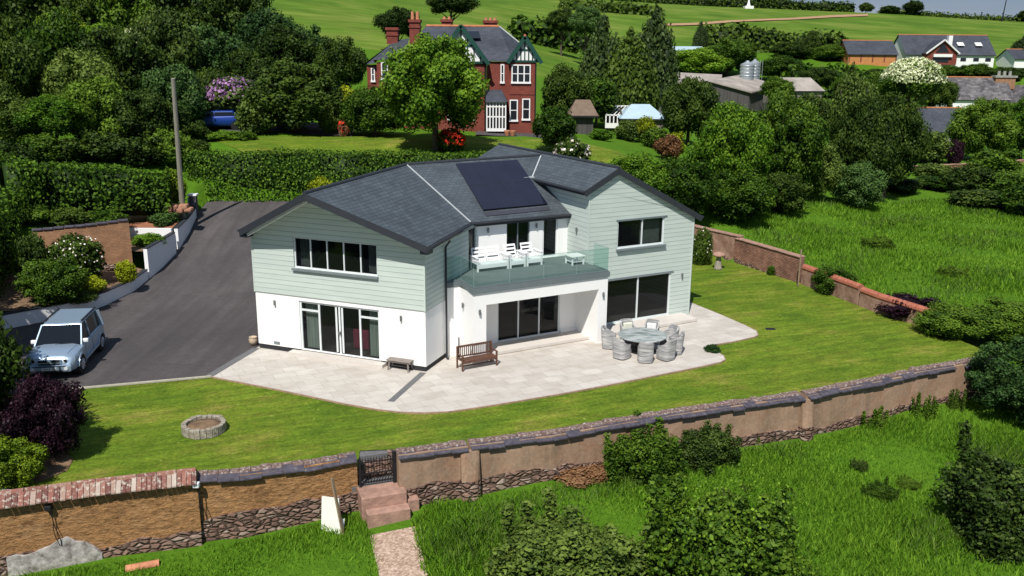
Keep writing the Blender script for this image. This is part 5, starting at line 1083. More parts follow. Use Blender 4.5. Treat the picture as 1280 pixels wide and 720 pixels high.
for k in range(3): P_.box(u1-.05, u1+.02, -1.0+k*.8, -.92+k*.8, .25, vz(127.5), VF)
pc_ = P_.build('porch', 'pane_w', V_); g = MB().box(u0+.02, u1-.02, -1.04, .8, .2, vz(128), VF).build('pane', 'fglass', None); g.data.transform(Matrix.Translation(-VO)); g.parent = pc_
m = MB().poly([VF(u0-.1, -1.3, vz(127)), VF(u1+.15, -1.3, vz(126.5)), VF(u1-.35, .9, vz(113)), VF(u0-.1, .9, vz(113))]); m.poly([VF(u1+.15, -1.3, vz(126.5)), VF(u1+.15, .9, vz(126.5)), VF(u1-.35, .9, vz(113))]); m.build('porch_roof', 'fslate', V_)
MB().tube(VF(vx(607), .0, vz(79)), VF(vx(607), .0, .1), .07).build('downpipe', 'iron', V_); MB().tube(VF(vx(668.5), -.06, vz(79)), VF(vx(668.5), -.06, .1), .06).build('downpipe', 'iron', V_)
drape('terrace', [tuple(VF(vx(596), -3.0, 0)[:2]), tuple(VF(vx(700), -3.0, 0)[:2])], [tuple(VF(vx(596), 1, 0)[:2]), tuple(VF(vx(700), 1, 0)[:2])], 10, 4, 'tarmac', .06)
for px in (634, 641):
    p = at(px, 165, 73.5); p.z = T(p.x, p.y)+.05; t = thing('terracotta_pot', 'small terracotta pot on the paving in front of the villa bay', 'plant pot', tuple(p), 'pots on the paving before the villa'); MB().lathe([(.16, 0), (.26, .3), (.28, .42), (.2, .42)], p, 10).build('pot', 'terracotta', t)
# ------------------------------------------------------------------ farm and far houses
def house(name, label, cat, px0, px1, pye, pyb, pyr, Y, dep, wall='pane_w', roof='fslate', rz=0, zdrop=1., ridge='ridge', hip=0, over=.3, cap=True):
    # long side toward the viewer: eaves at pye, ground pyb, ridge pyr
    o, f = frm(px0, pyb, Y, rz); s_ = (o-EYE).dot(_fw)/CAM_F; W_ = (px1-px0)*s_; ze, za = (pyb-pye)*s_, (pyb-pyr)*s_; za = ze+max(.6, (za-ze)*1.0)
    t = thing(name, label, cat, tuple(o)); m = MB(); m.box(0, W_, 0, dep, -zdrop, ze, f); m.poly([f(.001, 0, ze), f(.001, dep, ze), f(.001, dep/2, za-.1)]); m.poly([f(W_-.001, 0, ze), f(W_-.001, dep/2, za-.1), f(W_-.001, dep, ze)]); m.build('wall', wall, t)
    h = hip; m = MB(); th = .12
    A, B, C_, D = f(-over, -over, ze-.1), f(W_+over, -over, ze-.1), f(W_+over, dep+over, ze-.1), f(-over, dep+over, ze-.1); E, F_ = f(-over+h, dep/2, za), f(W_+over-h, dep/2, za)
    m.poly([A, B, F_, E]); m.poly([C_, D, E, F_])
    if h: m.poly([B, C_, F_]); m.poly([D, A, E])
    m.build('roof', roof, t)
    if cap: MB().tube(E, F_, .13, n=6).build('ridge_tiles', ridge, t)
    MB().bar(A-Z1*.08, B-Z1*.08, .1, .14).build('gutter', 'trim', t)
    return t, f, s_, W_, ze, za
t, f, s_, W_, ze, za = house('garage_building', 'low building with dark blue roof and orange timber doors on the hillside', 'garage', 1060, 1120, 67.5, 77, 51, 205, 8, 'owood', 'fslate')
for k in range(5): MB().box(.1+k*(W_-.3)/4, .35+k*(W_-.3)/4, -.08, -.01, 0, ze-.2, f).build('door_post', 'brick', t)
t, f, s_, W_, ze, za = house('farmhouse', 'white house with long blue slate roof and glazed brick gable on the hillside', 'house', 1132, 1242, 68, 77.5, 44, 208, 10, 'pane_w', 'fslate')
gx = lambda px: (px-1132)*s_; gz = lambda py: (77.5-py)*s_
o_ = MB().box(gx(1152), gx(1190), -2, 0, -.5, gz(66), f); o_.poly([f(gx(1152), -2, gz(66)), f(gx(1190), -2, gz(66)), f(gx(1171.5), -2, gz(51.5))]); o_.build('gable_wing', 'brick', t)
m = MB(); a, b, c = gx(1150.5), gx(1171.5), gx(1192); m.poly([f(a, -2.4, gz(67)), f(b, -2.4, gz(50.5)), f(b, 5, gz(50.5)), f(a, 5, gz(67))]); m.poly([f(b, -2.4, gz(50.5)), f(c, -2.4, gz(67)), f(c, 5, gz(67)), f(b, 5, gz(50.5))]); m.build('gable_roof', 'fslate', t)
for a_, b_ in ((f(a, -2.45, gz(67)), f(b, -2.45, gz(50.5))), (f(b, -2.45, gz(50.5)), f(c, -2.45, gz(67)))): MB().bar(a_, b_, .15, .3).build('bargeboard', 'soffit', t)
MB().poly([f(gx(1163), -2.05, gz(66)), f(gx(1180), -2.05, gz(66)), f(gx(1171.5), -2.05, gz(54))]).build('gable_window', 'fglass', t); MB().box(gx(1160), gx(1183), -2.5, -2.06, gz(71), gz(67.5), f).build('balcony', 'pane_w', t); MB().box(gx(1160), gx(1180), -2.04, -2.01, 0, gz(72), f).build('glazed_door', 'fglass', t)
MB().box(gx(1187.5), gx(1192.5), 2, 3, gz(60), gz(45), f).build('chimney', 'pane_w', t)
for p0 in (1199, 1221.5): MB().hexa([f(gx(p0), 1.7, gz(57.5)), f(gx(p0+8), 1.7, gz(57.5)), f(gx(p0+8), 2.8, gz(53.5)), f(gx(p0), 2.8, gz(53.5)), f(gx(p0), 1.4, gz(57)), f(gx(p0+8), 1.4, gz(57)), f(gx(p0+8), 2.5, gz(53)), f(gx(p0), 2.5, gz(53))]).build('skylight', 'soffit', t)
for p0 in (1200, 1216, 1231): MB().box(gx(p0), gx(p0+7), -.05, -.004, gz(76), gz(72), f).build('window', 'fglass', t)
house('far_house', 'blue grey roofed house cut by the right edge of the hillside', 'house', 1268, 1300, 73, 79, 62, 206, 8, 'pane_w', 'fslate')
t, f, s_, W_, ze, za = house('white_cottage', 'white cottage with mottled slate roof and wide chimney at right', 'cottage', 1188, 1264, 124, 139, 98, 165, 8, 'pane_w', 'cslates', ridge='ridge')
gx = lambda px: (px-1188)*s_; gz = lambda py: (139-py)*s_
MB().box(gx(1250), gx(1275), 3, 4.2, gz(112), gz(98), f).build('chimney', 'oldbrick', t); MB().box(gx(1248.5), gx(1276.5), 2.8, 4.4, gz(98), gz(95.5), f).build('chimney_cap', 'concrete', t)
for p0 in (1252, 1259, 1266): MB().tube(f(gx(p0+3), 3.6, gz(96)), f(gx(p0+3), 3.6, gz(90)), .3, .25, 8).build('chimney_pot', 'concrete', t)
for p0 in (1217, 1229): MB().box(gx(p0), gx(p0+7), -.05, -.004, gz(133), gz(127), f).build('window', 'fglass', t)
m = MB(); m.poly([f(gx(1258), -3, gz(128)), f(gx(1300), -3, gz(128)), f(gx(1280), -3, gz(108))]); m.box(gx(1258), gx(1300), -3, 0, -1, gz(128.2), f); m.build('gable_wing', 'pane_w', t); m = MB(); m.poly([f(gx(1256), -3.3, gz(129)), f(gx(1280), -3.3, gz(107)), f(gx(1280), 4, gz(107)), f(gx(1256), 4, gz(129))]); m.poly([f(gx(1280), -3.3, gz(107)), f(gx(1304), -3.3, gz(129)), f(gx(1304), 4, gz(129)), f(gx(1280), 4, gz(107))]); m.build('gable_roof', 'cslates', t)
t, f, s_, W_, ze, za = house('long_outbuilding', 'long low outbuilding with plain dark blue roof below the white cottage', 'outbuilding', 1116, 1212, 164, 176, 137, 135, 9, 'concrete', 'fslate')
MB().box(1.5, 5.5, -.1, -.02, ze-.3, ze-.1, f).build('fascia', 'pane_w', t)
# barn: two spans
t = thing('barn', 'large weathered grey barn with pale sheet roofs below the silos', 'barn', tuple(at(885, 127, 150))); s_ = (at(885, 127, 150)-EYE).dot(_fw)/CAM_F; B0 = V(t['_base'])
bz = lambda py: (127-py)*s_; bf_ = lambda px, n, z: V((B0.x+(px-885)*s_, B0.y+n, B0.z+z))
MB().hexa([bf_(884, 0, -1.5), bf_(932, -2, -1.5), bf_(932, 12, -1.5), bf_(884, 12, -1.5), bf_(884, 0, bz(102)), bf_(932, -2, bz(115)), bf_(932, 12, bz(115)), bf_(884, 12, bz(102))]).build('wall', 'bark_d', t)
MB().hexa([bf_(932, -2, -1.5), bf_(986, 6, -1.5), bf_(986, 14, -1.5), bf_(932, 14, -1.5), bf_(932, -2, bz(114.5)), bf_(984, 6, bz(109)), bf_(984, 14, bz(109)), bf_(932, 12, bz(114))]).build('wall', 'bark_d', t)
MB().hexa([bf_(883, -.4, bz(102.5)), bf_(934, -2.6, bz(115.5)), bf_(987, 6, bz(109)), bf_(945, 12, bz(97)), bf_(883, -.4, bz(101)), bf_(934, -2.6, bz(114)), bf_(987, 6, bz(107.5)), bf_(945, 12, bz(96))]).build('roof', 'tin', t)
MB().hexa([bf_(840, 4, bz(108)), bf_(905, 3, bz(105)), bf_(921, 12, bz(97)), bf_(845, 12, bz(94)), bf_(838, 4, bz(103)), bf_(884, 1, bz(102)), bf_(921, 12, bz(96)), bf_(845, 12, bz(93))]).build('lean_to_roof', 'tin', t)
MB().box(B0.x-44*s_, B0.x-2*s_, B0.y+4, B0.y+12, B0.z-1, B0.z+bz(108)).build('lean_to_wall', 'concrete', t)
for i, (px, h_) in enumerate(((933, 78), (942, 76))):
    p = at(px, 99, 158+i*3); s_ = (p-EYE).dot(_fw)/CAM_F; r_ = 8.5*s_ if i == 0 else 6.5*s_; t = thing('silo', ['galvanised steel silo with a conical top behind the barn', 'narrower steel silo half hidden by the front silo'][i], 'silo', tuple(p))
    MB().lathe([(r_, -2), (r_, (99-h_-3)*s_), (r_*.3, (99-h_)*s_), (r_*.25, (99-h_+1.5)*s_)], p, 20).build('drum', 'silo', t)
    m = MB()
    for z in (4, 8, 12, 16): m.lathe([(r_+.04, z*s_), (r_+.07, z*s_+.05), (r_+.04, z*s_+.1)], p, 20)
    m.build('hoop', 'silo', t)
    m = MB(); q_ = p+V((r_+.2, -.3, 0))
    for s2 in (-.2, .2): m.tube(q_+V((s2, 0, -2)), q_+V((s2, 0, (99-h_)*s_)), .04, n=5)
    m.build('ladder', 'silo', t)
t, f, s_, W_, ze, za = house('brown_shed', 'brown timber shed with a grey roof right of the barn', 'shed', 988, 1031, 113, 124, 98.5, 140, 9, 'greywood', 'tin', rz=.2, cap=False)
t, f, s_, W_, ze, za = house('pale_bungalow', 'pale roofed building half hidden by trees above the barn', 'building', 844, 880, 62.5, 70, 58, 190, 8, 'pane_w', 'bluetin', cap=False)
house('green_roofed_barn', 'long dull green roofed barn far above the silos', 'barn', 927, 972, 54.5, 60, 50, 230, 10, 'concrete', 'cslates', cap=False)
# summerhouse, greenhouse, blue roofed shed
t, f, s_, W_, ze, za = house('summerhouse', 'small dark summerhouse with a brown swept roof in the villa garden', 'summerhouse', 716, 741, 143, 166, 126, 84, 2.2, 'bark_d', 'thatch', hip=.7, over=.45, cap=False)
t = thing('greenhouse', 'white framed greenhouse beside the blue roofed shed', 'greenhouse', tuple(at(757, 160, 92))); o = V(t['_base']); s_ = (o-EYE).dot(_fw)/CAM_F; f = frame_at(o, .0); W_ = 24*s_; ze, za = 16*s_, 25*s_
m = MB()
for k in range(6): u = k*W_/5; m.box(u-.06, u+.06, -.06, .06, 0, ze, f); m.bar(f(u, 0, ze), f(u+1.2, 3, za), .09, .09)
m.bar(f(0, 0, ze), f(W_, 0, ze), .12, .12).bar(f(1.2, 3, za), f(W_+1.2, 3, za), .12, .12).box(0, W_, -.05, .05, 0, .5, f).bar(f(0, 0, ze*.5), f(0, 4, ze*.5), .08, .08)
m.build('frame', 'pane_w', t); MB().poly([f(0, 0, 0), f(W_, 0, 0), f(W_, 0, ze), f(0, 0, ze)]).poly([f(0, 0, ze), f(W_, 0, ze), f(W_+1.2, 3, za), f(1.2, 3, za)]).build('pane', 'glass', t)
t, f, s_, W_, ze, za = house('blue_shed', 'low shed with a pale blue sheet roof behind the flower border', 'shed', 778, 829, 147, 158, 132, 90, 4.5, 'greywood', 'bluetin', hip=1.4, cap=False)
# far white monument and mast on the skyline
p = hitT(936, 12) if 0 else at(935.5, 10, 400); t = thing('white_monument', 'small white stepped monument on the far skyline', 'monument', tuple(p)); MB().box(-1.8, 1.8, -1.8, 1.8, -2, .8, lambda a, b, c: p+V((a, b, c))).build('base', 'pane_w', t); MB().lathe([(.9, .8), (.6, 1.6), (.35, 3), (.3, 5)], p, 10).build('shaft', 'pane_w', t)
p = at(1252, 26, 400); t = thing('radio_mast', 'tall thin dark mast on the skyline at upper right', 'mast', tuple(p)); MB().tube(p-Z1*2, p+V((1.0, 0, 12)), .28, .16, 6).build('shaft', 'iron', t)
# tracks and garden wall beyond the meadow
def trk(pts, w0, name='track', mat='track'):
    A = []; B_ = []
    for px, py in pts: p = hitT(px, py-w0); q = hitT(px, py+w0); A.append(p); B_.append(q)
    drape(name, A, B_, 60, 3, mat, .25)
trk([(826, 33), (870, 31), (930, 27.5), (990, 24.5), (1040, 21.5), (1085, 19.5)], 1.3)
gw = [at(1024, 208, 84), at(1060, 212, 88), at(1130, 209.5, 93), at(1200, 206, 97), at(1285, 200.5, 101)]
wall_run('garden_wall', 'long pale topped brick wall beyond the rough meadow', [pl(v) for v in gw], [v.z for v in gw], [T(v.x, v.y)-.3 for v in gw], .4, 'oldbrick', None, .1, 'stone')
for v in []: pass
# other cars
p = at(272, 166, 72); p.z = T(p.x, p.y)+.05; car('parked_van', 'bright blue car parked among shrubs near the purple rhododendron', p, R(-78), 'carblue', 4.4, 1.8, False, False)
p = at(340, 172, 74); p.z = T(p.x, p.y)+.05; car('parked_hatchback', 'dark car in the shade under the villa garden trees', p, R(-80), 'cardark', 4.2, 1.75, False, False)
p = at(1132, 135.5, 150); p.z = max(p.z-.8, T(p.x, p.y)); car('parked_car', 'dark car whose roof shows above the long outbuilding', p, R(90), 'cardark', 4.4, 1.8, False, False)
drape('villa_drive', [at(255, 163, 72), at(330, 170, 69.5), at(440, 172, 69)], [at(240, 150, 80), at(330, 160, 77), at(445, 163, 76)], 16, 6, 'tarmac', .06)
drape('villa_lawn', [(-17.5, 61.2), (-8, 61.4), (0, 61.6), (8, 61.8), (14, 63)], [at(262, 179, 67), at(360, 180, 68), at(450, 174, 69), at(560, 172, 70), at(720, 168, 73)], 40, 14, 'lawn', .07)
# the drone's field boundary: fence line of scrub handled as hedges below
# ------------------------------------------------------------------ foliage
def leaf_mesh(name, P, N, size, mat='L_mid', tint=None, core=None, rng=None, aspect=1.5, fold=.25):
    rng = rng or np.random.default_rng(1); n = len(P)
    N = N+rng.normal(0, .55, N.shape); N /= np.linalg.norm(N, axis=1, keepdims=True)
    a = np.cross(N, rng.normal(size=N.shape)); a /= np.linalg.norm(a, axis=1, keepdims=True); b = np.cross(N, a)
    s = (size*rng.uniform(.6, 1.35, n))[:, None]; A = a*s*.5*aspect; B = b*s*.5
    q = np.stack([P-A, P-B+N*s*fold*.3, P+A, P+B+N*s*fold*.3], 1).reshape(-1, 3)
    tint = rng.uniform(.15, 1, n) if tint is None else tint
    V_ = [q]; F = np.arange(4*n).reshape(n, 4); cv, cf = core if core else (np.zeros((0, 3)), [])
    verts = np.concatenate([q, cv]) if len(cv) else q
    me = bpy.data.meshes.new(name); nv = len(verts); nf = n+len(cf)
    me.vertices.add(nv); me.vertices.foreach_set('co', verts.astype(np.float32).ravel())
    loops = list(F.ravel()); starts = list(range(0, 4*n, 4)); k = 4*n
    for f in cf: starts.append(k); loops += [4*n+i for i in f]; k += len(f)
    me.loops.add(len(loops)); me.loops.foreach_set('vertex_index', np.array(loops, dtype=np.int32)); me.polygons.add(nf)
    me.polygons.foreach_set('loop_start', np.array(starts, dtype=np.int32)); me.update(calc_edges=True); me.validate()
    at_ = me.attributes.new('tint', 'FLOAT', 'FACE'); at_.data.foreach_set('value', np.concatenate([tint, np.zeros(len(cf))]).astype(np.float32))  # cores take the darkest tint, painting deep shade between the leaves
    me.materials.append(MT[mat]); return me
import bmesh
_ico = {}
def ico(sub=1):
    if sub not in _ico:
        b = bmesh.new(); bmesh.ops.create_icosphere(b, subdivisions=sub, radius=1); b.verts.ensure_lookup_table()
        _ico[sub] = (np.array([v.co[:] for v in b.verts]), [tuple(v.index for v in f.verts) for f in b.faces]); b.free()
    return _ico[sub]
def crown(name, seed, clumps, n, leaf, core=.72, mat='L_mid', up=.15, flat=1., strand=0):
    rng = np.random.default_rng(seed); cl = np.array(clumps, dtype=float); w_ = cl[:, 3]**2; w_ /= w_.sum()
    m_ = int(n*2.2); idx = rng.choice(len(cl), m_, p=w_); d = rng.normal(size=(m_, 3)); d[:, 2] += up; d /= np.linalg.norm(d, axis=1, keepdims=True)
    r = cl[idx, 3]*(.70+.62*rng.random(m_)**1.7); P = cl[idx, :3]+d*r[:, None]*np.array([1, 1, flat])
    keep = np.ones(m_, bool)
    for i in range(len(cl)):
        dd = np.linalg.norm((P-cl[i, :3])/np.array([1, 1, flat]), axis=1); keep &= ~((dd < cl[i, 3]*.70) & (idx != i))
    P, d, idx = P[keep][:n], d[keep][:n], idx[keep][:n]
    base = rng.uniform(.15, .85, len(cl))[idx]; tint = np.clip(.50*rng.random(len(P))+.40*base+.16*d[:, 2], 0, 1)  # upward leaves get a lighter tint: sunlit highlights put into the colour
    if strand: P[:, 2] -= strand*rng.random(len(P))**2
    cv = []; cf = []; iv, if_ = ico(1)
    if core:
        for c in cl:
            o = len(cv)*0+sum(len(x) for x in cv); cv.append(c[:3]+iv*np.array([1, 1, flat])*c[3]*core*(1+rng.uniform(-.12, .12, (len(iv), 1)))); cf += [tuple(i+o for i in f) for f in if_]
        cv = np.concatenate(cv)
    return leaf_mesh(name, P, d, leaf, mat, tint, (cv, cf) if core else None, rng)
def clumps_round(seed, k, r=(.28, .42), zc=1., rz=.95, rxy=.7, low=.25):
    rg = np.random.default_rng(seed); out_ = [(0, 0, zc, .55)]
    for i in range(k):
        u = (i+.5)/k; z = 1-2*u*(1-low*.4); a = i*2.39996+rg.uniform(-.4, .4); h = math.sqrt(max(0, 1-z*z)); R_ = rg.uniform(.74, 1.20)
        rr = rg.uniform(*r); out_.append((h*math.cos(a)*rxy*R_, h*math.sin(a)*rxy*R_, zc+z*(rz-rr)*R_*.95, rr))
    return out_
LIB = {}
LIB['broad'] = [crown('crown', 10+i, clumps_round(20+i, 52, (.13, .32), rxy=.75), 20000, .050, .68) for i in range(4)]
LIB['near'] = [crown('crown', 30+i, clumps_round(40+i, 60, (.11, .29), rxy=.76), 26000, .042, .66) for i in range(2)]
LIB['open'] = [crown('crown', 36+i, clumps_round(46+i, 80, (.07, .19), rxy=.84)[1:]+[(0, 0, .7, .35), (.2, .2, .5, .35), (-.3, .1, .6, .3)], 30000, .034, .5, strand=.06) for i in range(2)]
LIB['bush'] = [crown('bush', 50+i, clumps_round(60+i, 22, (.20, .42), low=0), 4800, .088, .72) for i in range(3)]
LIB['bushfine'] = [crown('bush', 70+i, clumps_round(80+i, 44, (.14, .34), low=0, rxy=.78), 15000, .048, .70) for i in range(2)]
def conif(seed, k=9):
    rg = np.random.default_rng(seed); c = []
    for i in range(k):
        z = .12+1.72*i/(k-1); R_ = .88*(1-(i/(k-1))**1.9)+.03; m_ = max(1, int(9*R_))
        for j in range(m_): a = 2*math.pi*j/m_+rg.uniform(-.4, .4)+i; c.append((math.cos(a)*R_*.72, math.sin(a)*R_*.72, z+rg.uniform(-.06, .06), .16+.22*R_))
    c.append((0, 0, 1.9, .10)); c.append((0, 0, .9, .4)); return c
LIB['conif'] = [crown('crown', 90+i, conif(91+i), 7500, .075, .8, flat=1.35, strand=.10) for i in range(2)]
LIB['weep'] = [crown('crown', 97, clumps_round(98, 26, (.20, .34)), 8000, .06, .55, strand=.35)]
def sprigs(seed, k=16):
    rg = np.random.default_rng(seed); c = []
    for i in range(k):
        a, r, h = rg.uniform(0, 6.28), rg.uniform(0, .85)**.8, rg.uniform(.7, 1.9)
        m_ = max(3, int(h*6))
        for j in range(m_): z = .1+h*j/m_; c.append((math.cos(a)*r*(1+.12*z), math.sin(a)*r*(1+.12*z), z, .15*(1-.45*j/m_)))
    return c
LIB['sprig'] = [crown('foliage', 120+i, sprigs(121+i), 5200, .075, 0) for i in range(3)]
LIB['ragged'] = [crown('foliage', 130+i, sprigs(131+i, 26)+clumps_round(133+i, 26, (.14, .30), low=0, zc=.8, rz=.75), 17000, .046, .55, up=.3) for i in range(3)]
LIB['flower'] = []
def flower_mesh(seed, n, leaf, zmin, src):
    return None
def trunk_mesh(seed, limbs=6):
    rg = random.Random(seed); m = MB(); prev = V((0, 0, -.04)); r0 = .05
    for k in range(1, 7): q = V((rg.uniform(-.015, .015)*k, rg.uniform(-.015, .015)*k, k*.13)); m.tube(prev, q, r0, r0*.86, 8, caps=False); prev = q; r0 *= .86
    for k in range(limbs):
        a = 2*math.pi*k/limbs+rg.uniform(-.4, .4); z = rg.uniform(.25, .55); b = V((0, 0, z)); e = b+V((math.cos(a)*.28, math.sin(a)*.28, rg.uniform(.16, .32))); m.tube(b, e, .022, .010, 6, caps=False); m.tube(e, e+V((math.cos(a)*.1, math.sin(a)*.1, .12)), .010, .004, 5, caps=False)
    o = m.build('trunk', 'bark'); me = o.data; bpy.data.objects.remove(o); return me
TR_ = [trunk_mesh(3), trunk_mesh(4)]
_vr = random.Random(77)
def put(me, name, parent, loc, scale, rz, mat):
    o = bpy.data.objects.new(name, me); C.objects.link(o); o.parent = parent; o.location = loc; o.scale = scale; o.rotation_euler = (0, 0, rz)
    if mat and me.materials[0] != MT[mat]: o.material_slots[0].link = 'OBJECT'; o.material_slots[0].material = MT[mat]
    return o
def plant(x0, yt, x1, yb, Y, kind, mat, label, name='tree', cat=None, group=None, trunk=True, zb=None, flowers=None, depth=None):
    cx = (x0+x1)/2
    if Y is None: Y = hitT(cx, yb).y+(x1-x0)*.012
    ex = (x1-x0)*.05; x0 -= ex; x1 += ex; yt -= ex*.6
    c = at(cx, yb, Y); s_ = (c-EYE).dot(_fw)/CAM_F; W_ = (x1-x0)*s_; zt = at(cx, yt, Y).z; g = T(c.x, c.y) if zb is None else zb
    bot = max(c.z, g-.2) if trunk else g-.15
    if zt-bot < .3: bot = zt-.3-.4*W_
    base = min(g, bot); t = thing(name, label, cat or name.replace('_', ' ').split()[-1], (c.x, c.y, base), group)
    me = _vr.choice(LIB[kind]); rz = _vr.uniform(0, 6.28); hz = (zt-bot)
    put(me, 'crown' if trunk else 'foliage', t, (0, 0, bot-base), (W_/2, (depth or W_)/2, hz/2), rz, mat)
    if trunk: k = (zt-base); put(_vr.choice(TR_), 'trunk', t, (0, 0, 0), (max(W_, k*.6)*.9*(.22 if kind == 'conif' else .8), max(W_, k*.6)*.9*(.22 if kind == 'conif' else .8), k*.86), rz, None)
    if flowers:
        fm, n, sz, lo = flowers; rng = np.random.default_rng(int(abs(cx)*7)); d = rng.normal(size=(n*3, 3)); d /= np.linalg.norm(d, axis=1, keepdims=True); d = d[d[:, 2] > lo][:n]
        P = d*np.array([W_/2, (depth or W_)/2, hz/2])*rng.uniform(.84, 1.03, (len(d), 1))+np.array([0, 0, bot-base+hz/2])
        fo = bpy.data.objects.new('blossom', leaf_mesh('blossom', P, d, sz, fm, rng=rng, aspect=1.1)); C.objects.link(fo); fo.parent = t
    return t
def hedge(name, label, pts, w_, zb, zt, mat='L_hedge', leaf=.115, dens=78, seed=1, cat='hedge', rough=.12, kind=None):
    # pts: centre line in plan; zb, zt lists of heights
    rng = np.random.default_rng(seed); P = []; N = []; cv = []; cf = []
    pts = [V((p[0], p[1], 0)) for p in pts]
    for i in range(len(pts)-1):
        a, b = pts[i], pts[i+1]; L = (b-a).length; d = (b-a)/L; n = V((-d.y, d.x, 0)); H_ = ((zt[i]-zb[i])+(zt[i+1]-zb[i+1]))/2
        for face, area in (('f', L*H_), ('b', L*H_*.4), ('t', L*w_), ('e0', w_*H_ if i == 0 else 0), ('e1', w_*H_ if i == len(pts)-2 else 0)):
            k = int(area*dens); 
            if k == 0: continue
            u = rng.random(k); v = rng.random(k); r = rng.normal(0, rough*.6, k)
            z0 = zb[i]+(zb[i+1]-zb[i])*u; z1 = zt[i]+(zt[i+1]-zt[i])*u
            if face in 'fb':
                s_ = -1 if face == 'f' else 1; off = s_*(w_/2+r+.1*np.sin(u*L*1.7+v*3)); z = z0+(z1-z0)*v; nn = np.array([n.x*s_, n.y*s_, .25])
            elif face == 't': off = (v-.5)*w_; z = z1+r+.08*np.sin(u*L*1.3); nn = np.array([0, 0, 1.])
            else: s_ = -1 if face == 'e0' else 1; u = np.full(k, 0. if face == 'e0' else 1.)+s_*r/L; off = (v-.5)*w_; z = z0+(z1-z0)*rng.random(k); nn = np.array([d.x*s_, d.y*s_, .2])
            q = np.stack([a.x+d.x*L*u+n.x*off, a.y+d.y*L*u+n.y*off, z], 1); P.append(q); N.append(np.tile(nn, (k, 1)))
        o = len(cv); iw = w_/2-.5
        for p, z0, z1 in ((a, zb[i], zt[i]), (b, zb[i+1], zt[i+1])):
            for s_, z in ((-1, z0-.4), (1, z0-.4), (1, z1-.12), (-1, z1-.12)): q = p+n*iw*s_; cv.append((q.x, q.y, z))
        cf += [(o, o+1, o+2, o+3), (o+7, o+6, o+5, o+4), (o, o+4, o+5, o+1), (o+1, o+5, o+6, o+2), (o+2, o+6, o+7, o+3), (o+3, o+7, o+4, o)]
    P = np.concatenate(P); N = np.concatenate(N); me = leaf_mesh(name, P, N, leaf, mat, None, (np.array(cv), cf), rng)
    o = bpy.data.objects.new(name, me); C.objects.link(o); return tag(o, label, cat, kind=kind)
# hedges
hedge('hedge', 'long trimmed dark green hedge across the top of the drive behind the house', [(-21.8, 60.4), (-15, 60.6), (-8, 60.7), (0, 60.8), (7, 61), (13, 61.5)], 1.9, [2.8, 2.7, 2.6, 2.6, 2.4, 2.2], [6.0, 6.15, 6.1, 6.1, 5.3, 4.5], seed=3)
hh = [at(52, 262, 53), at(120, 262, 53.5), at(214, 262, 54.8)]
hedge('hedge', 'trimmed glossy green hedge above the orange brick garden wall', [(v.x, v.y) for v in hh], 2.2, [3.6, 3.5, 3.3], [at(52, 207, 53).z, at(120, 209, 53.5).z, at(214, 219, 54.8).z], seed=5, leaf=.14, dens=64)
hh = [at(-60, 262, 51), at(10, 266, 51), at(50, 264, 52)]
hedge('hedge', 'taller bushy hedge at the far left beyond the flower bed', [(v.x, v.y) for v in hh], 2.6, [3.4, 3.2, 3.2], [at(-60, 196, 51).z, at(10, 200, 51).z, at(50, 208, 52).z], 'L_hedge', .14, 60, 6, rough=.3)
hedge('hedge', 'tall green hedge with a shaded face along the left edge of the drive', [(-26.2, 37.6), (-26.7, 42), (-27.6, 46.3), (-28.8, 50)], 2.4, [0, .3, 1.5, 3], [4.6, 4.7, 4.9, 5.2], 'L_hedge', .13, 66, 7, rough=.25)
# skyline and field hedgerows
def fieldhedge(px, Y, h, label, name='hedgerow', w_=4, mat='L_dark', seed=11):
    q = [at(a, b, Y if not isinstance(Y, (list, tuple)) else Y[i]) for i, (a, b) in enumerate(px)]
    return hedge(name, label, [(v.x, v.y) for v in q], w_, [T(v.x, v.y)-1 for v in q], [T(v.x, v.y)+h*(1+.2*math.sin(i*2.1)) for i, v in enumerate(q)], mat, .75, 3.4, seed, rough=1.)
fieldhedge([(730, 8), (790, 10), (850, 11), (910, 13), (960, 15), (1010, 17), (1065, 18)], 415, 3.6, 'dark hedgerow along the far skyline above the brown track')
fieldhedge([(1100, 18), (1140, 20), (1190, 23), (1240, 26), (1300, 28)], 418, 1.4, 'low hedgerow on the skyline at upper right', seed=12)
fieldhedge([(640, 44), (690, 40), (760, 46), (800, 50)], 185, 3.5, 'scrubby hedgerow on the slope behind the villa roof', seed=13, mat='L_mid')
fieldhedge([(880, 58), (930, 62), (985, 62), (1050, 72)], 222, 4.5, 'hedgerow below the green field, left of the orange timbered building', seed=14)
fieldhedge([(985, 96), (1060, 90), (1130, 88), (1200, 88), (1300, 90)], 180, 4.0, 'broad green hedge bank below the hillside houses', w_=8, seed=15, mat='L_mid')
fieldhedge([(700, 26), (800, 30), (826, 33)], 300, 2.5, 'thin hedgerow crossing the upper hillside', seed=16)
# trees: (x0, ytop, x1, ybase, distance, kind, leaf, label, name, cat)
G_ = 'dark trees packed in the wood at upper left'
wood = [(-30,20,60,170,66),(40,10,130,150,72),(105,30,200,150,74),(170,10,260,150,80),(215,30,310,135,86),(-40,-40,60,100,88),(40,-50,130,90,92),(110,-50,210,85,96),(190,-45,280,90,100),(255,-40,345,80,104),(300,10,375,95,100),(-60,90,30,230,60),(0,120,70,235,60),(95,95,175,225,62),(150,110,232,228,63),(60,60,150,170,68),(190,80,262,195,70),(235,85,300,140,76),(-60,-80,30,60,105),(20,-80,110,40,115),(100,-85,190,40,118),(180,-80,270,40,120),(250,-75,330,30,125),(280,60,350,120,80),(320,30,400,110,95),(-140,-60,-35,120,100),(-200,0,-90,190,80),(-120,60,-25,225,64),(-160,-90,-50,30,125)]
mats_ = ['L_dark', 'L_mid', 'L_dark', 'L_olive', 'L_blue', 'L_dark']
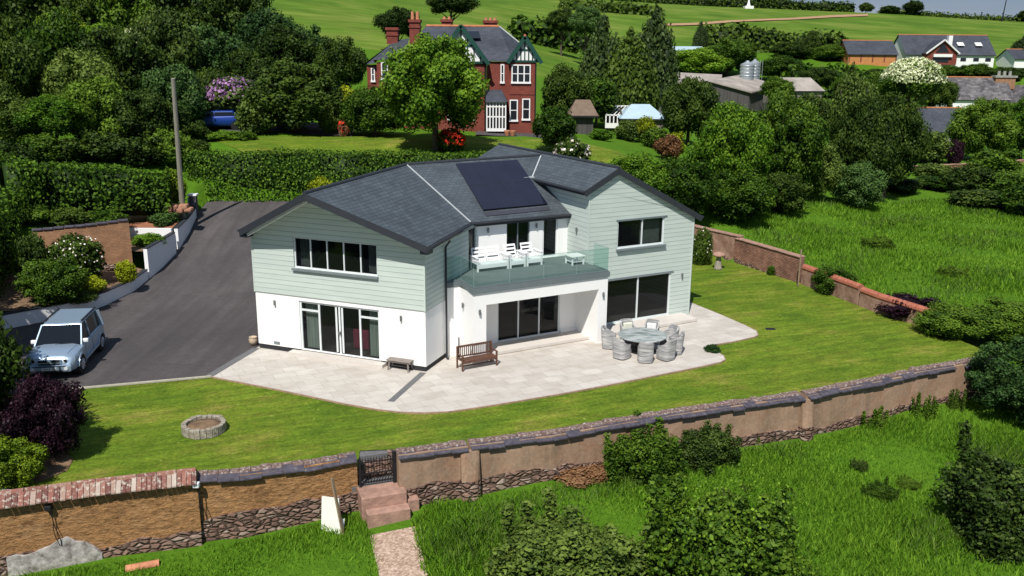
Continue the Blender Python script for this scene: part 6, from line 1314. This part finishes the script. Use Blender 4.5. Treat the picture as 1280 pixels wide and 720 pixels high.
lbl_ = {'L_dark': 'dark green broadleaf tree packed in the wood at upper left', 'L_mid': 'mid green broadleaf tree packed in the wood at upper left', 'L_olive': 'olive brown tinted tree packed in the wood at upper left', 'L_blue': 'blue green tree packed in the wood at upper left'}
for i, (a, b, c, d, Y) in enumerate(wood):
    mt_ = mats_[i % 6]; plant(a, b, c, d+28, Y, 'broad', mt_, lbl_[mt_], 'woodland_tree', 'tree', G_)
S = plant
for i, (a, b, c, d, Y) in enumerate([(-20,176,40,232,56),(28,168,84,230,58),(70,172,128,226,59),(112,165,170,228,60),(160,170,212,230,60),(196,160,240,232,60.5),(230,150,262,190,66),(-30,140,30,200,60),(235,175,262,212,63)]):
    mt_ = ['L_dark', 'L_mid', 'L_dark', 'L_olive'][i % 4]; S(a, b, c, d, Y, 'bush', mt_, {'L_mid': 'mid green', 'L_dark': 'dark green', 'L_olive': 'olive'}[mt_]+' undergrowth shrub between the left hedge and the wood', 'undergrowth_shrub', 'shrub', 'undergrowth shrubs behind the left hedge', trunk=False)
S(32, 118, 108, 175, 60, 'broad', 'L_bright', 'bright green tree lit above the left hedge', 'broadleaf_tree', 'tree')
S(48, 15, 112, 72, 84, 'broad', 'L_lime', 'yellowish tree catching light near the top left of the wood', 'broadleaf_tree', 'tree')
S(104, 28, 160, 78, 82, 'broad', 'L_bright', 'lit green tree left of the white blossomed one in the wood', 'broadleaf_tree', 'tree')
S(150, 36, 205, 95, 80, 'broad', 'L_olive', 'tree with pale white blossom in the middle of the wood', 'hawthorn_tree', 'tree', flowers=('F_white', 500, .28, .3))
S(258, 98, 332, 155, 75, 'bush', 'L_olive', 'purple flowering rhododendron beside the blue car', 'rhododendron', 'shrub', trunk=False, flowers=('F_pink', 1100, .24, .1))
S(312, 78, 430, 176, 71, 'broad', 'L_dark', 'wide dark tree over the villa drive, left of the yellow shrub', 'broadleaf_tree', 'tree')
S(300, 120, 350, 176, 69, 'bush', 'L_olive', 'olive shrub between the rhododendron and the wide dark tree', 'shrub', 'shrub', trunk=False)
S(262, 164, 304, 181, 67, 'bush', 'L_bright', 'low rounded green bush before the blue car', 'bush', 'bush', trunk=False)
S(296, 164, 320, 181, 66.5, 'bush', 'L_mid', 'small green plant right of the low rounded bush', 'bush', 'bush', trunk=False)
S(408, 108, 446, 138, 78, 'bush', 'L_yel', 'bright yellow shrub left of the brick villa', 'shrub', 'shrub', trunk=False)
S(400, 128, 426, 174, 70, 'bush', 'L_olive', 'olive shrub below the bright yellow one', 'shrub', 'shrub', trunk=False)
S(424, 150, 436, 172, 69, 'bush', 'L_dry', 'small red leaved shrub at the villa drive', 'shrub', 'shrub', trunk=False, flowers=('F_red', 60, .25, -.2))
S(432, 108, 505, 176, 70, 'broad', 'L_mid', 'rounded dark bush tree left of the bright green maple', 'broadleaf_tree', 'tree')
S(350, 30, 420, 115, 98, 'broad', 'L_blue', 'dark tree left of the villa chimneys, farther left of two', 'broadleaf_tree', 'tree')
S(400, 45, 460, 120, 92, 'broad', 'L_dark', 'dark tree immediately left of the villa roof', 'broadleaf_tree', 'tree')
S(484, 44, 607, 176, 66, 'near', 'L_bright', 'bright green maple tree on the lawn in front of the brick villa', 'maple_tree', 'tree')
S(548, 161, 580, 184, 65.5, 'bush', 'L_mid', 'red flowering azalea at the foot of the maple', 'azalea', 'shrub', trunk=False, flowers=('F_red', 230, .24, -.1))
S(668, 134, 718, 186, 67, 'bush', 'L_mid', 'small dark green tree right of the villa bay', 'small_tree', 'tree', trunk=True)
S(692, 172, 738, 196, 63.5, 'bush', 'L_olive', 'low shrub with reddish and white flowers at the villa lawn edge', 'shrub', 'shrub', trunk=False, flowers=('F_rose', 60, .2, 0))
S(474, 8, 522, 52, 128, 'broad', 'L_dark', 'dark tree on the slope behind the left villa chimney', 'broadleaf_tree', 'tree')
S(536, -14, 592, 22, 165, 'broad', 'L_dark', 'dark tree at the top edge behind the villa roof', 'broadleaf_tree', 'tree')
S(684, 10, 720, 44, 170, 'broad', 'L_dark', 'dark hillside tree left of the tall conifers, leftmost', 'broadleaf_tree', 'tree')
S(712, 8, 752, 48, 160, 'broad', 'L_blue', 'blue green hillside tree just left of the tall conifers', 'broadleaf_tree', 'tree')
S(676, 80, 736, 160, 88, 'broad', 'L_dark', 'dark leafy tree directly right of the brick villa', 'broadleaf_tree', 'tree')
S(720, 24, 784, 140, 104, 'conif', 'L_conif', 'tall dark conifer, left of the group behind the summerhouse', 'conifer_tree', 'conifer')
S(784, 12, 846, 140, 104, 'conif', 'L_conif', 'tallest dark conifer, right of the group above the blue shed', 'conifer_tree', 'conifer')
S(752, 38, 818, 142, 99, 'conif', 'L_dark', 'drooping dark conifer in the middle of the group', 'conifer_tree', 'conifer')
S(722, 52, 800, 160, 108, 'broad', 'L_dark', 'broad dark tree filling the gap behind the conifers', 'broadleaf_tree', 'tree')
S(718, 96, 772, 152, 93, 'bush', 'L_mid', 'green tree behind the summerhouse roof', 'small_tree', 'tree')
S(866, 28, 884, 60, 200, 'conif', 'L_conif', 'small lone dark conifer at the edge of the green field', 'conifer_tree', 'conifer')
S(838, 60, 905, 95, 185, 'broad', 'L_bright', 'bright green tree clump left of the silos', 'broadleaf_tree', 'tree')
S(880, 48, 938, 94, 188, 'broad', 'L_mid', 'mid green tree behind the silos', 'broadleaf_tree', 'tree')
S(948, 70, 1000, 100, 185, 'broad', 'L_mid', 'green tree immediately right of the silos', 'broadleaf_tree', 'tree')
S(1000, 38, 1022, 75, 215, 'broad', 'L_dark', 'small dark round tree between the silos and the orange doored building', 'broadleaf_tree', 'tree')
S(966, 52, 1010, 82, 212, 'broad', 'L_dark', 'dark bushy tree on the hedge line right of the silos', 'broadleaf_tree', 'tree')
S(1016, 56, 1056, 80, 210, 'broad', 'L_mid', 'green tree beside the orange doored building', 'broadleaf_tree', 'tree')
S(826, 94, 890, 196, 88, 'broad', 'L_dark', 'dark rounded tree in front of the barn roof', 'broadleaf_tree', 'tree')
S(770, 150, 800, 178, 84, 'bush', 'L_olive', 'olive shrub in the border below the blue shed', 'shrub', 'shrub', trunk=False)
S(792, 146, 822, 176, 84, 'bush', 'L_yel', 'yellow flowering shrub in front of the blue shed', 'shrub', 'shrub', trunk=False)
S(800, 160, 836, 184, 80, 'bush', 'L_mid', 'green shrub below the yellow flowering one', 'shrub', 'shrub', trunk=False)
S(820, 168, 850, 192, 72, 'bush', 'L_dry', 'reddish brown shrub at the right end of the villa garden', 'shrub', 'shrub', trunk=False)
S(832, 164, 856, 180, 74, 'bush', 'L_yel', 'small pale yellow shrub above the reddish brown one', 'shrub', 'shrub', trunk=False)
S(738, 162, 764, 182, 78, 'bush', 'L_bright', 'bright green clump right of the summerhouse', 'shrub', 'shrub', trunk=False)
# the mass of shrubs between the house and the meadow
S(752, 190, 830, 248, 61.5, 'bushfine', 'L_bright', 'bright green shrub rising behind the right roof slope', 'shrub', 'shrub', trunk=False)
S(812, 196, 892, 276, 61.5, 'bushfine', 'L_mid', 'mid green shrub above the pinkish garden wall', 'shrub', 'shrub', trunk=False)
S(866, 128, 950, 262, 66, 'near', 'L_bright', 'big leafy bright green tree right of the house ridge', 'broadleaf_tree', 'tree')
S(925, 112, 1018, 256, 71, 'near', 'L_mid', 'tall leafy green tree in front of the barn, right of the brighter one', 'broadleaf_tree', 'tree')
S(880, 210, 964, 286, 63, 'bushfine', 'L_mid', 'dense green shrub at the top of the meadow by the wall', 'shrub', 'shrub', trunk=False)
S(940, 214, 1004, 268, 66.5, 'bushfine', 'L_dark', 'dark green shrub on the meadow edge left of the dark tree', 'shrub', 'shrub', trunk=False)
S(990, 176, 1046, 250, 72, 'bushfine', 'L_olive', 'olive green shrub between the leafy tree and the weeping tree', 'shrub', 'shrub', trunk=False)
S(1030, 76, 1086, 190, 90, 'weep', 'L_olive', 'tall feathery olive tree left of the white flowering tree', 'weeping_tree', 'tree')
S(1034, 120, 1106, 250, 77, 'near', 'L_dark', 'dark tree on the meadow edge, left half of the darkest pair', 'broadleaf_tree', 'tree')
S(1068, 116, 1142, 236, 79, 'near', 'L_dark', 'darkest tree with a shaded trunk hollow on the meadow edge', 'broadleaf_tree', 'tree')
S(1038, 202, 1098, 254, 72, 'bushfine', 'L_blue', 'round blue green shrub in front of the dark tree pair', 'shrub', 'shrub', trunk=False)
S(975, 116, 1035, 180, 96, 'broad', 'L_olive', 'brownish green tree below the brown shed', 'broadleaf_tree', 'tree')
S(1186, 124, 1262, 206, 103, 'near', 'L_mid', 'broad green tree in front of the white cottage', 'broadleaf_tree', 'tree')
S(1240, 122, 1310, 200, 106, 'near', 'L_bright', 'green tree cut by the right edge below the cottage', 'broadleaf_tree', 'tree')
S(1184, 174, 1204, 202, 98, 'bush', 'L_purp', 'purple brown shrub left of the broad green tree', 'shrub', 'shrub', trunk=False)
S(1130, 165, 1186, 206, 100, 'bush', 'L_olive', 'olive shrub behind the long pale topped wall', 'shrub', 'shrub', trunk=False)
S(1104, 74, 1172, 128, 142, 'broad', 'L_mid', 'rounded tree covered in cream white blossom', 'blossom_tree', 'tree', flowers=('F_white', 4200, .34, -.1))
S(1072, 88, 1120, 140, 150, 'broad', 'L_mid', 'green tree left of the cream blossomed one', 'broadleaf_tree', 'tree')
S(1158, 98, 1192, 140, 150, 'broad', 'L_dark', 'dark tree between the blossomed tree and the white cottage', 'broadleaf_tree', 'tree')
GB = 'scrub bushes along the far edge of the meadow'
for i, (a, b, c, d, Y) in enumerate([(1140,222,1196,258,84),(1180,208,1236,262,82),(1226,214,1290,275,80),(1190,238,1252,282,76),(1250,232,1320,300,72),(1094,222,1146,252,82),(1210,186,1270,232,92),(1140,206,1190,236,90)]):
    mt_ = ['L_mid', 'L_dark', 'L_mid', 'L_olive'][i % 4]; S(a, b, c, d, Y, 'bush', mt_, {'L_mid': 'mid green', 'L_dark': 'dark green', 'L_olive': 'olive'}[mt_]+' scrub bush along the far edge of the meadow', 'scrub_bush', 'bush', GB, trunk=False)
for a, b, c, d, l in [(1074,3,1090,17,'leftmost single tree on the skyline'),(1102,7,1122,17,'low rounded tree on the skyline beside the tallest one'),(1129,0,1151,18,'tallest tree on the skyline near the top centre right'),(1272,12,1296,26,'dark tree at the right end of the skyline')]: S(a, b, c, d, 416, 'broad', 'L_dark', l, 'skyline_tree', 'tree')
S(1264, 46, 1290, 68, 212, 'conif', 'L_conif', 'dark conifer at the right edge above the blue roofed house', 'conifer_tree', 'conifer')
for i, (a, b, c, d, Y) in enumerate([(1040,92,1075,120,160),(1080,86,1110,104,172),(1196,80,1240,100,176),(1232,84,1276,104,172),(1168,82,1200,100,178),(1000,84,1040,110,165),(950,96,990,126,120),(1050,128,1100,165,110)]):
    S(a, b, c, d, Y, 'broad', ['L_mid', 'L_dark'][i % 2], ['mid green', 'dark green'][i % 2]+' tree scattered between the farm and the cottages', 'broadleaf_tree', 'tree', 'trees scattered between the farm and the cottages')
for i, (a, b, c, d, Y) in enumerate([(20, 258, 66, 285, 50), (60, 262, 112, 283, 50.5), (108, 262, 160, 282, 51.5), (-20, 262, 30, 300, 49)]): S(a, b, c, d, Y, 'bush', ['L_mid', 'L_dark'][i % 2], ['mid green', 'dark green'][i % 2]+' ground shrub between the orange brick wall and the hedge', 'ground_shrub', 'shrub', 'ground shrubs behind the orange brick wall', trunk=False)
S(198, 212, 234, 268, 55.8, 'bush', 'L_lime', 'lime green hedge end at the foot of the telegraph pole', 'bush', 'bush', trunk=False)
# right hand and near planting
S(1014, 334, 1064, 374, 48.6, 'bushfine', 'L_mid', 'round green shrub growing against the low red tiled wall', 'shrub', 'shrub', trunk=False, zb=-.05)
S(866, 284, 889, 328, 55, 'bush', 'L_dark', 'dark camellia with pale flowers at the house corner', 'camellia', 'shrub', trunk=False, zb=-.05, flowers=('F_rose', 40, .09, -.3))
S(880, 432, 901, 441, 38, 'bush', 'L_blue', 'small green herb clump at the notch in the terrace edge', 'herb', 'plant', trunk=False, zb=-.05)
S(958, 332, 968, 346, 52.5, 'bush', 'L_mid', 'little green plant at the foot of the brown brick wall', 'wall_plant', 'plant', trunk=False, zb=-.05)
S(1100, 372, 1172, 412, 44, 'bush', 'L_purp', 'purple brown shrub on the low wall by the right bushes', 'shrub', 'shrub', trunk=False, zb=0)
S(1146, 384, 1230, 448, 41, 'bushfine', 'L_mid', 'large green bush at the right end of the lawn, nearer the house', 'bush', 'bush', trunk=False, zb=-.1)
S(1200, 380, 1300, 470, 41, 'bushfine', 'L_mid', 'large green bush at the right end of the lawn, at the picture edge', 'bush', 'bush', trunk=False, zb=-.3)
S(1200, 430, 1320, 590, 33.5, 'open', 'L_blue', 'dark leafy bush at the right edge over the end of the wall', 'bush', 'bush', trunk=False)
S(1160, 560, 1310, 740, 25, 'ragged', 'L_olive', 'large brownish twiggy bush in the lower right corner', 'bush', 'bush', trunk=False)
S(752, 530, 850, 618, None, 'ragged', 'L_mid', 'dark green bush growing against the tan wall', 'bush', 'bush', trunk=False)
S(836, 528, 922, 596, None, 'ragged', 'L_olive', 'lower olive bush against the tan wall, right of the dark one', 'bush', 'bush', trunk=False)
S(922, 528, 948, 562, None, 'sprig', 'L_mid', 'small green sapling against the tan wall', 'sapling', 'plant', trunk=False)
S(1074, 504, 1112, 542, None, 'sprig', 'L_mid', 'green plant at the wall foot, leftmost of three', 'wall_plant', 'plant', trunk=False)
S(1138, 490, 1168, 528, None, 'sprig', 'L_mid', 'green plant at the wall foot, middle of three', 'wall_plant', 'plant', trunk=False)
S(1184, 480, 1206, 516, None, 'sprig', 'L_dark', 'narrow dark plant at the wall foot, rightmost of three', 'wall_plant', 'plant', trunk=False)
S(616, 640, 796, 790, 22, 'ragged', 'L_olive', 'grey green feathery shrub at the bottom centre', 'shrub', 'shrub', trunk=False)
S(818, 596, 1006, 810, 21.4, 'ragged', 'L_mid', 'large leafy young tree in the meadow at the bottom right of centre', 'young_tree', 'tree', trunk=False, flowers=('L_bright', 900, .07, -.2))
S(690, 582, 762, 610, None, 'bush', 'L_dry', 'rusty dead bracken against the stone footing', 'bracken', 'plant', trunk=False)
# left garden
S(18, 470, 106, 592, 26.6, 'near', 'L_purp', 'dark purple leaved tree at the corner of the lawn', 'purple_tree', 'tree', zb=-.05)
S(-14, 548, 54, 612, 24.9, 'bushfine', 'L_lime', 'rounded lime green laurel bush behind the clay tile coping', 'laurel_bush', 'bush', trunk=False, zb=-.1)
S(34, 322, 108, 404, 42.6, 'bushfine', 'L_mid', 'green shrub mass at the left of the flower bed', 'shrub', 'shrub', trunk=False, zb=.6)
S(24, 292, 64, 356, 45, 'bush', 'L_olive', 'pale feathery grass clump against the orange brick wall', 'ornamental_grass', 'plant', trunk=False, zb=.8)
S(66, 294, 132, 350, 45.4, 'bush', 'L_dark', 'white flowering rose bush against the orange brick wall', 'rose_bush', 'shrub', trunk=False, zb=.8, flowers=('F_rose', 150, .10, -.3))
S(144, 326, 169, 349, 46.3, 'bush', 'L_yel', 'bright yellow green shrub at the right end of the bed', 'shrub', 'shrub', trunk=False, zb=.8)
S(104, 345, 132, 362, 44.3, 'bush', 'L_yel', 'low yellow shrub in the middle of the bed', 'shrub', 'shrub', trunk=False, zb=.75)
S(68, 348, 90, 368, 43.2, 'bush', 'L_lime', 'small lime shrub at the front of the bed', 'shrub', 'shrub', trunk=False, zb=.7)
S(84, 364, 122, 380, 43.3, 'bush', 'L_olive', 'low creeping shrub behind the roof of the silver car', 'shrub', 'shrub', trunk=False, zb=.6)
S(168, 293, 204, 316, 50.8, 'bush', 'L_bright', 'green bush in the small bed between the white walls', 'bush', 'bush', trunk=False, zb=1.8)
S(190, 264, 226, 286, 54, 'bush', 'L_blue', 'grey green lavender clump in the upper red earth bed', 'lavender', 'plant', trunk=False, zb=2.4)
S(385, 221, 420, 236, 57, 'bush', 'L_yel', 'yellow topped shrub just above the left roof gable', 'shrub', 'shrub', trunk=False, zb=2.9)
for i, (x, y, h_, r_) in enumerate([(-21.0, 28.6, 6.8, 2.9), (-17.7, 26.2, 6.0, 2.1), (-25.0, 34.5, 8.5, 3.2)]):
    t = thing('edge_tree', ['large dark tree at the left edge beside the silver car', 'large dark tree at the left edge behind the lime laurel', 'large dark tree at the left edge in front of the shaded hedge'][i], 'tree', (x, y, -.2)); put(LIB['broad'][i], 'crown', t, (0, 0, .6), (r_, r_, h_/2), i, 'L_dark'); put(TR_[0], 'trunk', t, (0, 0, 0), (5, 5, h_), 0, None)
# ------------------------------------------------------------------ grass
def blades(name, label, poly, n, h, wd, seed, mat='L_grass', off=0., patch=False):
    rng = np.random.default_rng(seed); q = np.array(poly); lo, hi = q.min(0), q.max(0); P = rng.uniform(lo, hi, (int(n*(5 if patch else 1.8)), 2)); D = sdist([tuple(p) for p in poly], P[:, 0], P[:, 1]); P = P[D > 0]
    den = np.sin(P[:, 0]*.7+np.sin(P[:, 1]*.9)*1.5)+np.sin(P[:, 1]*1.1+P[:, 0]*.33); P = P[(rng.random(len(P)) < .62+.22*den) if not patch else (np.sin(P[:, 0]*.9+np.sin(P[:, 1]*.6)*2)+np.sin(P[:, 1]*.8-P[:, 0]*.5)+rng.normal(0, .35, len(P)) > .85)][:n]; n = len(P)
    z = np.concatenate([Tn(P[i:i+20000]) for i in range(0, n, 20000)])+off
    hh_ = h*rng.uniform(.5, 1.35, n)*(1+.35*np.sin(P[:, 0]*.5+P[:, 1]*.37)); a = rng.uniform(0, 6.28, n); w2 = wd*rng.uniform(.6, 1.4, n)/2; la = rng.uniform(0, 6.28, n); ll = hh_*rng.uniform(.15, .8, n)
    B = np.stack([P[:, 0], P[:, 1], z-.02], 1); S_ = np.stack([np.cos(a)*w2, np.sin(a)*w2, 0*a], 1); Tp = B+np.stack([np.cos(la)*ll, np.sin(la)*ll, hh_], 1); Md = (B*.55+Tp*.45)+np.stack([0*a, 0*a, hh_*.12], 1)
    v = np.stack([B-S_, B+S_, Md+S_*.8, Tp, Md-S_*.8], 1).reshape(-1, 3); me = bpy.data.meshes.new(name)
    me.vertices.add(5*n); me.vertices.foreach_set('co', v.astype(np.float32).ravel()); me.loops.add(5*n); me.loops.foreach_set('vertex_index', np.arange(5*n, dtype=np.int32)); me.polygons.add(n); me.polygons.foreach_set('loop_start', np.arange(0, 5*n, 5, dtype=np.int32)); me.update(calc_edges=True)
    at_ = me.attributes.new('tint', 'FLOAT', 'FACE'); at_.data.foreach_set('value', np.clip(rng.normal(.5, .22, n), 0, 1).astype(np.float32)); me.materials.append(MT[mat])
    o = bpy.data.objects.new(name, me); C.objects.link(o); return tag(o, label, kind='stuff')
fw_ = [tuple((p+V((.15, -.35, 0)))[:2]) for p in LW+LW2]
pr = [tuple(p[:2]) for p in RWp+RWq+RWr]
left_f = [(-19, 15)]+fw_+[tuple((pa[0]+V((-.1, .5, 0)))[:2]), tuple((pa[0]+V((.08, 0, 0)))[:2]), tuple((pa[2]+V((.1, 0, 0)))[:2]), (-4.0, 12)]
right_f = [tuple((pb[2]-V((.1, 0, 0)))[:2]), tuple((pb[0]-V((.1, 0, 0)))[:2]), (pb[0].x+.35, pb[0].y+1.3)]+[(x+.1, y-.35) for x, y in pr[1:]]+[(26, 36), (24, 24), (12, 13)]
blades('meadow_grass', 'long green grass below the cob wall left of the gravel path', left_f, 62000, .20, .024, 1)
blades('meadow_grass', 'long lush grass of the meadow below the tan wall', right_f, 240000, .19, .026, 2)
blades('tall_weeds', 'patches of tall pale weeds and seed stems in the lower meadow', right_f, 15000, .36, .024, 5, 'L_weed', patch=True)
mr = [(14.2, 57), (17.8, 51.5), (20, 46.8), (23, 43.5), (27, 40), (60, 62), (60, 82), (40, 80), (27, 74), (18, 68)]
blades('meadow_grass', 'rough tall grass of the meadow beyond the right garden wall', mr, 150000, .26, .050, 3)
blades('tall_weeds', 'patches of tall pale weeds in the meadow beyond the right wall', mr, 9000, .42, .045, 6, 'L_weed', patch=True)
# weeds: darker plants scattered in the long grass
rg = random.Random(31)
for i in range(22):
    if i < 18: x = rg.uniform(0, 19); y = rg.uniform(17, 24+x*.42); sc = rg.uniform(.25, .6); hz = rg.uniform(.10, .22)
    else: x = rg.uniform(18, 42); y = rg.uniform(52, 72); sc = rg.uniform(.7, 1.5); hz = rg.uniform(.22, .42)
    mt_ = rg.choice(['L_mid', 'L_olive', 'L_mid']); t = thing('weed', 'leafy weed clump standing in the long grass', 'weed', (x, y, T(x, y)-.05), 'leafy weed clumps in the long grass'); put(LIB['ragged'][i % 3], 'foliage', t, (0, 0, 0), (sc, sc, hz*1.3), i, mt_)
